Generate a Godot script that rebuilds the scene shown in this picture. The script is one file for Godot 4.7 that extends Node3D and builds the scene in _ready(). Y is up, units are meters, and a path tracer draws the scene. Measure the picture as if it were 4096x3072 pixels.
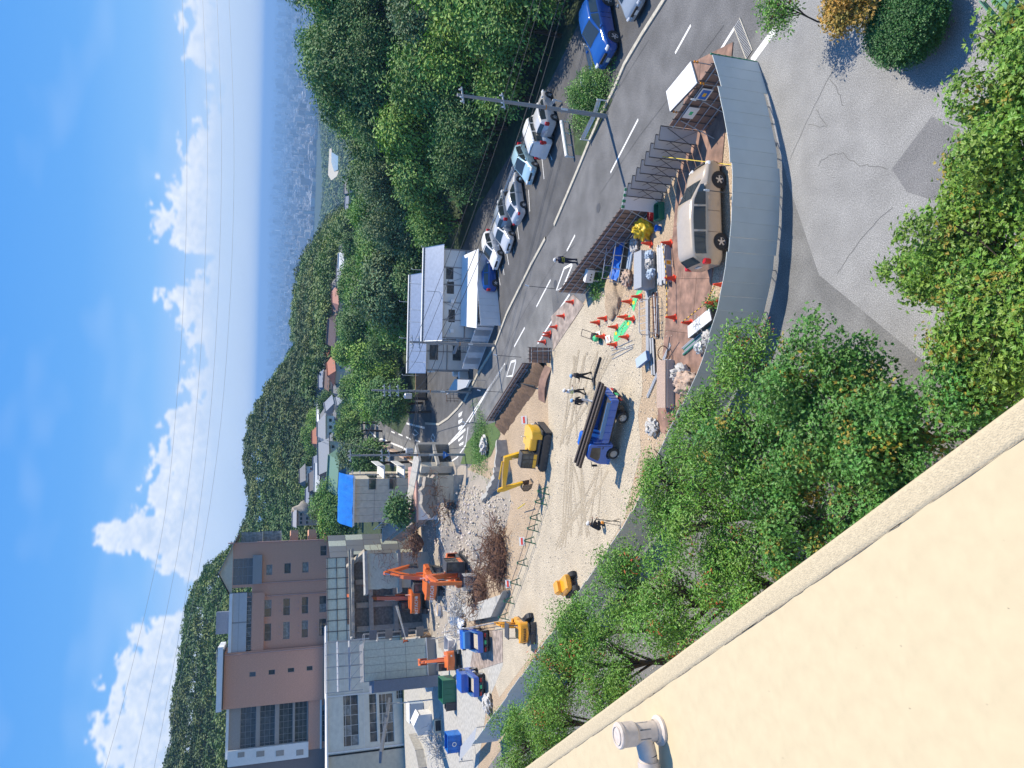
extends Node3D

var M := {}
var T := {}
var RNG := RandomNumberGenerator.new()
var used := {}
var SHARED := {}

func _ready():
	RNG.seed = 7
	view_and_light()
	materials()
	terrain()
	grounds()
	near_building()
	hoarding()
	site_fences()
	brown_block()
	pale_hall()
	site_office()
	blue_house()
	demolition()
	houses()
	machines()
	cars()
	yard_goods()
	street_furniture()
	people()
	woods()
	near_trees()
	far_city()

# ---------------------------------------------------------------- camera, sky, sun, exposure
func view_and_light():
	var cam := Camera3D.new()
	cam.name = "camera"
	cam.transform = Transform3D(Basis(Vector3(0.022998, -0.949721, 0.312252), Vector3(0.999736, 0.021847, -0.007183), Vector3(-0.000000, 0.312335, 0.949972)), Vector3(0, 23, 0))
	cam.fov = 53.08
	cam.near = 0.05
	cam.far = 60000.0
	add_child(cam)
	cam.current = true
	var env := Environment.new()
	env.background_mode = Environment.BG_SKY
	var sky := Sky.new()
	var sm := PanoramaSkyMaterial.new()
	sm.panorama = sky_picture()
	sky.sky_material = sm
	env.sky = sky
	env.background_energy_multiplier = 0.84
	env.tonemap_mode = Environment.TONE_MAPPER_LINEAR
	env.tonemap_exposure = 1.4
	env.sdfgi_enabled = true
	env.ssao_enabled = true
	env.ssil_enabled = true
	env.fog_enabled = true
	env.fog_density = 0.0002
	env.fog_light_color = Color(0.64, 0.82, 1.0)
	var we := WorldEnvironment.new()
	we.name = "world_environment"
	we.environment = env
	add_child(we)
	var sun := DirectionalLight3D.new()
	sun.name = "sun"
	sun.light_energy = 1.5
	sun.light_color = Color(1.0, 0.955, 0.88)
	sun.light_angular_distance = 0.5
	sun.shadow_enabled = true
	add_child(sun)
	sun.look_at_from_position(Vector3.ZERO, -Vector3(0.45, 0.86, -0.25), Vector3.UP)

func lerp_table(t, x):
	if x <= t[0][0]: return t[0][1]
	for i in range(1, t.size()):
		if x <= t[i][0]:
			var k = (x - t[i - 1][0]) / (t[i][0] - t[i - 1][0])
			return lerp(t[i - 1][1], t[i][1], k)
	return t[-1][1]

# air and cumulus: elevation of the cloud tops over azimuth (degrees), then wind-torn with noise
func sky_picture():
	var W := 2048
	var Hh := 2048
	var top_line = [[-24.7, 8.39], [-24.18, 8.68], [-23.05, 9.52], [-22.02, 9.37], [-21.01, 8.95], [-19.92, 8.96], [-18.86, 8.6], [-17.81, 7.76], [-16.13, 7.33], [-15.85, 5.16], [-15.2, 3.92], [-14.32, 3.53], [-13.64, 4.98], [-13.1, 6.54], [-12.35, 6.71], [-12.01, 7.55], [-11.46, 9.59], [-10.85, 10.15], [-9.87, 9.94], [-9.43, 7.73], [-8.37, 7.66], [-7.14, 7.21], [-5.91, 6.55], [-4.66, 6.73], [-3.41, 6.54], [-2.46, 6.51], [-1.81, 4.94], [-0.54, 5.11], [1.38, 4.71], [3.28, 4.89], [3.88, 5.63], [4.79, 6.3], [5.39, 6.73], [5.97, 6.51], [6.81, 4.07], [8.37, 4.23], [8.71, 5.96], [9.11, 6.73], [10.31, 6.89], [11.53, 6.81], [12.78, 6.33], [13.37, 6.39], [14.4, 5.12], [15.26, 5.4], [16.19, 4.98], [18.1, 3.63], [19.56, 3.43], [20.27, 4.41], [20.71, 5.17], [21.49, 5.48], [22.6, 5.33], [24.26, 4.9]]
	var n1 := FastNoiseLite.new()
	n1.noise_type = FastNoiseLite.TYPE_SIMPLEX
	n1.fractal_type = FastNoiseLite.FRACTAL_NONE
	n1.frequency = 1.0
	n1.seed = 3
	var n2 := FastNoiseLite.new()
	n2.noise_type = FastNoiseLite.TYPE_CELLULAR
	n2.cellular_return_type = FastNoiseLite.RETURN_DISTANCE
	n2.fractal_type = FastNoiseLite.FRACTAL_NONE
	n2.frequency = 1.0
	n2.seed = 11
	# rows of the clear air
	var air := []
	for j in Hh:
		var el := 90.0 - (j + 0.5) * 180.0 / Hh
		air.append(air_at(el))
	var band0 := int((90.0 - 16.0) / 180.0 * Hh)
	var band1 := int((90.0 - 0.0) / 180.0 * Hh)
	# the look of puffs, a height field of overlapping round heads, in degrees
	var img := Image.create(W, Hh, false, Image.FORMAT_RGBF)
	for j in Hh:
		var c: Color = air[j]
		img.fill_rect(Rect2i(0, j, W, 1), c)
	var tops := PackedFloat32Array()
	tops.resize(W)
	for i in W:
		var az := fposmod((i + 0.5) * 360.0 / W + 180.0, 360.0) - 180.0
		var t := 0.0
		if az > -24.7 and az < 24.26:
			t = lerp_table(top_line, az)
		else:
			var w := sin(az * 0.21) * 1.5 + sin(az * 0.47 + 1.0) * 1.4 + n1.get_noise_2d(az * 0.25, 3.0) * 2.2
			t = 5.6 + w
			var e := minf(absf(az + 24.7), absf(az - 24.26))
			if e < 6.0: t = lerp(8.39 if az < 0 else 4.9, t, e / 6.0)
		tops[i] = t
	for j in range(band0, band1):
		var el := 90.0 - (j + 0.5) * 180.0 / Hh
		var base: Color = air[j]
		for i in W:
			var az := fposmod((i + 0.5) * 360.0 / W + 180.0, 360.0) - 180.0
			var t: float = tops[i]
			if el > t + 2.6 and not (el > 11.0): continue
			if el > t + 2.6:
				continue
			var inside := absf(az) < 32.0
			# warp
			var wx := n1.get_noise_2d(az * 0.9, el * 0.9) * 0.5
			var wy := n1.get_noise_2d(az * 0.9 + 40.0, el * 0.9) * 0.5
			var p := Vector2(az + wx, el + wy)
			var big := puff(n2, p, 0.85)
			var mid := puff(n2, p + Vector2(9, 4), 1.9)
			var sml := puff(n2, p + Vector2(31, 17), 4.4) if inside else 0.5
			var tin := puff(n2, p + Vector2(71, 37), 9.0) if inside else 0.5
			var hgt := big * 0.5 + mid * 0.28 + sml * 0.15 + tin * 0.07
			var d := (t - el) * 0.55 + (hgt - 0.5) * 1.5
			d -= maxf(0.0, n1.get_noise_2d(az * 0.45 + 20.0, el * 0.8) - 0.12) * 0.9
			if d < 0.0: continue
			var a := smoothstep(0.0, 0.34, d)
			# lit side: towards the sun, up and to +az
			var q := p + Vector2(0.16, 0.2)
			var h2 := puff(n2, q, 0.85) * 0.5 + puff(n2, q + Vector2(9, 4), 1.9) * 0.28 + (puff(n2, q + Vector2(31, 17), 4.4) * 0.15 + puff(n2, q + Vector2(71, 37), 9.0) * 0.07 if inside else 0.11)
			var lit := clampf(0.5 + (hgt - h2) * 2.3, 0.0, 1.0)
			var rim := smoothstep(1.9, 0.0, d)
			var body := n1.get_noise_2d(az * 0.35 + 7.0, el * 0.55) * 0.5 + 0.5
			var white := Color(0.86, 0.89, 0.94)
			var grey := Color(0.50, 0.62, 0.82)
			var c := grey.lerp(white, clampf(lit * 0.62 + rim * 0.34 - body * 0.16, 0.0, 1.0))
			# distance: low parts sink into the bright haze
			var sink := smoothstep(5.6, 1.6, el)
			c = c.lerp(Color(0.5, 0.62, 0.82), sink * 0.96)
			a *= smoothstep(1.0, 4.4, el) * 0.94
			img.set_pixel(i, j, base.lerp(c, a))
	# thin high streaks
	for j in range(int((90.0 - 34.0) / 180.0 * Hh), band1):
		var el := 90.0 - (j + 0.5) * 180.0 / Hh
		for i in range(0, W):
			var az := fposmod((i + 0.5) * 360.0 / W + 180.0, 360.0) - 180.0
			var s := n1.get_noise_2d(az * 0.07 + 11.0, el * 0.16) + 0.5 * n1.get_noise_2d(az * 0.2, el * 0.5 + 9.0)
			if s > 0.25:
				var c := img.get_pixel(i, j)
				img.set_pixel(i, j, c.lerp(Color(0.75, 0.85, 1.0), (s - 0.25) * 0.07))
	return ImageTexture.create_from_image(img)

func puff(n, p: Vector2, f: float) -> float:
	var d: float = n.get_noise_2d(p.x * f, p.y * f) + 1.0
	return clampf(1.0 - d * 1.05, 0.0, 1.0) if d < 1.0 else 0.0

func air_at(el: float) -> Color:
	var t = [[-90.0, Color(0.22, 0.22, 0.2)], [-3.0, Color(0.36, 0.44, 0.52)], [-0.4, Color(0.5, 0.62, 0.8)], [0.6, Color(0.49, 0.61, 0.8)], [2.5, Color(0.45, 0.6, 0.83)], [4.5, Color(0.34, 0.54, 0.85)], [7.0, Color(0.2, 0.45, 0.84)], [11.0, Color(0.125, 0.37, 0.81)], [18.0, Color(0.085, 0.315, 0.79)], [35.0, Color(0.075, 0.29, 0.77)], [90.0, Color(0.07, 0.27, 0.72)]]
	for i in range(1, t.size()):
		if el <= t[i][0]:
			return t[i - 1][1].lerp(t[i][1], (el - t[i - 1][0]) / (t[i][0] - t[i - 1][0]))
	return t[-1][1]


# ---------------------------------------------------------------- shape collector
class Shape:
	var v := PackedVector3Array()
	var n := PackedVector3Array()
	var c := PackedColorArray()
	var col := Color(1, 1, 1)
	var tinted := false
	func tint(k):
		col = k
		tinted = true
		return self
	func p3(a, b, d, na, nb, nd):
		v.append(a); v.append(b); v.append(d)
		n.append(na); n.append(nb); n.append(nd)
		c.append(col); c.append(col); c.append(col)
	func tri(a: Vector3, b: Vector3, d: Vector3):
		var k := (d - a).cross(b - a).normalized()
		p3(a, b, d, k, k, k)
	func quad(a: Vector3, b: Vector3, d: Vector3, e: Vector3):
		tri(a, b, d)
		tri(a, d, e)
		return self
	func box(o: Vector3, s: Vector3, q := Basis()):
		var h := s * 0.5
		var k := []
		for i in 8:
			k.append(o + q * Vector3(h.x if i & 1 else -h.x, h.y if i & 2 else -h.y, h.z if i & 4 else -h.z))
		for f in [[0, 4, 6, 2], [1, 3, 7, 5], [0, 1, 5, 4], [2, 6, 7, 3], [0, 2, 3, 1], [4, 5, 7, 6]]:
			quad(k[f[0]], k[f[3]], k[f[2]], k[f[1]])
		return self
	func bar(a: Vector3, b: Vector3, w: float, h: float, up := Vector3.UP):
		var x := (b - a)
		var l := x.length()
		x /= l
		var z := x.cross(up)
		if z.length() < 0.01: z = x.cross(Vector3.RIGHT)
		z = z.normalized()
		return box((a + b) * 0.5, Vector3(l, h, w), Basis(x, z.cross(x), z))
	func bevel(o: Vector3, s: Vector3, r: float, q := Basis()):
		# a box with chamfered vertical and top edges
		var poly := PackedVector2Array()
		var x := s.x * 0.5
		var y := s.y * 0.5
		for k in [[x - r, -y], [x, -y + r], [x, y - r], [x - r, y], [-x + r, y], [-x, y - r], [-x, -y + r], [-x + r, -y]]:
			poly.append(Vector2(k[0], k[1]))
		var inner := PackedVector2Array()
		for p in poly: inner.append(Vector2(p.x * (x - r) / x, p.y * (y - r) / y))
		var z := s.z * 0.5
		var rings := [[inner, -z], [poly, -z + r], [poly, z - r], [inner, z]]
		for i in 3:
			for k in 8:
				var a: Vector2 = rings[i][0][k]
				var b: Vector2 = rings[i][0][(k + 1) % 8]
				var d: Vector2 = rings[i + 1][0][(k + 1) % 8]
				var e: Vector2 = rings[i + 1][0][k]
				quad(o + q * Vector3(a.x, a.y, rings[i][1]), o + q * Vector3(e.x, e.y, rings[i + 1][1]), o + q * Vector3(d.x, d.y, rings[i + 1][1]), o + q * Vector3(b.x, b.y, rings[i][1]))
		for k in range(1, 7):
			tri(o + q * Vector3(inner[0].x, inner[0].y, z), o + q * Vector3(inner[k + 1].x, inner[k + 1].y, z), o + q * Vector3(inner[k].x, inner[k].y, z))
			tri(o + q * Vector3(inner[0].x, inner[0].y, -z), o + q * Vector3(inner[k].x, inner[k].y, -z), o + q * Vector3(inner[k + 1].x, inner[k + 1].y, -z))
		return self
	func tube(a: Vector3, b: Vector3, r0: float, r1 := -1.0, k := 8, caps := true):
		if r1 < 0: r1 = r0
		var y := (b - a).normalized()
		var x := y.cross(Vector3.UP)
		if x.length() < 0.05: x = y.cross(Vector3.RIGHT)
		x = x.normalized()
		var z := x.cross(y)
		for i in k:
			var t0 := TAU * i / k
			var t1 := TAU * (i + 1) / k
			var d0 := x * cos(t0) + z * sin(t0)
			var d1 := x * cos(t1) + z * sin(t1)
			p3(a + d0 * r0, a + d1 * r0, b + d1 * r1, d0, d1, d1)
			p3(a + d0 * r0, b + d1 * r1, b + d0 * r1, d0, d1, d0)
			if caps:
				tri(b, b + d0 * r1, b + d1 * r1)
				tri(a, a + d1 * r0, a + d0 * r0)
		return self
	func path(pts, r: float, k := 6):
		for i in range(1, pts.size()): tube(pts[i - 1], pts[i], r, r, k, i == 1 or i == pts.size() - 1)
		return self
	func prism(poly, o: Vector3, ex: Vector3, ey: Vector3, dz: Vector3):
		var pp := PackedVector2Array(poly)
		var ids := Geometry2D.triangulate_polygon(pp)
		var w := []
		for p in pp: w.append(o + ex * p.x + ey * p.y)
		var s := -1.0 if Geometry2D.is_polygon_clockwise(pp) else 1.0
		if ex.cross(ey).dot(dz) < 0: s = -s
		for i in range(0, ids.size(), 3):
			var a = w[ids[i]]; var b = w[ids[i + 1]]; var d = w[ids[i + 2]]
			var flip: bool = (d - a).cross(b - a).dot(dz) > 0
			if flip:
				tri(a, d, b); tri(a + dz, b + dz, d + dz)
			else:
				tri(a, b, d); tri(a + dz, d + dz, b + dz)
		for i in w.size():
			var a = w[i]; var b = w[(i + 1) % w.size()]
			if s > 0: quad(a, a + dz, b + dz, b)
			else: quad(a, b, b + dz, a + dz)
		return self
	func flat(poly, y: float):
		var pp := PackedVector2Array(poly)
		var ids := Geometry2D.triangulate_polygon(pp)
		if ids.is_empty(): print("no triangles ", pp[0])
		for i in range(0, ids.size(), 3):
			var a := Vector3(pp[ids[i]].x, y, pp[ids[i]].y)
			var b := Vector3(pp[ids[i + 1]].x, y, pp[ids[i + 1]].y)
			var d := Vector3(pp[ids[i + 2]].x, y, pp[ids[i + 2]].y)
			if (d - a).cross(b - a).y < 0: tri(a, d, b)
			else: tri(a, b, d)
		return self
	func lathe(prof, o := Vector3.ZERO, q := Basis(), k := 12):
		for i in range(1, prof.size()):
			var a: Vector2 = prof[i - 1]
			var b: Vector2 = prof[i]
			var t := (b - a).normalized()
			for j in k:
				var d0 := Vector3(cos(TAU * j / k), 0, sin(TAU * j / k))
				var d1 := Vector3(cos(TAU * (j + 1) / k), 0, sin(TAU * (j + 1) / k))
				var n0 := q * (d0 * t.y - Vector3.UP * t.x)
				var n1 := q * (d1 * t.y - Vector3.UP * t.x)
				var p0 := o + q * (d0 * a.x + Vector3.UP * a.y)
				var p1 := o + q * (d1 * a.x + Vector3.UP * a.y)
				var p2 := o + q * (d1 * b.x + Vector3.UP * b.y)
				var p4 := o + q * (d0 * b.x + Vector3.UP * b.y)
				p3(p0, p1, p2, n0, n1, n1)
				p3(p0, p2, p4, n0, n1, n0)
		return self
	func grid(rows, closed := false):
		var nr: int = rows.size()
		var nc: int = rows[0].size()
		var nn := []
		for i in nr:
			var line := []
			for j in nc:
				var u: Vector3 = rows[mini(i + 1, nr - 1)][j] - rows[maxi(i - 1, 0)][j]
				var j1 := (j + 1) % nc if closed else mini(j + 1, nc - 1)
				var j0 := (j + nc - 1) % nc if closed else maxi(j - 1, 0)
				var w: Vector3 = rows[i][j1] - rows[i][j0]
				line.append(w.cross(u).normalized())
			nn.append(line)
		for i in nr - 1:
			for j in (nc if closed else nc - 1):
				var k := (j + 1) % nc
				p3(rows[i][j], rows[i + 1][j], rows[i + 1][k], nn[i][j], nn[i + 1][j], nn[i + 1][k])
				p3(rows[i][j], rows[i + 1][k], rows[i][k], nn[i][j], nn[i + 1][k], nn[i][k])
		return self
	func ball(o: Vector3, r: Vector3, k := 12, l := 8, lump := 0.0, noise = null):
		var rows := []
		for i in l + 1:
			var row := []
			var a := PI * i / l
			for j in k:
				var b := TAU * j / k
				var d := Vector3(sin(a) * cos(b), cos(a), sin(a) * sin(b))
				var f := 1.0
				if noise: f += lump * noise.get_noise_3d(o.x + d.x * 3.0, o.y + d.y * 3.0, o.z + d.z * 3.0)
				row.append(o + d * r * f)
			rows.append(row)
		return grid(rows, true)
	func add(s, x := Transform3D()):
		for i in s.v.size():
			v.append(x * s.v[i])
			n.append((x.basis * s.n[i]).normalized())
			c.append(s.c[i])
		tinted = tinted or s.tinted
		return self
	func mesh():
		var m := ArrayMesh.new()
		var a := []
		a.resize(Mesh.ARRAY_MAX)
		a[Mesh.ARRAY_VERTEX] = v
		a[Mesh.ARRAY_NORMAL] = n
		if tinted: a[Mesh.ARRAY_COLOR] = c
		m.add_surface_from_arrays(Mesh.PRIMITIVE_TRIANGLES, a)
		return m

func S() -> Shape: return Shape.new()

func fresh(called):
	if not used.has(called):
		used[called] = 0
		return called
	used[called] += 1
	return "%s_%03d" % [called, used[called]]

func thing(called, label, category, at := Vector3.ZERO, turn := 0.0, group := ""):
	var o := Node3D.new()
	o.name = fresh(called)
	o.position = at
	o.rotation.y = turn
	add_child(o)
	tag(o, label, category, group)
	return o

func tag(o, label, category, group := "", kind := ""):
	if label: o.set_meta("label", label)
	if category: o.set_meta("category", category)
	if group: o.set_meta("group", group)
	if kind: o.set_meta("kind", kind)
	return o

func part(called, s, m, parent):
	var o := MeshInstance3D.new()
	o.name = called
	o.mesh = s.mesh() if s is Shape else s
	o.material_override = m
	parent.add_child(o, true)
	return o

func solo(called, s, m, label, category, group := "", at := Vector3.ZERO, turn := 0.0):
	var o := MeshInstance3D.new()
	o.name = fresh(called)
	o.mesh = s.mesh() if s is Shape else s
	o.material_override = m
	o.position = at
	o.rotation.y = turn
	add_child(o)
	tag(o, label, category, group)
	return o

func struct(called, s, m, kind := "structure"):
	var o := MeshInstance3D.new()
	o.name = fresh(called)
	o.mesh = s.mesh() if s is Shape else s
	o.material_override = m
	add_child(o)
	o.set_meta("kind", kind)
	return o

func copy(o, at, turn, label := ""):
	var c = o.duplicate()
	c.name = fresh(String(o.name).rstrip("_0123456789"))
	add_child(c)
	c.position = at
	c.rotation.y = turn
	if label: c.set_meta("label", label)
	return c

# local +x looks from a to b
func heading(a: Vector3, b: Vector3) -> float:
	return atan2(-(b.z - a.z), b.x - a.x)

func scatter(called, mesh, m, xs, cols, parent, kind := ""):
	var mm := MultiMesh.new()
	mm.transform_format = MultiMesh.TRANSFORM_3D
	mm.use_colors = true
	mm.mesh = mesh
	mm.instance_count = xs.size()
	for i in xs.size():
		mm.set_instance_transform(i, xs[i])
		mm.set_instance_color(i, cols[i])
	var o := MultiMeshInstance3D.new()
	o.name = called
	o.multimesh = mm
	o.material_override = m
	parent.add_child(o, true)
	if kind: o.set_meta("kind", kind)
	return o

func lettering(text, size: float, m, parent, pos: Vector3, q: Basis, called := "lettering", bold := true):
	var t := TextMesh.new()
	var f := SystemFont.new()
	f.font_names = PackedStringArray(["Droid Sans"])
	if bold: f.font_weight = 700
	t.font = f
	t.text = text
	t.font_size = 64
	t.pixel_size = size / 46.0
	t.depth = 0.01
	var o := MeshInstance3D.new()
	o.name = called
	o.mesh = t
	o.material_override = m
	o.transform = Transform3D(q, pos)
	parent.add_child(o, true)
	return o

# ---------------------------------------------------------------- materials
func grain(f: float, lo: float, hi: float, oct := 4, size := 512, seed := 1, power := 1.0, wash := 0.0):
	var n := FastNoiseLite.new()
	n.noise_type = FastNoiseLite.TYPE_SIMPLEX_SMOOTH
	n.frequency = f
	n.seed = seed
	n.fractal_octaves = oct
	var im := n.get_seamless_image(size, size)
	im.convert(Image.FORMAT_L8)
	var d := im.get_data()
	var lut := PackedByteArray()
	for i in 256:
		lut.append(int(clampf(lerpf(lo, hi, pow(i / 255.0, power)), 0, 1) * 255.0))
	if wash > 0.0:
		n.frequency = 0.0055
		n.fractal_octaves = 5
		n.seed = seed + 50
		var im2 := n.get_seamless_image(size, size)
		im2.convert(Image.FORMAT_L8)
		var e := im2.get_data()
		for i in d.size(): d[i] = int(lut[d[i]] * (1.0 - wash * e[i] / 255.0))
	else:
		for i in d.size(): d[i] = lut[d[i]]
	return ImageTexture.create_from_image(Image.create_from_data(size, size, false, Image.FORMAT_L8, d))

func mat(key, c: Color, rough := 0.7, metal := 0.0, tex = null, scale := 1.0, bump = null, depth := 1.0) -> StandardMaterial3D:
	var m := StandardMaterial3D.new()
	m.albedo_color = c.linear_to_srgb()
	m.roughness = rough
	m.metallic = metal
	if tex or bump:
		m.uv1_triplanar = true
		m.uv1_world_triplanar = true
		m.uv1_scale = Vector3.ONE * scale
	if tex: m.albedo_texture = tex
	if bump:
		m.heightmap_enabled = true
		m.heightmap_texture = bump
		m.heightmap_scale = depth
	m.resource_name = key
	M[key] = m
	return m

func tinted(key, rough := 0.8, back := 0.0):
	var m := mat(key, Color(1, 1, 1), rough)
	m.vertex_color_use_as_albedo = true
	if back > 0.0:
		m.backlight_enabled = true
		m.backlight = Color(0.75 * back, back, 0.2 * back)
	return m

func paint(key, c: Color, rough := 0.3):
	var m := mat(key, c, rough, 0.0, T.clean, 0.9)
	m.clearcoat_enabled = true
	m.clearcoat = 0.5
	m.clearcoat_roughness = 0.1
	return m

func materials():
	T.mottle = grain(0.012, 0.8, 1.0, 5, 512, 2)
	T.dust = grain(0.02, 0.88, 1.0, 5, 512, 5)
	T.speck = grain(0.16, 0.62, 1.0, 3, 1024, 3, 1.0, 0.22)
	T.coarse = grain(0.2, 0.55, 1.0, 2, 1024, 23, 1.0, 0.12)
	T.fine = grain(0.09, 0.3, 1.0, 4, 512, 8)
	T.pebble = grain(0.13, 0.52, 1.0, 3, 1024, 4, 1.0, 0.1)
	T.blotch = grain(0.006, 0.55, 1.0, 4, 512, 9)
	T.rust = grain(0.018, 0.62, 1.0, 6, 512, 12)
	T.clean = grain(0.01, 0.95, 1.0, 4, 256, 6)
	T.plaster = grain(0.05, 0.0, 1.0, 3, 512, 14)
	mat("gravel", Color(0.86, 0.74, 0.555), 0.95, 0.0, T.pebble, 0.065, T.fine, 4.0)
	mat("gravel_worn", Color(0.68, 0.57, 0.41), 0.95, 0.0, T.pebble, 0.055, T.fine, 2.0)
	mat("soil", Color(0.76, 0.575, 0.385), 0.95, 0.0, T.pebble, 0.06, T.fine, 4.0)
	mat("dark_soil", Color(0.26, 0.16, 0.095), 0.95, 0.0, T.rust, 0.4, T.fine, 4.0)
	mat("asphalt", Color(0.25, 0.25, 0.252), 0.9, 0.0, T.speck, 0.065)
	mat("asphalt_new", Color(0.15, 0.15, 0.154), 0.9, 0.0, T.speck, 0.065)
	mat("asphalt_pale", Color(0.32, 0.32, 0.312), 0.9, 0.0, T.speck, 0.075)
	mat("porous", Color(0.48, 0.48, 0.472), 0.95, 0.0, T.coarse, 0.085, T.fine, 2.0)
	mat("porous_dark", Color(0.33, 0.33, 0.335), 0.95, 0.0, T.coarse, 0.085, T.fine, 2.0)
	mat("crack", Color(0.05, 0.05, 0.045), 1.0)
	mat("line_white", Color(0.78, 0.78, 0.76), 0.7, 0.0, T.dust, 0.6)
	mat("line_orange", Color(0.75, 0.3, 0.06), 0.7, 0.0, T.dust, 0.6)
	mat("kerb", Color(0.55, 0.51, 0.42), 0.9, 0.0, T.mottle, 0.4)
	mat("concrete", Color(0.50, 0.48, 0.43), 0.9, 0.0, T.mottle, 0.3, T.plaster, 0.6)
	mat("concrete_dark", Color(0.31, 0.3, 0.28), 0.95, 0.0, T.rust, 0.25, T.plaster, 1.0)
	mat("rubble", Color(0.66, 0.58, 0.48), 0.95, 0.0, T.pebble, 0.12, T.fine, 6.0)
	mat("cream_plaster", Color(0.57, 0.47, 0.3), 0.85, 0.0, T.clean, 3.0)
	mat("cream_rough", Color(0.57, 0.475, 0.315), 0.9, 0.0, T.dust, 4.0, T.plaster, 0.25)
	mat("grime", Color(0.42, 0.34, 0.24), 0.95, 0.0, T.rust, 2.5)
	mat("pipe_pink", Color(0.66, 0.57, 0.49), 0.5, 0.0, T.dust, 2.0)
	mat("pipe_bare", Color(0.25, 0.26, 0.28), 0.5, 0.0, T.rust, 3.0)
	mat("panel_grey", Color(0.63, 0.67, 0.635), 0.45, 0.0, T.clean, 0.25)
	mat("white_sheet", Color(0.76, 0.77, 0.78), 0.45, 0.0, T.clean, 0.3)
	mat("green_trim", Color(0.03, 0.24, 0.12), 0.5)
	mat("brown_panel", Color(0.27, 0.175, 0.14), 0.55, 0.0, T.dust, 0.5)
	mat("gate_grey", Color(0.48, 0.485, 0.495), 0.5, 0.0, T.clean, 0.5)
	mat("steel_dark", Color(0.09, 0.092, 0.096), 0.5, 0.3)
	mat("pipe_steel", Color(0.46, 0.47, 0.48), 0.45, 0.3, T.dust, 1.0)
	mat("steel_plate", Color(0.36, 0.21, 0.15), 0.75, 0.0, T.rust, 0.12)
	mat("steel_plate_pale", Color(0.46, 0.37, 0.31), 0.75, 0.0, T.rust, 0.12)
	mat("rust", Color(0.22, 0.11, 0.065), 0.9, 0.0, T.rust, 0.6)
	mat("rebar", Color(0.27, 0.14, 0.085), 0.9, 0.0, T.rust, 1.0)
	mat("beam_steel", Color(0.1, 0.075, 0.065), 0.7, 0.0, T.rust, 1.0)
	mat("zinc", Color(0.56, 0.57, 0.58), 0.45, 0.3, T.dust, 1.0)
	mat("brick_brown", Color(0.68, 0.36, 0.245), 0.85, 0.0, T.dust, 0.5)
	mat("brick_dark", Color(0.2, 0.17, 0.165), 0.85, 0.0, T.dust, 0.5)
	mat("stone_grey", Color(0.38, 0.34, 0.3), 0.85, 0.0, T.dust, 0.4)
	mat("beige_wall", Color(0.66, 0.59, 0.46), 0.85, 0.0, T.dust, 0.12)
	mat("hall_wall", Color(0.76, 0.735, 0.63), 0.85, 0.0, T.dust, 0.08)
	mat("ply_pale", Color(0.6, 0.64, 0.53), 0.8, 0.0, T.dust, 0.25)
	mat("slate_blue", Color(0.17, 0.2, 0.25), 0.5, 0.0, T.dust, 0.3)
	mat("roof_grey", Color(0.25, 0.26, 0.28), 0.5, 0.1, T.dust, 0.3)
	mat("roof_metal", Color(0.5, 0.54, 0.6), 0.28, 0.75, T.dust, 0.2)
	mat("prefab_wall", Color(0.68, 0.685, 0.655), 0.6, 0.0, T.clean, 0.2)
	mat("frame_grey", Color(0.26, 0.265, 0.27), 0.5, 0.3)
	mat("white_paint", Color(0.8, 0.8, 0.78), 0.5, 0.0, T.clean, 0.5)
	mat("trim_white", Color(0.76, 0.75, 0.72), 0.6, 0.0, T.clean, 0.5)
	mat("trim_rose", Color(0.52, 0.31, 0.25), 0.7)
	var gl = mat("glass_dark", Color(0.03, 0.04, 0.045), 0.05)
	gl.metallic_specular = 0.8
	mat("glass_room", Color(0.11, 0.125, 0.125), 0.06, 0.0, T.blotch, 0.35)
	mat("blind", Color(0.36, 0.39, 0.39), 0.12, 0.0, T.blotch, 0.5)
	mat("tarp_blue", Color(0.014, 0.2, 0.7), 0.4, 0.0, T.mottle, 0.15, T.plaster, 3.0)
	mat("concrete_pole", Color(0.34, 0.34, 0.33), 0.85, 0.0, T.dust, 0.6)
	mat("wire", Color(0.04, 0.042, 0.046), 0.6)
	mat("rubber", Color(0.03, 0.03, 0.031), 0.85)
	mat("black", Color(0.02, 0.02, 0.021), 0.6)
	mat("charcoal", Color(0.055, 0.056, 0.06), 0.55)
	mat("alloy", Color(0.6, 0.6, 0.6), 0.35, 0.5)
	mat("chrome", Color(0.6, 0.6, 0.6), 0.15, 1.0)
	mat("red_lamp", Color(0.5, 0.018, 0.018), 0.15)
	mat("amber_lamp", Color(0.75, 0.28, 0.02), 0.2)
	mat("clear_lamp", Color(0.65, 0.67, 0.69), 0.1)
	mat("plate_white", Color(0.75, 0.76, 0.73), 0.5)
	mat("cone_red", Color(0.78, 0.06, 0.018), 0.5)
	mat("tape_yellow", Color(0.8, 0.46, 0.03), 0.5)
	mat("yellow", Color(0.78, 0.56, 0.02), 0.5, 0.0, T.dust, 1.0)
	mat("green", Color(0.02, 0.18, 0.1), 0.5, 0.0, T.dust, 1.0)
	mat("mat_green", Color(0.06, 0.5, 0.2), 0.7)
	mat("blue_plastic", Color(0.015, 0.13, 0.5), 0.45)
	mat("cloth_blue", Color(0.36, 0.44, 0.54), 0.85)
	mat("bag_white", Color(0.74, 0.72, 0.69), 0.6, 0.0, T.mottle, 1.5, T.plaster, 3.0)
	mat("bag_peach", Color(0.72, 0.53, 0.41), 0.6, 0.0, T.mottle, 1.5, T.plaster, 3.0)
	mat("timber", Color(0.44, 0.31, 0.2), 0.8, 0.0, T.rust, 0.8)
	mat("timber_pale", Color(0.6, 0.52, 0.4), 0.8, 0.0, T.rust, 0.8)
	paint("paint_orange", Color(0.8, 0.18, 0.035), 0.35)
	paint("paint_yellow", Color(0.8, 0.47, 0.018), 0.35)
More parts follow.
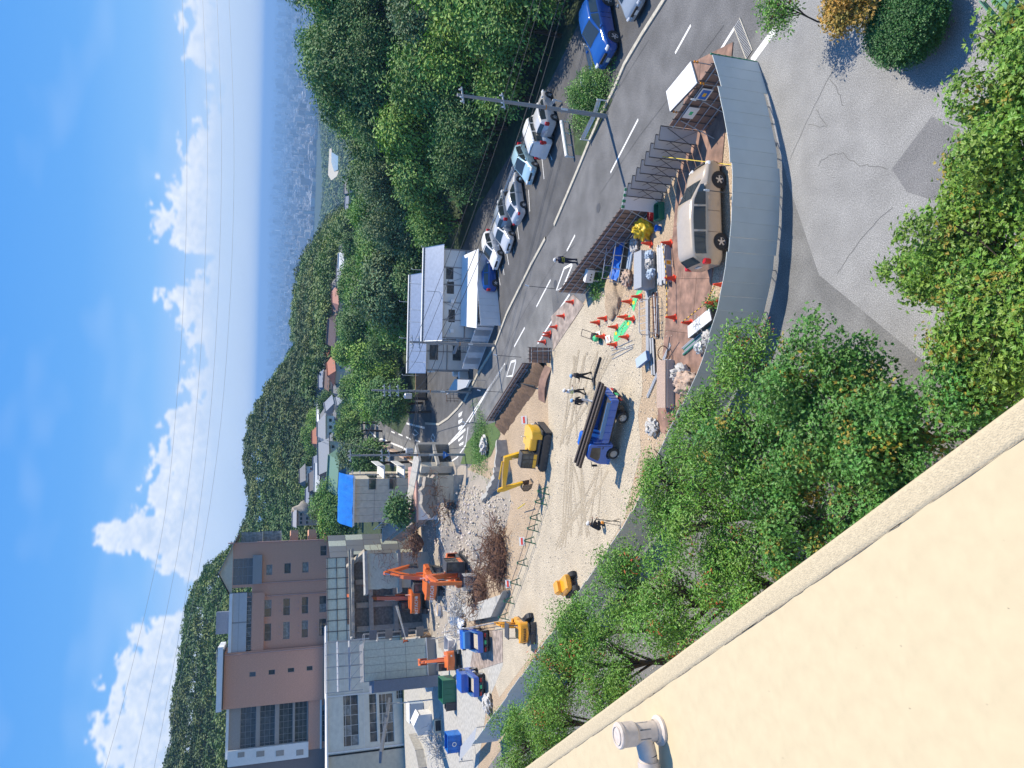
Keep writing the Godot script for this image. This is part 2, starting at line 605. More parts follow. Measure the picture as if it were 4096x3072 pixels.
	paint("paint_amber", Color(0.8, 0.36, 0.015), 0.35)
	paint("truck_blue", Color(0.018, 0.125, 0.55), 0.3)
	paint("bed_blue", Color(0.045, 0.2, 0.48), 0.4)
	paint("car_silver", Color(0.62, 0.62, 0.62), 0.25)
	paint("car_champagne", Color(0.54, 0.45, 0.345), 0.25)
	paint("car_white", Color(0.8, 0.81, 0.81), 0.25)
	paint("car_blue", Color(0.012, 0.08, 0.33), 0.2)
	paint("car_sky", Color(0.4, 0.6, 0.68), 0.25)
	paint("car_steel", Color(0.32, 0.36, 0.4), 0.25)
	for k in ["car_silver", "car_champagne", "car_steel", "car_sky"]: M[k].metallic = 0.2
	tinted("leaf", 0.5, 0.5)
	tinted("leaf_far", 0.65, 0.4)
	tinted("coloured", 0.8)
	mat("bark", Color(0.085, 0.062, 0.045), 0.95, 0.0, T.rust, 1.5, T.fine, 2.0)
	mat("forest_floor", Color(0.05, 0.085, 0.03), 0.95, 0.0, T.rust, 0.1)
	mat("grass", Color(0.12, 0.2, 0.05), 0.9, 0.0, T.rust, 0.5)
	var w = mat("pond_water", Color(0.1, 0.2, 0.25), 0.05)
	w.metallic_specular = 0.6


# ---------------------------------------------------------------- land
var RIDGE = [[-40.0, 46.0], [-25.12, 51.7], [-23.6, 50.4], [-21.16, 50.4], [-18.66, 48.8], [-17.51, 48.3], [-15.47, 48.0], [-14.01, 44.2], [-13.12, 41.9], [-12.7, 38.3], [-11.67, 32.0], [-10.6, 27.8], [-9.18, 26.3], [-7.58, 27.0], [-5.97, 28.1], [-4.68, 28.3], [-2.73, 26.2], [-1.41, 22.5], [0.59, 15.9], [2.27, 10.2], [3.92, 11.2], [7.23, 9.5], [8.55, 7.9], [11.59, -2.0], [13.29, -14.0], [18.45, -18.0], [30.0, -18.0], [60.0, 10.0]]
var CANOPY = [[-2.7, 10.3], [0.7, 11.1], [4.1, 11.6], [8.8, 12.1], [12.7, 12.4], [15.9, 12.9], [17.6, 15.4], [19.2, 17.6], [20.8, 18.4], [22.0, 20.2], [23.6, 22.0], [25.2, 21.4], [34.0, 22.0]]
var WOOD_EDGE = [[-130.0, -9.0], [-119.0, -5.0], [-112.0, 1.0], [-104.0, 7.0], [-93.0, 14.5], [-85.0, 18.6], [-67.0, 23.6], [-50.0, 29.5], [-40.0, 34.0], [-10.0, 46.0]]

func land(x: float, z: float) -> float:
	var r := sqrt(x * x + z * z)
	var az := rad_to_deg(atan2(x, -z))
	var ridge: float = lerp_table(RIDGE, clampf(az, -60.0, 60.0)) - 7.0
	var start := 190.0
	if az < -10.0: start = lerpf(190.0, 150.0, clampf((-10.0 - az) / 6.0, 0, 1))
	var y := -0.06
	if r > start:
		y = lerpf(-0.06, ridge, smoothstep(start, 330.0, r))
		if r > 330.0:
			var down := lerpf(ridge, -84.0, smoothstep(330.0, 1000.0, r))
			var hump := 26.0 * smoothstep(1000.0, 1500.0, r) * (1.0 - smoothstep(1500.0, 2100.0, r)) * (0.6 + 0.4 * sin(az * 0.35))
			y = lerpf(down, -140.0, smoothstep(1000.0, 2400.0, r)) + hump
	var side: float = x - lerp_table(WOOD_EDGE, z)
	if z < -5.0 and side > 0.0 and az > -4.0:
		var can: float = lerp_table(CANOPY, az) - 10.5
		var yy := lerpf(-2.5, can, smoothstep(62.0, 112.0, r))
		if r > 118.0: yy = lerpf(can, ridge, smoothstep(118.0, 300.0, r))
		y = lerpf(y, yy, smoothstep(0.0, 9.0, side)) if r < 330.0 else y
	if az < -60.0 or az > 60.0:
		var k := smoothstep(60.0, 90.0, absf(az))
		y = lerpf(y, -0.06 if r < 120.0 else -140.0 * smoothstep(400.0, 2500.0, r), k)
	return y

func terrain():
	var angles := []
	var a := -180.0
	while a <= 180.01:
		angles.append(deg_to_rad(a))
		a += 0.75 if absf(a + 0.3) < 36.0 else 6.0
	var rows := []
	var r := 6.0
	while r < 22000.0:
		var row := []
		for t in angles:
			var x: float = sin(t) * r
			var z: float = -cos(t) * r
			row.append(Vector3(x, land(x, z), z))
		rows.append(row)
		r *= 1.055 if r < 60.0 else (1.028 if r < 420.0 else 1.09)
	struct("terrain", S().grid(rows), M.forest_floor)

func offset_line(pts, w: float):
	# a flat ribbon along a polyline, as left and right points
	var l := []
	var rr := []
	for i in pts.size():
		var d: Vector3 = (pts[mini(i + 1, pts.size() - 1)] - pts[maxi(i - 1, 0)]).normalized()
		var s := Vector3(-d.z, 0, d.x) * w * 0.5
		l.append(pts[i] + s)
		rr.append(pts[i] - s)
	return [l, rr]

func ribbon(s, pts, w: float, y: float):
	var o = offset_line(pts, w)
	for i in range(1, pts.size()):
		s.quad(o[0][i - 1] + Vector3(0, y, 0), o[0][i] + Vector3(0, y, 0), o[1][i] + Vector3(0, y, 0), o[1][i - 1] + Vector3(0, y, 0))
	return s

func grounds():
	var lot = [Vector2(52, -10), Vector2(36, -36), Vector2(31, -48), Vector2(24.5, -65), Vector2(19.5, -84), Vector2(15, -93), Vector2(8, -104), Vector2(2, -112), Vector2(-4, -119), Vector2(-9, -130), Vector2(-6, -196), Vector2(-14, -196), Vector2(-16, -150), Vector2(-14, -120), Vector2(-16, -98), Vector2(-3, -60), Vector2(16, -34), Vector2(28, -12)]
	struct("road", S().flat(lot, 0.0), M.asphalt)
	# the lot's own darker surface between kerb and trees
	struct("parking_lot", S().flat([Vector2(40, -18), Vector2(36, -36), Vector2(31, -48), Vector2(24.5, -65), Vector2(19.5, -84), Vector2(15, -93), Vector2(8, -104), Vector2(2, -112), Vector2(-4, -117)] + [Vector2(-5.98, -109.52), Vector2(-5.61, -100.73), Vector2(-4.57, -95.66), Vector2(-3.12, -90.63)] + [Vector2(-2.27, -87.82), Vector2(1.1, -81.82), Vector2(3.91, -75.66), Vector2(12.51, -61.53)] + [Vector2(13.26, -59.52), Vector2(16.55, -54.86), Vector2(19.52, -50.81), Vector2(21.77, -47.04), Vector2(23.64, -41.83)] + [Vector2(34, -18)], 0.004), M.asphalt_new)
	# fresher strip of lane
	struct("lane_patch", S().flat([Vector2(8.55, -60.27), Vector2(6.82, -63.55), Vector2(5.1, -66.66), Vector2(2.11, -72.26), Vector2(-4.56, -85.43), Vector2(-4.15, -78.08), Vector2(1.89, -66.77), Vector2(3.56, -63.02), Vector2(5.85, -59.41)], 0.004), M.asphalt_pale)
	struct("far_lane", S().flat([Vector2(-5.41, -86.98), Vector2(-7.11, -89.82), Vector2(-8.93, -99.32), Vector2(-9.47, -109.76), Vector2(-9.73, -130.91), Vector2(-9.22, -180.77), Vector2(-9.7, -185.77), Vector2(-11, -175.63), Vector2(-11.86, -154.7), Vector2(-11.93, -128), Vector2(-11.41, -114.9), Vector2(-11.35, -104.65), Vector2(-10.77, -97.56), Vector2(-9.57, -86.36), Vector2(-5.02, -80.82)], 0.004), M.asphalt_pale)
	# pavement in front of the near building
	struct("pavement", S().flat([Vector2(30, 12), Vector2(46, -4), Vector2(22, -24), Vector2(18.6, -31), Vector2(16.4, -34.5), Vector2(10, -32), Vector2(2, -34), Vector2(-6, -41), Vector2(-16, -50), Vector2(-40, -80), Vector2(-60, -96), Vector2(-70, -80), Vector2(-30, -20), Vector2(0, 12)], 0.008), M.asphalt_pale)
	struct("paving_field", S().flat([Vector2(16.01, -32.32), Vector2(16.27, -33), Vector2(17.41, -31.21), Vector2(18.18, -30.14), Vector2(18.21, -21.35), Vector2(8.36, -15.09), Vector2(3.62, -18.15), Vector2(0.45, -20.87), Vector2(5.04, -27.59), Vector2(9.26, -29.65), Vector2(11.29, -30.5), Vector2(13.19, -31.18)], 0.012), M.porous)
	struct("paving_patch", S().flat([Vector2(8.62, -23.64), Vector2(10.08, -21.84), Vector2(8.2, -19.46), Vector2(6.53, -20.7), Vector2(7.56, -22.89)], 0.016), M.porous_dark)
	var cr := S()
	for k in [[Vector3(10.65, 0, -29.7), Vector3(12.57, 0, -28.15), Vector3(13.48, 0, -27.25), Vector3(14.45, 0, -26.49)], [Vector3(9.83, 0, -27.75), Vector3(10.06, 0, -27.55), Vector3(10.11, 0, -26.94), Vector3(9.95, 0, -26.25), Vector3(9.23, 0, -25.48), Vector3(8.97, 0, -24.49), Vector3(8.62, 0, -23.68)], [Vector3(4.96, 0, -26.48), Vector3(5.63, 0, -25.83), Vector3(6.63, 0, -24.59), Vector3(7.22, 0, -23.36)], [Vector3(11.87, 0, -28.51), Vector3(11.35, 0, -27.28), Vector3(12.57, 0, -28.15)], [Vector3(11.95, 0, -26.31), Vector3(12.61, 0, -26.62), Vector3(13.48, 0, -27.25)]]:
		var fine := []
		for i in range(1, k.size()):
			for t in 6:
				fine.append(k[i - 1].lerp(k[i], t / 6.0) + Vector3(RNG.randf_range(-0.05, 0.05), 0, RNG.randf_range(-0.05, 0.05)))
		ribbon(cr, fine, 0.014, 0.02)
	struct("pavement_crack", cr, M.crack)
	var seam := S()
	for k in [[Vector3(22.01, 0, -43.78), Vector3(21.11, 0, -46.32), Vector3(20.03, 0, -49.03)], [Vector3(19.29, 0, -35.35), Vector3(17.67, 0, -40.11), Vector3(16.21, 0, -44.72), Vector3(13.83, 0, -50.69)], [Vector3(10.93, 0, -55.13), Vector3(9.98, 0, -59.67), Vector3(6.85, 0, -66.45), Vector3(1.8, 0, -75.49), Vector3(-2.28, 0, -83.53)]]: ribbon(seam, k, 0.05, 0.008)
	struct("road_seam", seam, M.asphalt_new)
	# kerbs
	var kb := S()
	var kl = [Vector3(23.64, 0, -41.83), Vector3(23.25, 0, -42.99), Vector3(22.74, 0, -44.58), Vector3(21.77, 0, -47.04), Vector3(20.49, 0, -48.85), Vector3(19.52, 0, -50.81), Vector3(16.55, 0, -54.86), Vector3(13.26, 0, -59.52)]
	kl.append_array([Vector3(13.22, 0, -59.33), Vector3(3.91, 0, -75.66)])
	curb(kb, [Vector3(34, 0, -18)] + kl.slice(0, 6), 0.32, 0.11)
	curb(kb, [Vector3(19.52, 0, -50.81), Vector3(18.2, 0, -52.65), Vector3(16.55, 0, -54.86), Vector3(13.26, 0, -59.52)], 0.32, 0.11)
	curb(kb, [Vector3(12.51, 0, -61.53), Vector3(10.74, 0, -65.08), Vector3(6.95, 0, -71.84), Vector3(3.91, 0, -75.66), Vector3(1.1, 0, -81.82), Vector3(-2.27, 0, -87.82)], 0.32, 0.11)
	curb(kb, [Vector3(-2.17, 0, -88.11), Vector3(-3.12, 0, -90.63), Vector3(-4.57, 0, -95.66), Vector3(-5.61, 0, -100.73), Vector3(-5.98, 0, -109.52)], 0.3, 0.11)
	struct("kerb", kb, M.kerb)
	# painted lines
	var ln := S()
	for k in [[Vector3(17.37, 0, -44.97), Vector3(14.92, 0, -48.99)], [Vector3(20.75, 0, -38.71), Vector3(19.82, 0, -40.41)], [Vector3(11.64, 0, -55.15), Vector3(10.67, 0, -56.76)], [Vector3(8.8, 0, -60.23), Vector3(6.84, 0, -63.55)], [Vector3(5.2, 0, -66.57), Vector3(3.55, 0, -69.53)]]: ribbon(ln, k, 0.18, 0.012)
	for k in [[Vector3(1.99, 0, -72.33), Vector3(-0.19, 0, -77.06), Vector3(-4.56, 0, -85.43)], [Vector3(17.97, 0, -35.8), Vector3(18.73, 0, -34.35)], [Vector3(7.14, 0, -55.97), Vector3(5.76, 0, -58.86), Vector3(3.56, 0, -63.02)], [Vector3(-7.52, 0, -94.41), Vector3(-6.09, 0, -90.22), Vector3(-4.74, 0, -86.92), Vector3(1.91, 0, -72.54)], [Vector3(-10, 0, -94.17), Vector3(-9.04, 0, -90.54), Vector3(-7.26, 0, -86.69), Vector3(-5.1, 0, -85.79)]]: ribbon(ln, k, 0.2, 0.012)
	ribbon(ln, [Vector3(16.38, 0, -32.83), Vector3(17.18, 0, -31.06)], 0.42, 0.02)
	for k in [[Vector3(-5.41, 0, -86.98), Vector3(-6.63, 0, -90.75), Vector3(-7.89, 0, -95.33), Vector3(-8.61, 0, -100.42), Vector3(-8.88, 0, -104.33)], [Vector3(-10.6, 0, -97.58), Vector3(-11.16, 0, -104.67), Vector3(-11.18, 0, -114.92)], [Vector3(-11.18, 0, -114.92), Vector3(-11.2, 0, -121.56), Vector3(-11.03, 0, -128.11), Vector3(-11.24, 0, -140.24), Vector3(-11.32, 0, -151.17), Vector3(-11.67, 0, -153.5), Vector3(-12.21, 0, -154.64)], [Vector3(-12.09, 0, -157.79), Vector3(-11.54, 0, -157.88), Vector3(-11.12, 0, -165.28), Vector3(-10.39, 0, -175.74)], [Vector3(-6.82, 0, -124.49), Vector3(-6.67, 0, -110.08)]]: ribbon(ln, k, 0.3, 0.012)
	for k in [[Vector3(-8.96, 0, -106.1), Vector3(-8.97, 0, -109.82)], [Vector3(-8.94, 0, -113.12), Vector3(-9, 0, -116.96)], [Vector3(-9.14, 0, -120.66), Vector3(-9.04, 0, -124.61)], [Vector3(-9.08, 0, -127.94), Vector3(-9.05, 0, -131.9)], [Vector3(-9.15, 0, -135.61), Vector3(-9.13, 0, -139.53)], [Vector3(-9.11, 0, -155.74), Vector3(-9.13, 0, -158.26)], [Vector3(-9.17, 0, -160.85), Vector3(-9.13, 0, -164.23)], [Vector3(-9.09, 0, -167.02), Vector3(-9.02, 0, -169.92)]]: ribbon(ln, k, 0.22, 0.012)
	struct("road_marking", ln, M.line_white)
	var letters := S()
	for k in [[Vector3(-3.35, 0, -88.43), Vector3(-3.92, 0, -89.02), Vector3(-4.2, 0, -90.31), Vector3(-3.76, 0, -90.35), Vector3(-3.35, 0, -88.43)], [Vector3(-4.21, 0, -88.35), Vector3(-4.66, 0, -88.74), Vector3(-5.01, 0, -90.23), Vector3(-4.58, 0, -90.41), Vector3(-4.21, 0, -88.35)], [Vector3(-4.95, 0, -88.28), Vector3(-5.34, 0, -88.46), Vector3(-5.72, 0, -90.17), Vector3(-5.35, 0, -90.34), Vector3(-4.95, 0, -88.28)]]:
		letters.quad(k[0] + Vector3(0, 0.012, 0), k[1] + Vector3(0, 0.012, 0), k[2] + Vector3(0, 0.012, 0), k[3] + Vector3(0, 0.012, 0))
	for k in [[Vector3(-5.46, 0, -87.81), Vector3(-5.75, 0, -88.21), Vector3(-6.51, 0, -90.54), Vector3(-6.24, 0, -90.56)], [Vector3(-6.15, 0, -87.83), Vector3(-6.43, 0, -87.94), Vector3(-7.13, 0, -90.04), Vector3(-6.87, 0, -90.28)], [Vector3(-6.88, 0, -87.6), Vector3(-7.28, 0, -87.86), Vector3(-7.58, 0, -89.55), Vector3(-7.38, 0, -89.79)]]:
		letters.quad(k[0] + Vector3(0, 0.012, 0), k[1] + Vector3(0, 0.012, 0), k[2] + Vector3(0, 0.012, 0), k[3] + Vector3(0, 0.012, 0))
	# lozenges ahead of the crossing and the hollow boxes in the lane
	for k in [[Vector3(-7.4, 0, -117.51), Vector3(-8.11, 0, -119.64), Vector3(-8.28, 0, -117.04), Vector3(-7.82, 0, -114.48), Vector3(-7.4, 0, -117.51)], [Vector3(-7.17, 0, -104.51), Vector3(-7.79, 0, -105.63), Vector3(-8.21, 0, -104.11), Vector3(-7.61, 0, -103.2), Vector3(-7.17, 0, -104.51)], [Vector3(2.22, 0, -68.89), Vector3(2.13, 0, -70.35), Vector3(0.74, 0, -71.69), Vector3(0.77, 0, -69.88), Vector3(2.22, 0, -68.89)], [Vector3(9.47, 0, -55.5), Vector3(9.35, 0, -57.24), Vector3(7.74, 0, -58.85), Vector3(7.82, 0, -57.4), Vector3(9.47, 0, -55.5)]]:
		ribbon(letters, k, 0.22, 0.012)
	struct("road_symbol", letters, M.line_white)
	var org := S()
	for k in [[Vector3(24.59, 0, -46.58), Vector3(25.43, 0, -46.82)], [Vector3(25.29, 0, -46.81), Vector3(25.61, 0, -46.04)], [Vector3(25.15, 0, -46.41), Vector3(25.33, 0, -45.83)], [Vector3(24.96, 0, -46.6), Vector3(25.06, 0, -46.01)]]: ribbon(org, k, 0.12, 0.012)
	struct("orange_marking", org, M.line_orange)
	var bays := S()
	for k in [[Vector3(20.35, 0, -63.21), Vector3(17.77, 0, -62.36)], [Vector3(17.78, 0, -66.41), Vector3(15.69, 0, -65.9)], [Vector3(19.67, 0, -61.18), Vector3(18.91, 0, -60.5)], [Vector3(15.14, 0, -69.47), Vector3(13.65, 0, -68.82)], [Vector3(13.53, 0, -70.82), Vector3(12.61, 0, -70.19)], [Vector3(12.85, 0, -72.48), Vector3(11.68, 0, -71.81)], [Vector3(11.96, 0, -73.8), Vector3(10.86, 0, -73.23)], [Vector3(11.97, 0, -75.65), Vector3(9.98, 0, -74.46)]]: ribbon(bays, k, 0.1, 0.012)
	struct("bay_line", bays, M.line_white)
	var mh := S()
	for p in [Vector3(12.85, 0, -50.91), Vector3(8.32, 0, -59.15), Vector3(1.57, 0, -71.83)]: mh.lathe([Vector2(0.34, 0.0), Vector2(0.34, 0.016), Vector2(0, 0.016)], p, Basis(), 16)
	struct("manhole", mh, M.charcoal)
	# building site: soil, gravel pad, worn tracks, steel plates
	struct("site_soil", S().flat([Vector2(15.0, -34.3), Vector2(10.2, -31.6), Vector2(2.5, -32.6), Vector2(-6, -40), Vector2(-16, -49.5), Vector2(-42, -78), Vector2(-58, -94), Vector2(-60, -118), Vector2(-30, -124), Vector2(-13, -104), Vector2(-12.5, -92), Vector2(-9.5, -84.5), Vector2(-2.6, -70), Vector2(2.6, -59.5), Vector2(6.9, -52.0), Vector2(11.3, -41.8), Vector2(13.9, -37.8)], 0.012), M.soil)
	var pad = [Vector2(2.89, -59.43), Vector2(0.39, -60.39), Vector2(-3.53, -59.86), Vector2(-7.28, -60.18), Vector2(-8.98, -60.07), Vector2(-10.76, -61.7), Vector2(-12.77, -63.08), Vector2(-14.76, -64.54)]
	pad.append_array([Vector2(-18.66, -67.84), Vector2(-21.94, -69.46), Vector2(-24.29, -73.3), Vector2(-26.81, -75.58), Vector2(-28.61, -76.08), Vector2(-30.68, -71.61)])
	pad.append_array([Vector2(-14.71, -51.92), Vector2(-8.74, -45.6), Vector2(-6.02, -44.45), Vector2(-4, -43.52), Vector2(-1.74, -44.04), Vector2(-0.1, -43.51)])
	pad.append_array([Vector2(1.79, -43.74), Vector2(3.51, -43.77), Vector2(4.91, -44.82), Vector2(5.37, -45.36), Vector2(4.76, -46.64), Vector2(4.82, -48.17), Vector2(6.87, -49.3), Vector2(7.42, -50.7), Vector2(6.68, -51.12), Vector2(6.07, -53.05), Vector2(4.8, -55.25), Vector2(3.26, -58.79)])
	struct("gravel_pad", S().flat(pad, 0.02), M.gravel)
	var wt := S()
	for k in 26:
		var a: Vector3 = (Vector3(-5.83, 0, -56.76)).lerp(Vector3(-5.8, 0, -48.12), RNG.randf())
		var b: Vector3 = (Vector3(-13.21, 0, -58.14)).lerp(Vector3(-10.17, 0, -49.26), RNG.randf())
		if k > 15:
			a = (Vector3(2.56, 0, -55.52)).lerp(Vector3(2.29, 0, -47.04), RNG.randf())
			b = (Vector3(-4.94, 0, -57.59)).lerp(Vector3(-3.12, 0, -51.73), RNG.randf())
		var l := []
		for i in 15: l.append(a.lerp(b, i / 14.0) + Vector3(sin(i * 0.5 + k) * 0.3 + RNG.randf_range(-0.06, 0.06), 0, 0))
		ribbon(wt, l, RNG.randf_range(0.1, 0.32), 0.024 + k * 0.0006)
	struct("wheel_rut", wt, M.gravel_worn)
	plates()
	struct("hall_yard", S().flat([Vector2(-41.35, -122.34), Vector2(-29.97, -90.39), Vector2(-26.61, -79.62), Vector2(-24.26, -70.96), Vector2(-27.26, -70.73), Vector2(-33.03, -75.72), Vector2(-40.85, -78.41), Vector2(-61.88, -119.71), Vector2(-51.32, -121.06)], 0.026), M.concrete)
	# grass bank beside the lane and island in the lot
	struct("grass_bank", S().flat([Vector2(-6.94, -86.17), Vector2(-4.79, -80.72), Vector2(-3.78, -74.12), Vector2(-5.06, -73.21), Vector2(-7.53, -76.37), Vector2(-8.87, -81.35), Vector2(-9.65, -88.72)], 0.05), M.grass)
	struct("verge_soil", S().flat([Vector2(22.82, -50.99), Vector2(20.55, -49.29), Vector2(19.95, -48.93), Vector2(17.43, -53.86), Vector2(17.98, -55.48), Vector2(20.74, -56.19), Vector2(23.17, -55.25)], 0.03), M.forest_floor)

func plates():
	# rusty steel road plates laid side by side
	var root = thing("steel_road_plates", "rusty brown steel road plates laid side by side under the silver minivan", "steel plates")
	root.set_meta("kind", "structure")
	var o: Vector3 = Vector3(6.42, 0, -40.4)
	var e1: Vector3 = (Vector3(3.87, 0, -40.71) - o).normalized()
	var e2 := Vector3(e1.z, 0, -e1.x)
	if e2.z < 0: e2 = -e2
	for i in range(-4, 3):
		for j in 3:
			var c := o + e1 * (i * 3.05 + 1.5) + e2 * (j * 1.53 + 0.7)
			if c.z > -32.0: continue
			if i == 2 and j == 2: continue
			part("plate", S().box(c + Vector3(0, 0.036 + RNG.randf() * 0.006, 0), Vector3(3.03, 0.03, 1.51), Basis(e1, Vector3.UP, -e2 if e1.cross(Vector3.UP).dot(e2) < 0 else e2)), M.steel_plate, root)
	var r2 = thing("site_ramp_plate", "pale worn steel plate at the site entrance beside the row of cones", "steel plate")
	var q = [Vector3(5.71, 0, -59.77), Vector3(7.04, 0, -55.2), Vector3(6.07, 0, -53.05), Vector3(4.8, 0, -55.25), Vector3(2.83, 0, -59.17)]
	part("plate", S().prism(PackedVector2Array([Vector2(q[0].x, q[0].z), Vector2(q[1].x, q[1].z), Vector2(q[2].x, q[2].z), Vector2(q[4].x, q[4].z)]), Vector3(0, 0.022, 0), Vector3(1, 0, 0), Vector3(0, 0, 1), Vector3(0, 0.03, 0)), M.steel_plate_pale, r2)
	var r3 = thing("yard_plate", "pinkish steel plate under the rear of the blue dump trucks", "steel plate")
	var q3 = [Vector3(-26.83, 0, -80.31), Vector3(-23.92, 0, -70.98), Vector3(-26.93, 0, -70.75), Vector3(-32.33, 0, -82.77)]
	part("plate", S().prism(PackedVector2Array([Vector2(q3[0].x, q3[0].z), Vector2(q3[1].x, q3[1].z), Vector2(q3[2].x, q3[2].z), Vector2(q3[3].x, q3[3].z)]), Vector3(0, 0.03, 0), Vector3(1, 0, 0), Vector3(0, 0, 1), Vector3(0, 0.03, 0)), M.steel_plate_pale, r3)

func curb(s, pts, w: float, h: float):
	var o = offset_line(pts, w)
	var y := Vector3(0, h, 0)
	var b := Vector3(0, -0.02, 0)
	for i in range(1, pts.size()):
		s.quad(o[0][i - 1] + y, o[0][i] + y, o[1][i] + y, o[1][i - 1] + y)
		s.quad(o[0][i - 1] + b, o[0][i] + b, o[0][i] + y, o[0][i - 1] + y)
		s.quad(o[1][i] + b, o[1][i - 1] + b, o[1][i - 1] + y, o[1][i] + y)
	return s


# ---------------------------------------------------------------- the building the picture is taken from
func framed(called, label, category, o: Vector3, x: Vector3):
	var t = thing(called, label, category)
	t.transform = Transform3D(Basis(x, Vector3.UP, x.cross(Vector3.UP)), o)
	return t

func near_building():
	var e := Vector3(-0.594, 0, -0.805)
	var t = framed("rendered_building", "cream rendered building corner with a flat roof and raised lip", "building", Vector3(0, 0, -1.7), e)
	# local: x along the edge, z towards the inside of the house
	part("wall", S().box(Vector3(24, 10.3, -7.02), Vector3(64, 20.6, 14.0)), M.cream_plaster, t)
	part("roof_deck", S().box(Vector3(24, 20.7, -7.07), Vector3(64.02, 0.2, 13.98)), M.cream_plaster, t)
	var lip := S()
	var rows := []
	var prof = [Vector2(0.01, 20.55), Vector2(0.012, 20.798), Vector2(0.006, 20.805), Vector2(-0.008, 20.808), Vector2(-0.04, 20.808), Vector2(-0.07, 20.808), Vector2(-0.08, 20.806), Vector2(-0.088, 20.8015)]
	for i in 321:
		var row := []
		for p in prof: row.append(Vector3(-8.0 + i * 0.2 + 0.0, p.y + RNG.randf_range(-0.0008, 0.0008), p.x + RNG.randf_range(-0.0008, 0.0008)))
		rows.append(row)
	lip.grid(rows)
	part("roof_lip", lip, M.cream_rough, t)
	var dirt := S()
	var x := -1.0
	while x < 14.0:
		var l := RNG.randf_range(0.05, 0.35)
		var w := RNG.randf_range(0.0005, 0.0035)
		dirt.quad(Vector3(x, 20.803, -0.088), Vector3(x + l * 0.5, 20.803, -0.09 - w), Vector3(x + l, 20.803, -0.09 - w * RNG.randf()), Vector3(x + l + 0.03, 20.803, -0.088))
		x += l * RNG.randf_range(0.5, 1.4)
	part("grime_line", dirt, M.grime, t)
	var spots := S()
	for i in 500:
		var c := Vector3(RNG.randf_range(-1.5, 8), 20.803, -RNG.randf_range(0.25, 4.0))
		var r := RNG.randf_range(0.0006, 0.0018)
		spots.quad(c + Vector3(-r, 0, -r * RNG.randf()), c + Vector3(r, 0, -r), c + Vector3(r * 1.6, 0, r), c + Vector3(-r, 0, r * RNG.randf()))
	part("dirt_speck", spots, M.grime, t).set_meta("kind", "stuff")
	# vent pipe with capped tee
	var v = thing("vent_pipe", "pinkish painted vent pipe with round capped tee standing on the cream roof", "pipe", Vector3(-1.94, 20.8, -3.86), 0.0)
	part("flange", S().lathe([Vector2(0, 0.002), Vector2(0.082, 0.002), Vector2(0.082, 0.016), Vector2(0.064, 0.024), Vector2(0.06, 0.04)], Vector3.ZERO, Basis(), 28), M.pipe_pink, v)
	part("riser", S().lathe([Vector2(0.057, 0.0), Vector2(0.057, 0.2)], Vector3.ZERO, Basis(), 28), M.pipe_pink, v)
	var cap = part("cap", S().lathe([Vector2(0.064, 0.165), Vector2(0.067, 0.17), Vector2(0.067, 0.245), Vector2(0.071, 0.247), Vector2(0.071, 0.262), Vector2(0.066, 0.268), Vector2(0, 0.27)], Vector3.ZERO, Basis(), 28), M.pipe_pink, v)
	part("ring", S().lathe([Vector2(0.05, 0.269), Vector2(0.05, 0.274), Vector2(0.046, 0.274), Vector2(0.046, 0.269)], Vector3.ZERO, Basis(), 28), M.pipe_pink, cap)
	part("bare_patch", S().lathe([Vector2(0.0585, 0.085), Vector2(0.0585, 0.15)], Vector3.ZERO, Basis(), 7), M.pipe_bare, v)
	var b := S()
	var cs = [Vector3(0, 0.12, 0), Vector3(-0.06, 0.1, 0.01), Vector3(-0.12, 0.088, 0.022), Vector3(-0.26, 0.082, 0.045)]
	for i in 3: b.tube(cs[i], cs[i + 1], 0.052, 0.052, 24, false)
	part("branch", b, M.pipe_pink, v)
	part("socket", S().tube(Vector3(-0.15, 0.086, 0.027), Vector3(-0.23, 0.083, 0.04), 0.06, 0.06, 24), M.pipe_pink, v)
	part("bare_pipe", S().tube(Vector3(-0.23, 0.083, 0.04), Vector3(-1.4, 0.083, 0.22), 0.05, 0.05, 24), M.pipe_bare, v)

# ---------------------------------------------------------------- grey hoarding round the site
func walk(pts, step: float):
	# points every step along a polyline
	var out := [pts[0]]
	var left := step
	for i in range(1, pts.size()):
		var a: Vector3 = pts[i - 1]
		var b: Vector3 = pts[i]
		var l := a.distance_to(b)
		var d := 0.0
		while d + left <= l:
			d += left
			out.append(a.lerp(b, d / l))
			left = step
		left -= l - d
	return out

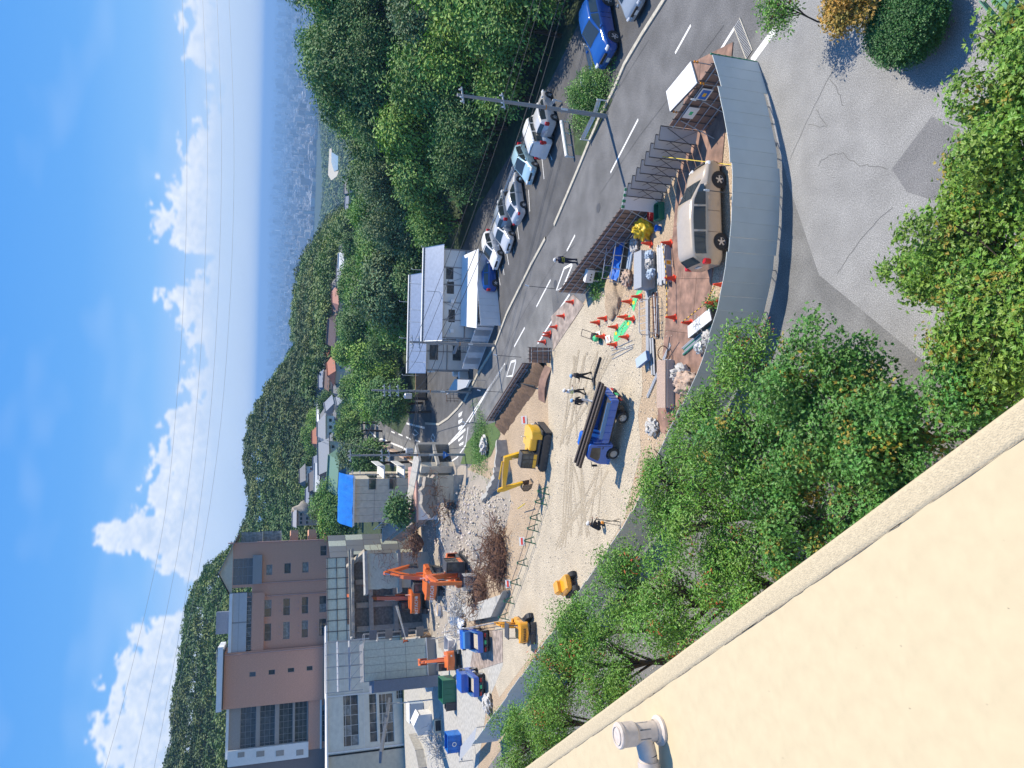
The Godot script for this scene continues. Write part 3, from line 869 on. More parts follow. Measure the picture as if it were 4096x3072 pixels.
func hoarding():
	var pts = [Vector3(16.1, 0, -32.3), Vector3(14.5, 0, -31.55), Vector3(12.9, 0, -30.95), Vector3(11.2, 0, -30.4), Vector3(9.5, 0, -30.2), Vector3(7.6, 0, -30.25), Vector3(5.4, 0, -30.5), Vector3(3.6, 0, -31.1), Vector3(1.0, 0, -32.6), Vector3(-6.2, 0, -38.5), Vector3(-8.0, 0, -40.1), Vector3(-12.1, 0, -44.9), Vector3(-14.0, 0, -46.9), Vector3(-22, 0, -56.2), Vector3(-35, 0, -71.5)]
	var ps = walk(pts, 0.68)
	var t = thing("site_hoarding", "curving hoarding of flat blue-grey panels between pavement and building site", "hoarding")
	var step := 0.0
	var run := 0
	for i in ps.size() - 1:
		var a: Vector3 = ps[i]
		var b: Vector3 = ps[i + 1]
		var d := (b - a).normalized()
		var nn := d.cross(Vector3.UP)
		run += 1
		if run > 3 + (i * 7) % 3:
			run = 0
			step = 0.05 + 0.05 * ((i * 5) % 4)
		var o := (a + b) * 0.5 + Vector3(0, 1.33 + step, 0) + nn * RNG.randf_range(-0.004, 0.004)
		var q := Basis(d, Vector3.UP, nn).rotated(d, RNG.randf_range(-0.006, 0.006))
		var s := S()
		s.bevel(o, Vector3(0.674, 2.58, 0.035), 0.008, q)
		part("panel", s, M.panel_grey, t)
		if i % 3 == 1:
			var inn := nn if nn.z < 0 else -nn
			part("post", S().tube(a + inn * 0.09, a + inn * 0.09 + Vector3(0, 2.5 + step, 0), 0.03), M.pipe_steel, t)
			part("brace", S().tube(a + inn * 0.1 + Vector3(0, 2.0, 0), a + inn * 1.0 + Vector3(0, 0.05, 0), 0.025), M.pipe_steel, t)
	var e: Vector3 = ps[0]
	var d0: Vector3 = (ps[0] - ps[1]).normalized()
	for k in 14:
		part("edge_strip", S().box(e + d0 * 0.03 + Vector3(0, 0.14 + k * 0.19, 0), Vector3(0.05, 0.17, 0.06 + 0.03 * (k % 2)), Basis(d0, Vector3.UP, d0.cross(Vector3.UP))), M.green_trim, t)
	# lamps that look over the top
	for k in [[Vector3(9.02, 0, -30.3), "slim grey lamp post with white head behind the hoarding beside the minivan"], [Vector3(13.6, 0, -31.6), "slim grey lamp post behind the hoarding near the white canopy"]]:
		var p: Vector3 = k[0] + Vector3(0, 0, -0.25)
		var l = thing("lamp_post", k[1], "lamp", p, 0.0, "small lamps on the hoarding")
		part("pole", S().tube(Vector3.ZERO, Vector3(0, 3.72, 0), 0.022), M.steel_dark, l)
		part("head", S().lathe([Vector2(0, 3.7), Vector2(0.05, 3.72), Vector2(0.055, 3.85), Vector2(0.03, 3.98), Vector2(0, 4.0)], Vector3.ZERO, Basis(), 10), M.white_paint, l)

# ---------------------------------------------------------------- brown fences, folding gate, canopy
func fence_run(called, label, a: Vector3, b: Vector3, h: float, n: int, m, inward := 1.0, braces := true, lift := 0.05):
	var t = thing(called, label, "fence")
	var d := (b - a).normalized()
	var nn := d.cross(Vector3.UP) * inward
	var w := a.distance_to(b) / n
	for i in n:
		var c := a + d * (w * (i + 0.5))
		var s := S()
		s.box(c + Vector3(0, lift + h * 0.5, 0), Vector3(w - 0.02, h, 0.02), Basis(d, Vector3.UP, d.cross(Vector3.UP)))
		for k in 3: s.box(c + d * (w * (0.3 * k - 0.3)) + Vector3(0, lift + h * 0.5, 0) - nn * 0.02, Vector3(w * 0.12, h, 0.024), Basis(d, Vector3.UP, d.cross(Vector3.UP)))
		part("panel", s, m, t)
		var q := a + d * (w * i)
		part("post", S().tube(q + nn * 0.06, q + nn * 0.06 + Vector3(0, h + 0.18, 0), 0.026), M.steel_dark, t)
		if braces and i % 3 == 1: part("brace", S().tube(q + nn * 0.08 + Vector3(0, h * 0.85, 0), q + nn * 1.0 + Vector3(0, 0.04, 0), 0.024), M.pipe_steel, t)
	for k in [0.12, 0.37, 0.62, 0.9]: part("rail", S().tube(a + nn * 0.1 + Vector3(0, lift + h * k, 0), b + nn * 0.1 + Vector3(0, lift + h * k, 0), 0.025), M.pipe_steel, t)
	return t

func site_fences():
	fence_run("panel_fence", "dark brown panel fence on pipe frame under the white canopy at the hoarding end", Vector3(15.9, 0, -32.7), Vector3(14.13, 0, -36.87), 2.25, 8, M.brown_panel, -1.0)
	# folding gate of grey panels with crossed bars
	var a: Vector3 = Vector3(14.07, 0, -37.23)
	var b: Vector3 = Vector3(11.53, 0, -41.53)
	var g = thing("folding_gate", "folding site gate of stepped grey panels with crossed bars", "gate")
	var d := (b - a).normalized()
	var nn := d.cross(Vector3.UP)
	if nn.z < 0: nn = -nn
	var n := 8
	for i in n:
		var p0 := a + (b - a) * (float(i) / n)
		var p1 := a + (b - a) * (float(i + 1) / n)
		var pc := (p0 + p1) * 0.5
		p0 = pc + Vector3(0.36, 0, 0.1)
		p1 = pc + Vector3(-0.36, 0, -0.1)
		var l := p0.distance_to(p1)
		var dd := (p1 - p0).normalized()
		part("panel", S().box((p0 + p1) * 0.5 + Vector3(0, 1.35, 0), Vector3(l - 0.06, 2.3, 0.02), Basis(dd, Vector3.UP, dd.cross(Vector3.UP))), M.gate_grey, g)
		var fr := S()
		for q in [p0, p1]: fr.tube(q + Vector3(0, 0.1, 0), q + Vector3(0, 2.52, 0), 0.03)
		fr.tube(p0 + Vector3(0, 2.52, 0), p1 + Vector3(0, 2.52, 0), 0.028)
		part("frame", fr, M.steel_dark, g)
		var q0 := p0 + nn * 0.1
		var q1 := p1 + nn * 0.3
		part("crossed_bar", S().bar(q0 + Vector3(0, 0.3, 0), q1 + Vector3(0, 2.1, 0), 0.05, 0.02), M.steel_dark, g)
		part("crossed_bar", S().bar(q0 + nn * 0.02 + Vector3(0, 2.1, 0), q1 + nn * 0.02 + Vector3(0, 0.3, 0), 0.05, 0.02), M.steel_dark, g)
		part("caster", S().lathe([Vector2(0, -0.03), Vector2(0.07, -0.03), Vector2(0.07, 0.03), Vector2(0, 0.03)], p0 + Vector3(0, 0.07, 0), Basis(Vector3(1, 0, 0), Vector3(0, 0, 1), Vector3(0, -1, 0)), 10), M.rubber, g)
	part("yellow_tape", S().bar(Vector3(13.21, 0, -39.23) + Vector3(0, 1.9, 0), Vector3(11.62, 0, -34.39), 0.04, 0.02), M.yellow, g)
	var w = thing("hoarding_board", "single white hoarding panel with green top stripes at the end of the folding gate", "panel")
	var wa: Vector3 = Vector3(11.42, 0, -41.38)
	var wb: Vector3 = Vector3(11.17, 0, -42.26)
	part("board", S().box((wa + wb) * 0.5 + Vector3(0, 1.25, 0), Vector3(1.3, 2.5, 0.03), Basis(Vector3(0.93, 0, 0.36), Vector3.UP, Vector3(-0.36, 0, 0.93))), M.white_sheet, w)
	for k in 4: part("stripe", S().box((wa + wb) * 0.5 + Vector3(0.93, 0, 0.36) * (k * 0.34 - 0.5) + Vector3(0, 2.42, 0.02), Vector3(0.17, 0.2, 0.04), Basis(Vector3(0.93, 0, 0.36), Vector3.UP, Vector3(-0.36, 0, 0.93))), M.green_trim, w)
	fence_run("panel_fence", "long dark brown panel fence on pipe frame along the lane behind the yellow sack", wb, Vector3(6.87, 0, -52.93), 2.1, 22, M.brown_panel, -1.0)
	fence_run("panel_fence", "short dark brown panel fence at the far side of the site entrance", Vector3(3.05, 0, -59.77), Vector3(1.8, 0, -59.69), 1.9, 4, M.brown_panel, -1.0)
	fence_run("sheet_fence", "low brown sheet fence on scaffold pipes above the earth bank", Vector3(1.84, 0, -62.38), Vector3(-3.74, 0, -73.31), 1.25, 13, M.brown_panel, -1.0, true, 0.35)
	var hose := S()
	hose.path([Vector3(-0.19, 0, -68.28) + Vector3(0, 0.9, 0), Vector3(0.16, 0, -65.57) + Vector3(0, 1.0, 0), Vector3(-0.14, 0, -62.4) + Vector3(0, 0.4, 0)], 0.06, 8)
	solo("black_hose", hose, M.black, "thick black hose drooping over the low sheet fence", "hose")
	# white canopy
	var c = thing("entrance_canopy", "flat white canopy sheet on pipes above the brown fence beside the hoarding end", "canopy")
	var q = [Vector3(16.59, 2.55, -34.37), Vector3(15.93, 2.55, -36.83), Vector3(14.7, 2.55, -36.36), Vector3(15.26, 2.55, -33.74)]
	var pl := PackedVector2Array()
	for p in q: pl.append(Vector2(p.x, p.z))
	part("roof_sheet", S().prism(pl, Vector3(0, 2.5, 0), Vector3(1, 0, 0), Vector3(0, 0, 1), Vector3(0, 0.05, 0)), M.white_sheet, c)
	for i in 4:
		var a0: Vector3 = q[i] + Vector3(0, -0.09, 0)
		var a1: Vector3 = q[(i + 1) % 4] + Vector3(0, -0.09, 0)
		part("edge_beam", S().bar(a0, a1, 0.05, 0.05), M.steel_dark, c)
		part("post", S().tube(Vector3(a0.x, 0, a0.z), a0, 0.028), M.pipe_steel, c)
		for k in 2: part("clamp", S().box(a0 + Vector3(0, -0.12 - k * 0.16, 0.03), Vector3(0.1, 0.07, 0.1)), M.amber_lamp, c)
	for k in [[0.42, "framed blue safety notice on the brown fence below the canopy", M.tarp_blue, M.tape_yellow], [0.72, "white notice with green emblem on the brown fence", M.white_paint, M.mat_green]]:
		var fa := Vector3(15.9, 0, -32.7)
		var fb: Vector3 = Vector3(14.13, 0, -36.87)
		var fd := (fb - fa).normalized()
		var fn := fd.cross(Vector3.UP) * -1.0
		var s = thing("notice_board", k[1], "notice")
		var o: Vector3 = fa.lerp(fb, k[0]) + fn * 0.14 + Vector3(0, 1.7, 0)
		var bq := Basis(fd, Vector3.UP, fd.cross(Vector3.UP))
		part("frame", S().box(o, Vector3(0.8, 0.62, 0.03), bq), M.white_paint, s)
		part("print", S().box(o + fn * 0.02, Vector3(0.62, 0.46, 0.01), bq), k[2], s)
		part("emblem", S().box(o + fn * 0.027, Vector3(0.24, 0.18, 0.008), bq), k[3], s)


# ---------------------------------------------------------------- walls with real openings
# local frame of a facade: x along the wall, y up, z into the house
func facade(root, a: Vector2, b: Vector2, m, holes, reveal := 0.18, trim = null, zo := 0.0):
	var x0 := minf(a.x, b.x)
	var x1 := maxf(a.x, b.x)
	var y0 := minf(a.y, b.y)
	var y1 := maxf(a.y, b.y)
	var xs := [x0, x1]
	var ys := [y0, y1]
	var rs := []
	for h in holes:
		var r := [maxf(minf(h[0].x, h[1].x), x0 + 0.02), minf(maxf(h[0].x, h[1].x), x1 - 0.02), maxf(minf(h[0].y, h[1].y), y0 + 0.02), minf(maxf(h[0].y, h[1].y), y1 - 0.02)]
		rs.append(r)
		xs.append_array([r[0], r[1]])
		ys.append_array([r[2], r[3]])
	xs.sort()
	ys.sort()
	var s := S()
	for i in xs.size() - 1:
		for j in ys.size() - 1:
			if xs[i + 1] - xs[i] < 1e-4 or ys[j + 1] - ys[j] < 1e-4: continue
			var c := Vector2((xs[i] + xs[i + 1]) * 0.5, (ys[j] + ys[j + 1]) * 0.5)
			var open := false
			for r in rs:
				if c.x > r[0] and c.x < r[1] and c.y > r[2] and c.y < r[3]: open = true
			if not open: s.quad(Vector3(xs[i], ys[j], 0), Vector3(xs[i + 1], ys[j], 0), Vector3(xs[i + 1], ys[j + 1], 0), Vector3(xs[i], ys[j + 1], 0))
	for r in rs:
		var k = [Vector3(r[0], r[2], 0), Vector3(r[1], r[2], 0), Vector3(r[1], r[3], 0), Vector3(r[0], r[3], 0)]
		for i in 4: s.quad(k[i], k[(i + 1) % 4], k[(i + 1) % 4] + Vector3(0, 0, reveal + 0.1), k[i] + Vector3(0, 0, reveal + 0.1))
	part("wall", s, m, root).position.z = zo
	for i in rs.size():
		var r = rs[i]
		var h = holes[i]
		window(root, r[0], r[1], r[2], r[3], h[2], h[3], h[4], reveal, trim).position.z = zo

func window(root, x0, x1, y0, y1, nx: int, ny: int, gm, z: float, trim = null):
	if trim == null: trim = M.frame_grey
	var fw := 0.05
	var f := S()
	f.box(Vector3((x0 + x1) / 2, y0 + fw / 2, z), Vector3(x1 - x0, fw, 0.08))
	f.box(Vector3((x0 + x1) / 2, y1 - fw / 2, z), Vector3(x1 - x0, fw, 0.08))
	for i in nx + 1:
		var x = lerp(x0 + fw / 2, x1 - fw / 2, float(i) / nx)
		f.box(Vector3(x, (y0 + y1) / 2, z), Vector3(fw, y1 - y0 - fw * 2.0, 0.078))
	for j in range(1, ny):
		var y = lerp(y0 + fw / 2, y1 - fw / 2, float(j) / ny)
		f.box(Vector3((x0 + x1) / 2, y, z), Vector3(x1 - x0 - fw, fw, 0.076))
	var w = part("window", f, trim, root)
	for i in nx:
		for j in ny:
			var a := Vector2(lerp(x0, x1, float(i) / nx) + fw * 0.5, lerp(y0, y1, float(j) / ny) + fw * 0.5)
			var b := Vector2(lerp(x0, x1, float(i + 1) / nx) - fw * 0.5, lerp(y0, y1, float(j + 1) / ny) - fw * 0.5)
			var tilt := RNG.randf_range(-0.006, 0.006)
			part("pane", S().box(Vector3((a.x + b.x) / 2, (a.y + b.y) / 2, z + 0.025 + tilt), Vector3(b.x - a.x, b.y - a.y, 0.012)), gm if gm != null else [M.glass_dark, M.glass_room, M.blind][RNG.randi() % 3], w)
	return w

func slab(called, root, a: Vector2, b: Vector2, z0: float, z1: float, m):
	return part(called, S().box(Vector3((a.x + b.x) / 2, (a.y + b.y) / 2, (z0 + z1) / 2), Vector3(absf(b.x - a.x), absf(b.y - a.y), absf(z1 - z0))), m, root)

# ---------------------------------------------------------------- brown tiled block on the slope
func brown_block():
	var t = framed("tiled_block", "tall brown tiled block with gabled corner, grey attic screen and stair tower", "building", Vector3(-27.6, 0, -136), Vector3(-0.968803, 0.000000, 0.247831))
	var lo := -1.0
	var g = M.glass_room
	# gabled corner
	var a: Vector2 = Vector2(0.05, 26.5)
	var b: Vector2 = Vector2(7.24, 26.3)
	var holes := [[Vector2(2.55, 26.43), Vector2(6.79, 23.31), 3, 4, M.glass_dark], [Vector2(3.76, 21.19), Vector2(5.45, 20.23), 1, 1, M.blind], [Vector2(3.67, 18.29), Vector2(5.35, 17.24), 1, 1, M.glass_room], [Vector2(3.64, 15.35), Vector2(5.36, 14.35), 1, 1, M.blind], [Vector2(1, 12.38), Vector2(2.68, 11.34), 2, 1, M.glass_room]]
	facade(t, Vector2(a.x, lo), Vector2(b.x, a.y), M.brick_brown, holes)
	slab("body", t, Vector2(a.x, lo), Vector2(b.x, a.y), 0.4, 13.0, M.brick_brown)
	part("side_wall", S().quad(Vector3(a.x, lo, 0), Vector3(a.x, a.y, 0), Vector3(a.x, a.y, 13), Vector3(a.x, lo, 13)), M.brick_brown, t)
	var ridge: Vector2 = Vector2(4.85, 28.74)
	var e0: Vector2 = Vector2(-0.02, 26.03)
	var e1: Vector2 = Vector2(8.63, 26.56)
	part("gable", S().prism(PackedVector2Array([Vector2(a.x - 0.1, a.y), Vector2(e1.x, a.y), Vector2(ridge.x, ridge.y - 0.15)]), Vector3(0, 0, -0.02), Vector3.RIGHT, Vector3.UP, Vector3(0, 0, 0.3)), M.beige_wall, t)
	var rf := S()
	rf.quad(Vector3(a.x - 1.8, a.y - 0.9, -0.5), Vector3(ridge.x, ridge.y, -0.5), Vector3(ridge.x, ridge.y, 13), Vector3(a.x - 1.8, a.y - 0.9, 13))
	rf.quad(Vector3(ridge.x, ridge.y, -0.5), Vector3(e1.x + 0.9, a.y - 0.2, -0.5), Vector3(e1.x + 0.9, a.y - 0.2, 13), Vector3(ridge.x, ridge.y, 13))
	rf.quad(Vector3(a.x - 1.8, a.y - 1.0, -0.5), Vector3(ridge.x, ridge.y - 0.12, -0.5), Vector3(ridge.x, ridge.y, -0.5), Vector3(a.x - 1.8, a.y - 0.9, -0.5))
	part("roof", rf, M.roof_grey, t)
	slab("balcony_screen", t, Vector2(2.12, 23.3), Vector2(6.79, 21.86), -0.7, 0.0, M.frame_grey)
	# balconies on the corner: stacked glass and tiled fronts
	for k in [[Vector2(-1.82, 25.3), Vector2(-0.11, 21.94), true], [Vector2(-1.86, 21.75), Vector2(-0.04, 18.92), true], [Vector2(-1.87, 17.27), Vector2(0.02, 16.03), false], [Vector2(-1.88, 14.28), Vector2(0.08, 12.97), false], [Vector2(-2.27, 11.5), Vector2(0.04, 10.39), false]]:
		if k[2]:
			window(t, minf(k[0].x, k[1].x), maxf(k[0].x, k[1].x), minf(k[0].y, k[1].y), maxf(k[0].y, k[1].y), 1, 2, M.blind, 1.2)
			slab("balcony_floor", t, Vector2(k[0].x, k[1].y - 0.15), Vector2(k[1].x, k[1].y), 0.8, 4.0, M.beige_wall)
		else:
			slab("balcony_front", t, k[0], k[1], 0.8, 4.0, M.brick_brown)
	# middle wing
	var m0: Vector2 = Vector2(7.41, 23.4)
	var m1: Vector2 = Vector2(17.28, 26.42)
	var rows := []
	for k in [[Vector2(9.46, 21.36), Vector2(12.13, 20.25)], [Vector2(9.42, 18.38), Vector2(12.11, 17.3)], [Vector2(9.38, 15.39), Vector2(12.05, 14.36)], [Vector2(9.36, 12.52), Vector2(12.03, 11.35)], [Vector2(13.23, 21.28), Vector2(15.94, 20.24)], [Vector2(13.19, 18.35), Vector2(15.9, 17.31)], [Vector2(13.15, 15.38), Vector2(15.87, 14.36)], [Vector2(13.09, 12.54), Vector2(15.82, 11.38)]]: rows.append([k[0], k[1], 2, 1, null])
	facade(t, Vector2(b.x + 0.01, lo), Vector2(m1.x, m0.y), M.brick_brown, rows)
	slab("body", t, Vector2(b.x, lo), Vector2(m1.x, m0.y), 0.4, 13.0, M.brick_brown)
	var ss := S()
	var s0: Vector2 = Vector2(8.15, 24.3)
	var s1: Vector2 = Vector2(17.17, 23.18)
	window(t, s0.x, s1.x, s1.y, s0.y, 13, 1, null, 0.5, M.trim_white)
	slab("attic_core", t, s0, s1, 0.6, 12.0, M.brick_brown)
	slab("attic_ledge", t, Vector2(8.21, 23.3), Vector2(17.31, 21.37), -0.6, -0.02, M.brick_brown)
	var sc0: Vector2 = Vector2(8.01, 26.6)
	var sc1: Vector2 = Vector2(17.45, 24.09)
	for i in 2:
		var xa := lerpf(sc0.x, sc1.x, i * 0.5 + 0.01)
		var xb := lerpf(sc0.x, sc1.x, i * 0.5 + 0.49)
		for j in 2:
			slab("screen_panel", t, Vector2(xa, lerpf(sc0.y, sc1.y, j * 0.5 + 0.01)), Vector2(xb, lerpf(sc0.y, sc1.y, j * 0.5 + 0.49)), -0.5, -0.42, M.slate_blue if j == 3 else M.gate_grey)
	slab("screen_back", t, sc0, sc1, -0.4, 11.0, M.frame_grey)
	slab("coping", t, Vector2(8.11, 26.85), Vector2(17.34, 26.36), -0.7, 11.0, M.white_sheet)
	slab("roof_plant", t, Vector2(11.02, 28.97), Vector2(14.56, 26.71), 4.0, 8.0, M.slate_blue)
	# stair tower
	var t0: Vector2 = Vector2(16.4, 27.62)
	var t1: Vector2 = Vector2(26.72, 11.24)
	var sl := []
	for k in [[Vector2(20.48, 23.48), Vector2(21.21, 22.51)], [Vector2(20.42, 20.54), Vector2(21.16, 19.54)], [Vector2(20.41, 17.56), Vector2(21.07, 16.54)], [Vector2(20.37, 14.58), Vector2(21.06, 13.62)]]: sl.append([k[0], k[1], 1, 1, M.glass_dark])
	for h in sl: h[0] -= Vector2(0, 0)
	var tw = t
	facade(tw, Vector2(Vector2(17.29, 20.98).x, lo), Vector2(Vector2(25.74, 20.82).x, t0.y), M.brick_brown, sl, 0.18, null, -0.8)
	slab("body", tw, Vector2(Vector2(17.29, 20.98).x, lo), Vector2(Vector2(25.74, 20.82).x, t0.y), -0.45, 11.2, M.brick_brown)
	for xx in [Vector2(17.29, 20.98).x, Vector2(25.74, 20.82).x]: part("side_wall", S().quad(Vector3(xx, lo, -0.8), Vector3(xx, t0.y, -0.8), Vector3(xx, t0.y, 11.1), Vector3(xx, lo, 11.1)), M.brick_brown, tw)
	slab("roof_slab", tw, Vector2(16.26, 28.32), Vector2(25.9, 27.5), -1.8, 11.2, M.white_sheet)
	slab("roof_band", tw, Vector2(16.65, 27.8), Vector2(25.56, 27.31), -1.2, 10.8, M.charcoal)
	# glazed bay
	var bay := []
	for k in [[Vector2(25.49, 24.64), Vector2(32.4, 22.29)], [Vector2(25.66, 21.69), Vector2(32.43, 19.4)], [Vector2(25.69, 18.75), Vector2(32.41, 16.64)], [Vector2(25.53, 16.3), Vector2(32.49, 14.38)]]: bay.append([k[0], k[1], 7, 3, M.glass_room])
	facade(t, Vector2(Vector2(25.8, 20.82).x, Vector2(29.1, 14.24).y), Vector2(Vector2(32.98, 20.68).x, Vector2(27.77, 26.58).y), M.stone_grey, bay, 0.5)
	slab("body", t, Vector2(Vector2(25.8, 20.82).x, lo), Vector2(Vector2(32.98, 20.68).x, Vector2(27.77, 26.58).y), 0.8, 12.0, M.stone_grey)
	slab("parapet", t, Vector2(25.66, 26.8), Vector2(33.15, 26.37), -0.25, 11.0, M.trim_white)
	slab("pier", t, Vector2(31.92, 26.41), Vector2(34.2, 14.2), -0.7, 0.5, M.trim_white)
	for k in [[Vector2(32.25, 24.93), Vector2(32.98, 23.92)], [Vector2(32.42, 22.16), Vector2(33.24, 20.94)], [Vector2(32.66, 19.21), Vector2(33.48, 17.98)], [Vector2(32.92, 16.08), Vector2(33.74, 14.98)]]:
		slab("niche", t, k[0], k[1], -0.76, -0.69, M.stone_grey)
	slab("lower_wall", t, Vector2(25.33, 14.21), Vector2(33.17, 11.23), -0.35, 0.8, M.brick_brown)
	window(t, Vector2(26.64, 12.01).x, Vector2(32.15, 11.99).x, Vector2(29.42, 11.3).y, Vector2(29.33, 12.08).y, 7, 1, null, -0.45)
	slab("sill_band", t, Vector2(25.24, 12.38), Vector2(33.2, 12.13), -0.7, -0.3, M.trim_white)
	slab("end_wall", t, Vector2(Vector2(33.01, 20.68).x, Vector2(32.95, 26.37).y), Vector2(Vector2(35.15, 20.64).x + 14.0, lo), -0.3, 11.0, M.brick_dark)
	# downpipes
	for k in [[Vector2(8.63, 26.53), Vector2(7.31, 11.27), 0.5], [Vector2(17.41, 27.48), Vector2(17.24, 11.26), -0.9], [Vector2(-0.22, 27.34), Vector2(0.03, 11.28), -0.06]]:
		part("downpipe", S().tube(Vector3(k[0].x + 0.2, k[0].y, -0.14 if k[2] > -0.5 else -0.98), Vector3(k[0].x + 0.2, k[1].y, -0.14 if k[2] > -0.5 else -0.98), 0.09), M.trim_rose, t)
	part("downpipe", S().tube(Vector3(Vector2(6.7, 21.89).x, Vector2(6.7, 21.89).y, -0.14), Vector3(Vector2(6.7, 21.89).x, lo, -0.14), 0.09), M.trim_rose, t)
	var vents := S()
	for k in [Vector2(10.24, 18.88), Vector2(11.38, 18.86), Vector2(10.15, 15.9), Vector2(11.2, 15.94), Vector2(13.91, 18.88), Vector2(15.07, 18.91), Vector2(13.9, 15.86), Vector2(15.05, 15.9), Vector2(13.77, 13.03), Vector2(14.39, 13.02), Vector2(15.02, 13.02)]:
		part("wall_vent", S().lathe([Vector2(0.12, 0), Vector2(0.12, 0.14), Vector2(0.0, 0.16)], Vector3(k.x, k.y, 0), Basis(Vector3.RIGHT, Vector3(0, 0, -1), Vector3.UP), 8), M.trim_rose, t)
	part("rooftop_railing", S().tube(Vector3(Vector2(16.59, 28.57).x, Vector2(16.59, 28.52).y, -1.2), Vector3(Vector2(25.51, 28.28).x, Vector2(25.52, 28.22).y, -1.2), 0.04), M.frame_grey, t)


# ---------------------------------------------------------------- pale hall in front of it
func pale_hall():
	var t = framed("assembly_hall", "low pale hall with gridded windows and white downpipes below the brown block", "building", Vector3(-41.83, 0, -127), Vector3(-0.926191, 0.000000, 0.377054))
	var top: float = Vector2(8.55, 11.67).y
	var x0: float = Vector2(-1.97, 7.52).x
	var x1: float = Vector2(17.08, 7.94).x
	var holes = [[Vector2(8.79, 9.3), Vector2(16.19, 6.97), 5, 2, null], [Vector2(8.97, 5.25), Vector2(16.01, 4.08), 5, 1, null], [Vector2(9.12, 3.68), Vector2(16.31, 1.43), 5, 2, null], [Vector2(6.79, 2.46), Vector2(8.41, -1.1), 1, 1, M.glass_dark], [Vector2(8.68, 0.85), Vector2(10.08, -1.25), 2, 3, null]]
	facade(t, Vector2(x0, -0.3), Vector2(x1, top), M.hall_wall, holes, 0.2, M.trim_white)
	slab("body", t, Vector2(x0, -0.3), Vector2(x1, top - 0.05), 0.45, 3.6, M.hall_wall)
	slab("roof_edge", t, Vector2(x0 - 0.1, top), Vector2(x1 + 16.0, top + 0.22), -0.2, 3.6, M.trim_white)
	slab("end_wall", t, Vector2(x1 + 0.3, -0.3), Vector2(x1 + 16.0, top - 0.02), 0.2, 3.5, M.beige_wall)
	for k in [Vector2(0.52, 7.57).x, Vector2(8.75, 7.75).x, Vector2(16.83, 7.93).x]:
		part("downpipe", S().tube(Vector3(k, -0.2, -0.12), Vector3(k, top, -0.12), 0.13), M.trim_white, t)
	var seams := S()
	for i in 4:
		var y := 2.0 + i * 2.9
		part("cornice", S().box(Vector3((x0 + x1) / 2, y + 1.2, -0.01), Vector3(x1 - x0, 0.05, 0.03)), M.trim_white, t)
	# plywood enclosure in front
	var e = framed("plywood_enclosure", "box of pale green boarding with slate end beside the pale hall", "enclosure", Vector3(-33.83, 3.73, -100) * Vector3(1, 0, 1), Vector3(-0.926191, 0.000000, 0.377054))
	var p0: Vector3 = Vector3(-33.36, 9.48, -100)
	var w: float = 4.7
	var h: float = p0.y
	for i in 5:
		for j in 3:
			part("board", S().box(Vector3(w * (i + 0.5) / 5, 1.4 + (h - 1.4) * (j + 0.5) / 3, 0), Vector3(w / 5 - 0.04, (h - 1.4) / 3 - 0.04, 0.05)), M.ply_pale, e)
	part("backing", S().box(Vector3(w / 2, h / 2, 2.3), Vector3(w, h - 0.05, 4.5)), M.frame_grey, e)
	part("end_board", S().box(Vector3(w + 0.75, h * 0.45, 0.6), Vector3(1.4, h * 0.9, 4.2)), M.slate_blue, e)
	part("base_rail", S().box(Vector3(w / 2, 1.3, -0.1), Vector3(w, 0.14, 0.16)), M.trim_white, e)
	# scaffold round the enclosure top
	var sc = thing("pipe_scaffold", "light pipe scaffold standing on top of the pale green enclosure", "scaffold")
	scaffold(sc, Vector3(-33.01, 9.84, -99), Vector3(-0.926191, 0.000000, 0.377054), 6.0, 4.4, 4, 3, 2.0)
	var s2 = thing("pipe_scaffold", "narrow pipe scaffold with blue netting between enclosure and demolished shell", "scaffold")
	scaffold(s2, Vector3(-33.67, 2.94, -103) * Vector3(1, 0, 1), Vector3(-0.926191, 0.000000, 0.377054), 1.7, 9.0, 1, 5, 1.4)
	for i in 4: part("netting", S().box(Vector3(-33.75, 4.47, -102.5) * Vector3(1, 0, 1) + Vector3(0, 1.6 + i * 2.1, 0), Vector3(1.3, 1.0, 0.03)), M.slate_blue if i % 2 else M.frame_grey, s2)
	# slanting grey pergola beam with its post (roof of a covered way)
	var cw = thing("covered_walkway", "dark grey slanting walkway roof on white round posts in front of the pale hall", "walkway")
	var c0: Vector3 = Vector3(-42.36, 5.81, -101)
	var c1: Vector3 = Vector3(-44.06, 8.57, -90)
	part("roof", S().bar(c0, c1, 1.5, 0.3), M.slate_blue, cw)
	for k in [0.03]:
		var p := c0.lerp(c1, k)
		part("post", S().tube(Vector3(p.x, 0, p.z), p + Vector3(0, -0.15, 0), 0.08, 0.08, 12), M.trim_white, cw)

func scaffold(root, o: Vector3, x: Vector3, w: float, h: float, nx: int, ny: int, depth: float):
	var z := x.cross(Vector3.UP)
	for i in nx + 1:
		for k in 2:
			var p := o + x * (w * i / nx) + z * depth * k
			part("upright", S().tube(p, p + Vector3(0, h, 0), 0.045, 0.045, 6), M.pipe_steel, root)
	for j in range(1, ny + 1):
		for k in 2:
			var p := o + z * depth * k + Vector3(0, h * j / ny, 0)
			part("ledger", S().tube(p, p + x * w, 0.04, 0.04, 6), M.pipe_steel, root)
		for i in nx + 1:
			var p := o + x * (w * i / nx) + Vector3(0, h * j / ny, 0)
			part("transom", S().tube(p, p + z * depth, 0.04, 0.04, 6), M.pipe_steel, root)
		if j < ny:
			part("deck", S().box(o + x * w * 0.5 + z * depth * 0.5 + Vector3(0, h * j / ny + 0.06, 0), Vector3(w, 0.05, depth * 0.8), Basis(x, Vector3.UP, z)), M.zinc, root)
	for i in nx:
		var p := o + x * (w * i / nx)
		part("brace", S().tube(p, p + x * (w / nx) + Vector3(0, h / ny, 0), 0.035, 0.035, 6), M.pipe_steel, root)

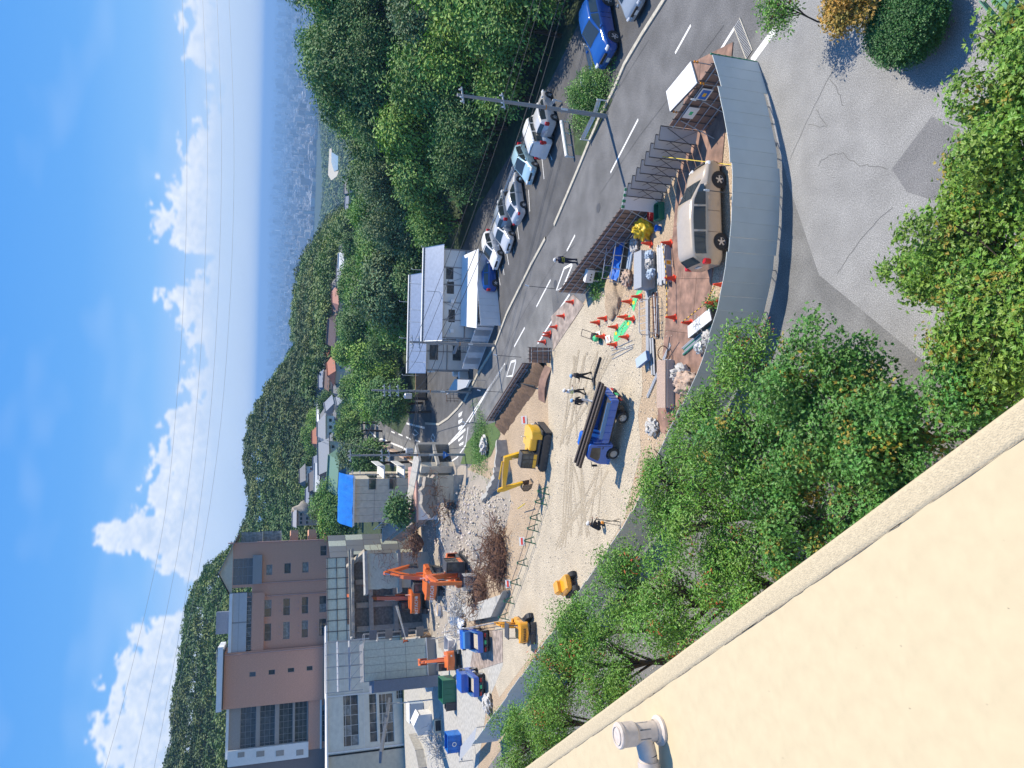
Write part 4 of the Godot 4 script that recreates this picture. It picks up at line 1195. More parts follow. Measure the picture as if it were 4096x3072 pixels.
# ---------------------------------------------------------------- two-storey site office
func gable_roof(root, x0, x1, z0, z1, eave: float, rise: float, m, over := 0.45):
	# corrugated: ridge along x
	var zr = (z0 + z1) * 0.5
	for side in 2:
		var rows := []
		var n := int((x1 - x0 + 2 * over) / 0.085)
		for i in n + 1:
			var x = x0 - over + 0.085 * i
			var w := 0.03 * (1.0 if i % 2 == 0 else -1.0)
			var ze = (z0 - over) if side == 0 else (z1 + over)
			var k := rise / absf(zr - z0)
			rows.append([Vector3(x, eave - over * k + w, ze), Vector3(x, eave + rise + w, zr)])
		part("roof_sheet", S().grid(rows), m, root)
	part("ridge_cap", S().box(Vector3((x0 + x1) / 2, eave + rise + 0.04, zr), Vector3(x1 - x0 + 2 * over, 0.08, 0.4)), M.trim_white, root)

func office_block(t, x0: float, x1: float, z0: float, z1: float, eave: float, holes, nb: int):
	# walls of upright boards between grey posts; front at z0 (local -z is the street side)
	facade(t, Vector2(x0, 0), Vector2(x1, eave), M.prefab_wall, holes, 0.08, M.charcoal, z0)
	part("body", S().box(Vector3((x0 + x1) / 2, eave / 2, (z0 + z1) / 2 + 0.2), Vector3(x1 - x0 - 0.02, eave - 0.02, z1 - z0 - 0.4)), M.prefab_wall, t)
	for i in nb + 1:
		var x := lerpf(x0, x1, float(i) / nb)
		part("post", S().box(Vector3(x, eave / 2, z0 - 0.03), Vector3(0.1, eave, 0.05)), M.frame_grey, t)
		if i < nb and i % 2 == 1:
			var w := (x1 - x0) / nb
			part("cross_rod", S().tube(Vector3(x, 0.4, z0 - 0.05), Vector3(x + w, eave - 0.3, z0 - 0.05), 0.02, 0.02, 5), M.frame_grey, t)
			part("cross_rod", S().tube(Vector3(x + w, 0.4, z0 - 0.06), Vector3(x, eave - 0.3, z0 - 0.06), 0.02, 0.02, 5), M.frame_grey, t)
	part("beam", S().box(Vector3((x0 + x1) / 2, eave * 0.5, z0 - 0.035), Vector3(x1 - x0, 0.12, 0.05)), M.frame_grey, t)
	# gable walls
	for x in [x0, x1]:
		var zr := (z0 + z1) / 2
		part("gable_wall", S().prism(PackedVector2Array([Vector2(z0, 0), Vector2(z1, 0), Vector2(z1, eave), Vector2(zr, eave + 1.25), Vector2(z0, eave)]), Vector3(x - 0.04, 0, 0), Vector3(0, 0, 1), Vector3.UP, Vector3(0.08, 0, 0)), M.prefab_wall, t)
		for k in [0.0, 0.5, 1.0]:
			part("post", S().box(Vector3(x + (0.06 if x == x1 else -0.06), eave * 0.5, lerpf(z0, z1, k)), Vector3(0.05, eave, 0.1)), M.frame_grey, t)
		part("beam", S().box(Vector3(x + (0.065 if x == x1 else -0.065), eave * 0.5, zr), Vector3(0.05, 0.12, z1 - z0)), M.frame_grey, t)

func site_office():
	# local x runs to the left, z into the house
	var t = framed("site_office", "two-storey pale prefab site office with corrugated metal roof and white awning", "building", Vector3(14.9, 0, -78.5), Vector3(-1.000000, 0.000000, 0.000000))
	var y := 0.0
	var holes = [[Vector2(2.8, 4.72), Vector2(4.1, 3.92), 2, 2, M.glass_room], [Vector2(4.34, 4.59), Vector2(5.61, 3.82), 2, 2, M.glass_room], [Vector2(7.25, 4.36), Vector2(8.58, 3.66), 2, 2, M.glass_room]]
	office_block(t, 1.0, 10.2, 0.0, 5.4, 5.25, holes, 5)
	gable_roof(t, 1.0, 10.2, 0.0, 5.4, 5.3, 1.3, M.roof_metal)
	for i in 2: part("wall_fan", S().box(Vector3(Vector2(6.4, 4.83).x + i * 3.1, 4.0, -0.16), Vector3(0.36, 0.36, 0.26)), M.white_paint, t)
	# gable-side details
	part("gable_window", S().box(Vector3(10.28, 3.6, 2.3), Vector3(0.05, 1.0, 1.7)), M.glass_room, t)
	part("stair_canopy", S().box(Vector3(11.1, 2.9, 2.2), Vector3(1.5, 0.05, 1.4), Basis(Vector3.BACK, 0.35)), M.roof_metal, t)
	var st := S()
	for i in 8: part("stair_tread", S().box(Vector3(10.9, 0.3 + i * 0.32, 4.6 - i * 0.3), Vector3(0.9, 0.04, 0.26)), M.zinc, t)
	part("stair_string", S().bar(Vector3(10.45, 0.1, 4.8), Vector3(10.45, 2.8, 2.2), 0.05, 0.2), M.zinc, t)
	# awning
	part("awning", S().quad(Vector3(1.6, 3.05, -0.05), Vector3(8.9, 3.05, -0.05), Vector3(9.3, 2.1, -2.9), Vector3(1.2, 2.1, -2.9)), M.white_sheet, t)
	part("awning_edge", S().box(Vector3(5.25, 2.06, -2.9), Vector3(8.1, 0.08, 0.06)), M.trim_white, t)
	for x in [1.4, 5.2, 9.1]: part("awning_post", S().tube(Vector3(x, 0, -2.85), Vector3(x, 2.1, -2.85), 0.035), M.steel_dark, t)
	var t2 = framed("site_office_annex", "second prefab office with lower metal roof behind and beside the first", "building", Vector3(12.0, 0, -86.0), Vector3(-1.000000, 0.000000, 0.000000))
	office_block(t2, 0.0, 10.6, 0.0, 6.0, 5.3, [], 5)
	gable_roof(t2, 0.0, 10.6, 0.0, 6.0, 5.35, 1.3, M.roof_metal)
	for k in [4.2, 1.5]: part("gable_window", S().box(Vector3(8.6, k, -0.05), Vector3(1.7, 0.95, 0.05)), M.glass_room, t2)
	for i in 3: part("wall_fan", S().box(Vector3(10.75, 3.9, 1.5 + i * 1.0), Vector3(0.2, 0.34, 0.34)), M.white_paint, t2)
	# rods on the roofs
	var k := 0
	for p in [Vector3(14.57, 5.29, -82), Vector3(12.08, 6.3, -82), Vector3(10.93, 5.86, -85), Vector3(9.39, 6.17, -90), Vector3(7.93, 5.86, -84), Vector3(6.59, 6.03, -84), Vector3(5.12, 6.07, -90), Vector3(9.43, 5.35, -78.6), Vector3(3.37, 5.82, -84), Vector3(2.22, 5.38, -86), Vector3(0.76, 5.29, -92)]:
		k += 1
		var r = thing("roof_rod", "thin grey rod rising from the office roof edge", "rod", p, 0.0, "thin rods on the office roofs")
		part("rod", S().tube(Vector3(0, -0.6, 0), Vector3(0, 1.35, 0), 0.03, 0.03, 6), M.zinc, r)
		part("tip", S().tube(Vector3(0, 1.35, 0), Vector3(0.16, 1.42, 0), 0.03, 0.03, 6), M.white_paint, r)
	# white street panels in front
	var w = thing("office_fence", "row of white panels screening the office yard behind the blue hatchback", "fence")
	var a: Vector3 = ([Vector3(13.43, 2.1, -76.87)])[0] * Vector3(1, 0, 1)
	var b: Vector3 = ([Vector3(5.83, 2.1, -73.87)])[0] * Vector3(1, 0, 1)
	var d := (b - a).normalized()
	for i in 11:
		var c := a.lerp(b, (i + 0.5) / 11.0)
		part("panel", S().box(c + Vector3(0, 1.1, 0), Vector3(a.distance_to(b) / 11 - 0.02, 2.1, 0.04), Basis(d, Vector3.UP, d.cross(Vector3.UP))), M.white_sheet, w)
	var w2 = thing("office_gate_fence", "stepped white sheets with a ragged top along the office entrance", "fence")
	for i in 7:
		var p: Vector3 = (Vector3(5.53, 0, -76.86)).lerp(Vector3(2.16, 0, -81.42), i / 6.0)
		part("panel", S().box(p + Vector3(0, 0.9 + 0.12 * (i % 2), 0), Vector3(2.0, 1.8, 0.04), Basis(Vector3.UP, heading(Vector3(5.53, 0, -76.86), Vector3(2.16, 0, -81.42)))), M.white_sheet, w2)
	var ac0: Node3D = null
	for k2 in [Vector3(9.22, 1.84, -77), Vector3(8.41, 1.75, -77)]:
		var ac = thing("outdoor_unit", "white air conditioner unit under the office awning", "air conditioner", k2 * Vector3(1, 1, 1) + Vector3(0, -0.35, 0), PI, "air conditioner units at the office")
		part("case", S().bevel(Vector3(0, 0.33, 0), Vector3(0.85, 0.62, 0.32), 0.02), M.white_paint, ac)
		part("fan_grille", S().lathe([Vector2(0.24, 0), Vector2(0.24, 0.02), Vector2(0.0, 0.02)], Vector3(0.1, 0.33, -0.16), Basis(Vector3.RIGHT, Vector3(0, 0, -1), Vector3.UP), 14), M.charcoal, ac)
		part("stand", S().box(Vector3(0, -0.4, 0), Vector3(0.8, 0.84, 0.05)), M.frame_grey, ac)
	for k2 in [[Vector3(0.85, 0, -86.44), "pale outdoor unit on the ground beside the office gable"], [Vector3(1.22, 0, -89.28), "grey cabinet against the office gable wall"]]:
		var ac = thing("cabinet", k2[1], "cabinet", k2[0], 0.4)
		part("case", S().bevel(Vector3(0, 0.55, 0), Vector3(0.9, 1.1, 0.5), 0.03), M.white_paint, ac)
		part("door", S().box(Vector3(0, 0.55, 0.26), Vector3(0.7, 0.9, 0.02)), M.prefab_wall, ac)
	# small shelter beside
	var sh = thing("tarp_shelter", "low shelter under a grey translucent sheet beside the office", "shelter")
	var q = [Vector3(0.39, 1.7, -85.93), Vector3(0.33, 1.7, -79.02), Vector3(-0.45, 1.7, -80.45), Vector3(-1.42, 1.7, -89.94)]
	part("sheet", S().quad(q[0], q[1], q[2], q[3]), M.zinc, sh)
	for p in q: part("post", S().tube(Vector3(p.x, 0, p.z), p, 0.03), M.pipe_steel, sh)
	part("cross_rail", S().bar(q[1], q[2], 0.06, 0.25), M.white_sheet, sh)
	var rk = thing("pipe_rack", "rusty pipe rack with boxes at the lane corner", "rack", Vector3(-2.21, 0, -90.72), 0.5)
	for i in 4: part("leg", S().tube(Vector3(1.2 * (i % 2), 0, 0.7 * (i / 2)), Vector3(1.2 * (i % 2), 1.5, 0.7 * (i / 2)), 0.03), M.rust, rk)
	for i in 3: part("rail", S().tube(Vector3(-0.2, 0.5 + i * 0.45, 0), Vector3(1.4, 0.5 + i * 0.45, 0), 0.03), M.rust, rk)
	var cr = thing("timber_bin", "brown boarded bin standing at the wood edge behind the annex", "bin", Vector3(-0.47, 0, -109.29), 0.1)
	for i in 6: part("board", S().box(Vector3(i * 0.7 - 1.8, 0.9, 0), Vector3(0.68, 1.5, 0.06)), M.timber, cr)
	part("base", S().box(Vector3(0, 0.75, -0.8), Vector3(4.2, 1.3, 1.4)), M.timber, cr)

# ---------------------------------------------------------------- house with the blue tarpaulin
func blue_house():
	var o: Vector3 = Vector3(-19.01, 6.94, -104)
	o.y = 0
	var x: Vector3 = (Vector3(-12.68, 7.09, -104) * Vector3(1, 0, 1) - o).normalized()
	var top: float = Vector3(-18.65, 10.59, -104).y
	var t = thing("tarped_house", "cream panelled house with its roof under a bright blue tarpaulin", "house")
	t.transform = Transform3D(Basis(x, Vector3.UP, x.cross(Vector3.UP)), o)
	# x to the right along the long wall, z towards us
	var w: float = (Vector3(-13.16, 7.08, -104) * Vector3(1, 0, 1)).distance_to(o)
	for i in 6:
		for j in 4:
			part("wall_panel", S().box(Vector3(w * (i + 0.5) / 6, top * (j + 0.5) / 4, 0), Vector3(w / 6 - 0.025, top / 4 - 0.025, 0.12)), M.beige_wall, t)
	part("wall", S().box(Vector3(w / 2, top / 2, -4.2), Vector3(w - 0.05, top, 8.2)), M.beige_wall, t)
	for k in [[w * 0.88, top * 0.78], [w * 0.88, top * 0.52]]:
		window(t, k[0] - 0.75, k[0] + 0.75, k[1] - 0.5, k[1] + 0.5, 1, 1, M.glass_dark, 0.1)
	for k in [0.25, 0.5, 0.75]: part("band", S().box(Vector3(w / 2, top * k, 0.075), Vector3(w, 0.06, 0.03)), M.stone_grey, t)
	part("end_window", S().box(Vector3(-0.06, top * 0.45, -2.5), Vector3(0.06, top * 0.7, 2.6)), M.glass_dark, t)
	part("gutter", S().box(Vector3(w / 2, top + 0.12, 0.25), Vector3(w + 0.8, 0.24, 0.5)), M.trim_white, t)
	var rows := []
	for i in 15:
		var xx := -0.5 + (w + 1.0) * i / 14
		var row := []
		for j in 7:
			var f := j / 6.0
			row.append(Vector3(xx + RNG.randf_range(-0.05, 0.05), top + 0.26 + sin(f * PI) * 1.5 + RNG.randf_range(-0.04, 0.05), 0.5 - f * 9.0))
		rows.append(row)
	part("tarpaulin", S().grid(rows), M.tarp_blue, t)
	# balcony levels on the street end
	for k in [0.12, 0.38, 0.64]:
		part("balcony", S().box(Vector3(w + 1.7, top * k + 0.4, -3.0), Vector3(0.1, 0.9, 6.0)), M.trim_white, t)
		part("balcony_floor", S().box(Vector3(w + 0.85, top * k - 0.1, -3.0), Vector3(1.7, 0.16, 6.0)), M.trim_white, t)
		part("balcony_door", S().box(Vector3(w + 0.02, top * k + 1.0, -3.0), Vector3(0.06, 1.6, 4.6)), M.glass_dark, t)
	# low white house in front with its tiled path
	var o2: Vector3 = Vector3(-12.91, 4.82, -98) * Vector3(1, 0, 1)
	var t2 = thing("lilac_house", "low white-lilac walled house with terracotta capping below the tarped house", "house", o2, 0.15)
	part("wall", S().box(Vector3(-1.5, 2.0, 1.0), Vector3(6.5, 4.0, 5.0)), M.white_sheet, t2)
	part("capping", S().box(Vector3(-1.5, 4.1, 1.0), Vector3(6.9, 0.22, 5.4)), M.trim_rose, t2)
	part("wall_unit", S().box(Vector3(-2.0, 2.2, 3.65), Vector3(0.5, 0.4, 0.3)), M.white_paint, t2)


# ---------------------------------------------------------------- half-demolished building, rubble, heaps
func ragged(s, poly, o: Vector3, ex: Vector3, ey: Vector3, dz: Vector3, bite := 0.25):
	# a wall slab whose outline is broken
	var out := PackedVector2Array()
	for i in poly.size():
		var a: Vector2 = poly[i]
		var b: Vector2 = poly[(i + 1) % poly.size()]
		var n := maxi(1, int(a.distance_to(b) / 0.5))
		for k in n:
			var p := a.lerp(b, float(k) / n)
			if k > 0 and maxf(a.y, b.y) > 0.3: p += Vector2(RNG.randf_range(-bite, bite), RNG.randf_range(-bite, bite)) * 0.6
			out.append(p)
	s.prism(out, o, ex, ey, dz)
	return s

func bent_bars(s, c: Vector3, spread: Vector3, n: int, l: float, r: float):
	for i in n:
		var p := c + Vector3(RNG.randfn(0, 0.4) * spread.x, absf(RNG.randfn(0, 0.45)) * spread.y, RNG.randfn(0, 0.4) * spread.z)
		var d := Vector3(RNG.randfn(), RNG.randfn() * 0.45, RNG.randfn()).normalized()
		var pts := [p]
		for k in 4:
			d = (d + Vector3(RNG.randfn(), RNG.randfn() * 0.6, RNG.randfn()) * 0.6).normalized()
			p += d * l / 4.0
			if p.y < 0.04: p.y = 0.04
			pts.append(p)
		s.path(pts, r, 3)
	return s

func demolition():
	# rubble field: uneven ground and loose stones
	var nz := FastNoiseLite.new()
	nz.frequency = 0.13
	nz.fractal_octaves = 4
	nz.seed = 5
	var rows := []
	for i in 60:
		var row := []
		for j in 44:
			var x := -36.0 + j * 0.62
			var z := -112.0 + i * 0.76
			var e := smoothstep(0.0, 6.0, minf(minf(j, 43 - j) * 0.6, minf(i, 59 - i) * 0.75))
			# heap to the right, flat near the machines
			var k := smoothstep(-25.0, -16.0, x) * smoothstep(-66.0, -76.0, z)
			var lane := smoothstep(2.5, 8.0, -(z + 66.0 - (x + 12.0) * 1.05))
			var y := (0.25 + 1.5 * k * (0.6 + nz.get_noise_2d(x, z)) + 0.35 * nz.get_noise_2d(x * 3.0, z * 3.0)) * e * lane
			row.append(Vector3(x, maxf(y, -0.05) - 0.02 * (1.0 - e), z))
		rows.append(row)
	struct("rubble_field", S().grid(rows), M.rubble)
	var st := S()
	st.ball(Vector3.ZERO, Vector3(0.5, 0.36, 0.42), 6, 4, 0.9, nz)
	var xs := []
	var cs := []
	for i in 9000:
		var x := RNG.randf_range(-33, -11)
		var z := RNG.randf_range(-108, -67)
		var lane := -(z + 66.0 - (x + 12.0) * 1.05)
		if lane < 3.0 or x > -9.5 - (-z - 67.0) * 0.12: continue
		var k := smoothstep(-25.0, -16.0, x)
		if RNG.randf() > 0.25 + 0.75 * k: continue
		var jj := clampi(int((x + 36.0) / 0.62), 0, 43)
		var ii := clampi(int((z + 112.0) / 0.76), 0, 59)
		var sc := 0.1 + pow(RNG.randf(), 4.0) * 0.3
		xs.append(Transform3D(Basis.from_euler(Vector3(RNG.randf() * 6, RNG.randf() * 6, RNG.randf() * 6)).scaled(Vector3(sc, sc, sc)), Vector3(x, rows[ii][jj].y + 0.04, z)))
		var b := RNG.randf_range(0.56, 0.72)
		cs.append(Color(b, b * RNG.randf_range(0.85, 0.92), b * RNG.randf_range(0.68, 0.82)))
	var loose = scatter("rubble_stones", st.mesh(), M.coloured, xs, cs, self, "stuff")
	tag(loose, "loose pale broken concrete and stones over the demolition ground", "rubble")
	# small stones along the edges of the gravel pad
	xs = []
	cs = []
	for i in 11000:
		var p := Vector3(RNG.randf_range(-18, 9), 0.03, RNG.randf_range(-72, -40))
		var line := -(p.z + 66.0 - (p.x + 12.0) * 1.05)
		if line > 2.0: continue
		if p.x > 2.5 - (p.z + 59.0) * -0.5 and p.z < -52: continue
		var sc := 0.03 + pow(RNG.randf(), 3.0) * 0.11
		xs.append(Transform3D(Basis.from_euler(Vector3(RNG.randf() * 6, RNG.randf() * 6, RNG.randf() * 6)).scaled(Vector3(sc, sc, sc)), p))
		var b := RNG.randf_range(0.42, 0.7)
		cs.append(Color(b, b * 0.9, b * 0.75))
	tag(scatter("gravel_stones", st.mesh(), M.coloured, xs, cs, self, "stuff"), "scattered pale stones on the gravel of the site", "gravel")

	# the shell of the building being torn down
	var t = thing("demolished_shell", "half-demolished concrete shell with black interior and broken walls", "ruin")
	var o: Vector3 = Vector3(-25.2, 0.67, -112) * Vector3(1, 0, 1)
	var x: Vector3 = (Vector3(-35.11, 1.21, -108) * Vector3(1, 0, 1) - o).normalized()
	var z := x.cross(Vector3.UP)
	var top: float = Vector3(-28.31, 10.17, -110).y
	var w := 11.6
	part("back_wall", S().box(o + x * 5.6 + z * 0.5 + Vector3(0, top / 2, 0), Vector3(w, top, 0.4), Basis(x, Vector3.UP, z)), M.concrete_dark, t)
	for i in 4:
		part("pier", S().box(o + x * (0.6 + i * 3.2) + z * 0.1 + Vector3(0, top * 0.46, 0), Vector3(0.7, top * 0.92, 0.6), Basis(x, Vector3.UP, z)), M.concrete, t)
	for j in 2:
		part("floor_beam", S().box(o + x * 5.5 - z * 0.1 + Vector3(0, top * (0.38 + 0.34 * j), 0), Vector3(11.0, 0.6, 0.7), Basis(x, Vector3.UP, z)), M.concrete, t)
	part("roof_slab", ragged(S(), [Vector2(-0.5, 0), Vector2(11.4, 0), Vector2(11.4, 2.6), Vector2(-0.5, 3.4)], o + z * 0.6 + Vector3(0, top - 0.3, 0), x, -z, Vector3(0, 0.35, 0), 0.4), M.concrete, t)
	part("eave_board", S().box(o + x * 5.5 - z * 3.2 + Vector3(0, top + 0.35, 0), Vector3(w, 0.3, 0.3), Basis(x, Vector3.UP, z)), M.timber_pale, t)
	# the sheeted scaffold above
	for i in 8:
		for j in 2:
			part("sheet", S().box(o + x * (i * 1.45 + 0.7) + z * 1.2 + Vector3(0, top + 1.0 + j * 1.4, 0), Vector3(1.41, 1.36, 0.04), Basis(x, Vector3.UP, z)), M.ply_pale, t)
	for i in 9: part("scaffold_pole", S().tube(o + x * (i * 1.45) + z * 1.1, o + x * (i * 1.45) + z * 1.1 + Vector3(0, top + 3.2, 0), 0.05, 0.05, 6), M.steel_dark, t)
	for j in 3: part("scaffold_rail", S().tube(o + z * 1.1 + Vector3(0, top + 0.4 + j * 1.3, 0), o + x * 11.6 + z * 1.1 + Vector3(0, top + 0.4 + j * 1.3, 0), 0.05, 0.05, 6), M.steel_dark, t)
	var sw: Vector3 = Vector3(-23.37, 3.66, -118) * Vector3(1, 0, 1)
	for i in 4:
		var sp := (o + z * 1.2).lerp(sw, (i + 0.5) / 4.0)
		var sl := (o + z * 1.2 - sw).normalized()
		for j in 5: part("side_sheet", S().box(sp + Vector3(0, (top + 2.6) * (j + 0.5) / 5.0, 0), Vector3((o + z * 1.2).distance_to(sw) / 4.0 - 0.06, (top + 2.6) / 5.0 - 0.06, 0.05), Basis(sl, Vector3.UP, sl.cross(Vector3.UP))), M.frame_grey if (i + j) % 3 else M.ply_pale, t)
	# right flank: rooms cut open, pale painted infill
	var r0: Vector3 = Vector3(-23.31, 4.09, -104) * Vector3(1, 0, 1)
	var ht: float = Vector3(-23.09, 8.93, -104).y
	for i in 2:
		part("infill_wall", ragged(S(), [Vector2(0, i * ht * 0.5 + 0.1), Vector2(4.6, i * ht * 0.5 + 0.1), Vector2(4.6, (i + 1) * ht * 0.5 - 0.15), Vector2(0, (i + 1) * ht * 0.5 - 0.15)], r0, x, Vector3.UP, z * 0.3, 0.12), M.ply_pale if i else M.beige_wall, t)
		part("floor_edge", ragged(S(), [Vector2(-0.4, -0.2), Vector2(5.2, -0.2), Vector2(5.2, 0.2), Vector2(-0.4, 0.2)], r0 + Vector3(0, (i + 1) * ht * 0.5, 0) - z * 0.3, x, Vector3.UP, z * 1.8, 0.3), M.concrete, t)
	part("hanging_bars", bent_bars(S(), r0 + x * 2.0 + Vector3(0, ht * 0.6, 0), Vector3(4, 5, 1.2), 60, 1.6, 0.02), M.rebar, t)
	# second fragment, nearer: broken wall with cream infill above rubble
	var f = thing("broken_wall", "standing fragment of concrete wall with cream infill and torn reinforcing bars", "ruin")
	var q0: Vector3 = Vector3(-13.86, 0, -82.52) + Vector3(0, 0, -4.0)
	var q1: Vector3 = Vector3(-11.43, 0, -82.73) + Vector3(0, 0, -4.0)
	var fx := (q1 - q0).normalized()
	var fz := fx.cross(Vector3.UP)
	part("lower_wall", ragged(S(), [Vector2(0, 0), Vector2(3.2, 0), Vector2(3.2, 1.3), Vector2(0, 1.3)], q0, fx, Vector3.UP, fz * -0.5, 0.2), M.concrete, f)
	part("infill_wall", ragged(S(), [Vector2(0.1, 1.32), Vector2(3.1, 1.32), Vector2(3.1, 3.6), Vector2(0.1, 3.5)], q0, fx, Vector3.UP, fz * -0.3, 0.15), M.beige_wall, f)
	part("upper_slab", ragged(S(), [Vector2(-1.2, 3.2), Vector2(3.2, 3.5), Vector2(3.0, 4.6), Vector2(1.4, 5.2), Vector2(-0.6, 4.9), Vector2(-1.8, 4.0)], q0, fx, Vector3.UP, fz * -1.6, 0.45), M.rubble, f)
	part("side_wall", ragged(S(), [Vector2(0, 0), Vector2(3.5, 0), Vector2(3.2, 3.0), Vector2(0, 3.5)], q0, fz * -1.0, Vector3.UP, fx * 0.4, 0.3), M.concrete, f)
	part("hanging_bars", bent_bars(S(), q0 + fx * 1.5 + Vector3(0, 2.9, 0) + fz * 0.3, Vector3(3, 2.0, 0.7), 60, 1.5, 0.02), M.rebar, f)
	part("bent_frame", bent_bars(S(), q0 - fx * 0.8 + Vector3(0, 1.2, 0), Vector3(1.2, 3.4, 1.6), 70, 1.8, 0.03), M.rebar, f)
	# low broken foundation right of it
	var g = thing("broken_foundation", "broken concrete foundation upstand beside the yellow excavator boom", "ruin")
	var h0: Vector3 = Vector3(-8.36, 0, -69.49)
	var h1: Vector3 = Vector3(-12.35, 0, -76.42)
	var gx := (h1 - h0).normalized()
	part("wall", ragged(S(), [Vector2(0, 0), Vector2(h0.distance_to(h1), 0), Vector2(h0.distance_to(h1), 0.8), Vector2(2.0, 1.3), Vector2(0, 1.7)], h0, gx, Vector3.UP, gx.cross(Vector3.UP) * 0.5, 0.25), M.concrete, g)
	part("cross_wall", ragged(S(), [Vector2(0, 0), Vector2(3.4, 0), Vector2(3.4, 1.0), Vector2(0, 1.6)], h0, gx.cross(Vector3.UP) * signf(-gx.cross(Vector3.UP).z), Vector3.UP, gx * 0.45, 0.25), M.concrete, g)
	# retained buildings at the right of the pit: parapet, columns, dark gaps
	var b = thing("retained_wing", "dark open-sided wing with pale columns and sloping white parapet above the rubble", "building")
	var b0: Vector3 = Vector3(-17.12, 2.51, -97) * Vector3(1, 0, 1)
	var b1: Vector3 = Vector3(-10.02, 3.38, -92) * Vector3(1, 0, 1)
	var bx := (b1 - b0).normalized()
	var bl := b0.distance_to(b1)
	var bz := bx.cross(Vector3.UP)
	if bz.z > 0: bz = -bz
	var bt: float = Vector3(-14, 4.03, -96).y
	part("back_wall", S().box((b0 + b1) / 2 + bz * 4.0 + Vector3(0, bt / 2, 0), Vector3(bl, bt, 0.4), Basis(bx, Vector3.UP, bx.cross(Vector3.UP))), M.concrete, b)
	for i in 5: part("column", S().box(b0.lerp(b1, 0.1 + i * 0.2) + Vector3(0, bt / 2, 0) + bz * 0.4, Vector3(1.1, bt, 0.8), Basis(bx, Vector3.UP, bx.cross(Vector3.UP))), M.beige_wall, b)
	part("floor_slab", S().box((b0 + b1) / 2 + bz * 2.2 + Vector3(0, bt * 0.48, 0), Vector3(bl, 0.35, 4.2), Basis(bx, Vector3.UP, bx.cross(Vector3.UP))), M.concrete, b)
	part("roof_slab", S().box((b0 + b1) / 2 + bz * 2.2 + Vector3(0, bt + 0.1, 0), Vector3(bl, 0.3, 3.0), Basis(bx, Vector3.UP, bx.cross(Vector3.UP))), M.concrete, b)
	for k in [[Vector3(-11.48, 2.87, -92), Vector3(-14.15, 3.84, -97)], [Vector3(-18.42, 3.27, -100), Vector3(-21.74, 5.12, -106)], [Vector3(-23.73, 8.39, -108), Vector3(-26.29, 10.59, -110)]]:
		part("parapet", S().bar(k[0], k[1], 0.5, 0.5), M.timber_pale, b)
	# outside stairs down the slope
	var stair = thing("outdoor_stair", "long outdoor stair with white railings descending beside the retained wing", "stairs")
	var s0: Vector3 = Vector3(-16.51, 3.62, -99)
	var s1: Vector3 = Vector3(-21.61, 6.03, -108)
	for i in 22:
		var p := s0.lerp(s1, i / 21.0)
		part("step", S().box(p + Vector3(0, 0.0, 0), Vector3(1.9, 0.16, 0.9)), M.concrete, stair)
		if i % 2 == 0: part("baluster", S().tube(p + Vector3(0.8, 0, 0), p + Vector3(0.8, 1.3, 0), 0.045, 0.045, 5), M.white_paint, stair)
	part("handrail", S().tube(s0 + Vector3(0.8, 1.3, 0), s1 + Vector3(0.8, 1.3, 0), 0.05), M.white_paint, stair)
	part("flight_wall", S().bar(s0 + Vector3(-0.6, -1.5, 0.5), s1 + Vector3(-0.6, -1.5, 0.5), 0.4, 2.6), M.concrete, stair)
	# heaps
	for k in [[Vector3(-16.99, 0, -71.98), Vector3(3.8, 1.8, 2.6), 520, "big heap of rusty bent reinforcing bars beside the site track"], [Vector3(-22.13, 0, -78.32), Vector3(3.4, 1.4, 2.4), 380, "heap of rusty bars in front of the orange excavators"], [Vector3(-20.61, 3.33, -97), Vector3(2.2, 1.6, 1.6), 220, "tangle of rusty bars high on the broken walls"]]:
		var hp := S()
		hp.ball(Vector3(0, 0.1, 0), Vector3(k[1].x * 0.55, k[1].y * 0.6, k[1].z * 0.55), 10, 6, 0.5, nz)
		var root = thing("rebar_heap", k[3], "scrap heap", k[0])
		part("core", hp, M.rust, root)
		part("bars", bent_bars(S(), Vector3.ZERO, k[1], k[2], 1.7, 0.03), M.rebar, root).set_meta("kind", "stuff")
	var sc = thing("metal_scrap_heap", "heap of pale twisted metal strips beside the orange excavator", "scrap heap", Vector3(-26.66, 0, -86.72))
	part("strips", bent_bars(S(), Vector3.ZERO, Vector3(3.0, 1.8, 2.4), 170, 1.5, 0.045), M.zinc, sc).set_meta("kind", "stuff")
	part("bent_sheet", S().quad(Vector3(-1.6, 0.2, 0.4), Vector3(-0.2, 0.3, 0.9), Vector3(-0.4, 1.5, 0.3), Vector3(-1.5, 1.3, -0.2)), M.white_sheet, sc)
	part("sheet", S().box(Vector3(-1.2, 0.5, 1.6), Vector3(1.8, 0.05, 1.2), Basis(Vector3.RIGHT, 0.4)), M.white_sheet, sc)
	var wb = thing("bulk_bag", "small white bulk bag with orange earth beside the excavator tracks", "bag", Vector3(-29.13, 0, -96.47))
	part("bag", S().lathe([Vector2(0, 0), Vector2(0.8, 0), Vector2(0.95, 0.4), Vector2(0.85, 0.75), Vector2(0.7, 0.6)], Vector3.ZERO, Basis(), 10), M.bag_white, wb)
	part("earth", S().lathe([Vector2(0.75, 0.62), Vector2(0, 0.7)], Vector3.ZERO, Basis(), 10), M.soil, wb)
	# low retaining wall and ramp beside the track
	var rw = thing("retaining_wall", "low pale concrete retaining block at the foot of the rebar heap", "wall")
	var w0: Vector3 = Vector3(-25.96, 0, -80.86)
	var w1: Vector3 = Vector3(-23.07, 0, -72.71)
	var w2: Vector3 = Vector3(-19.48, 0, -68.94)
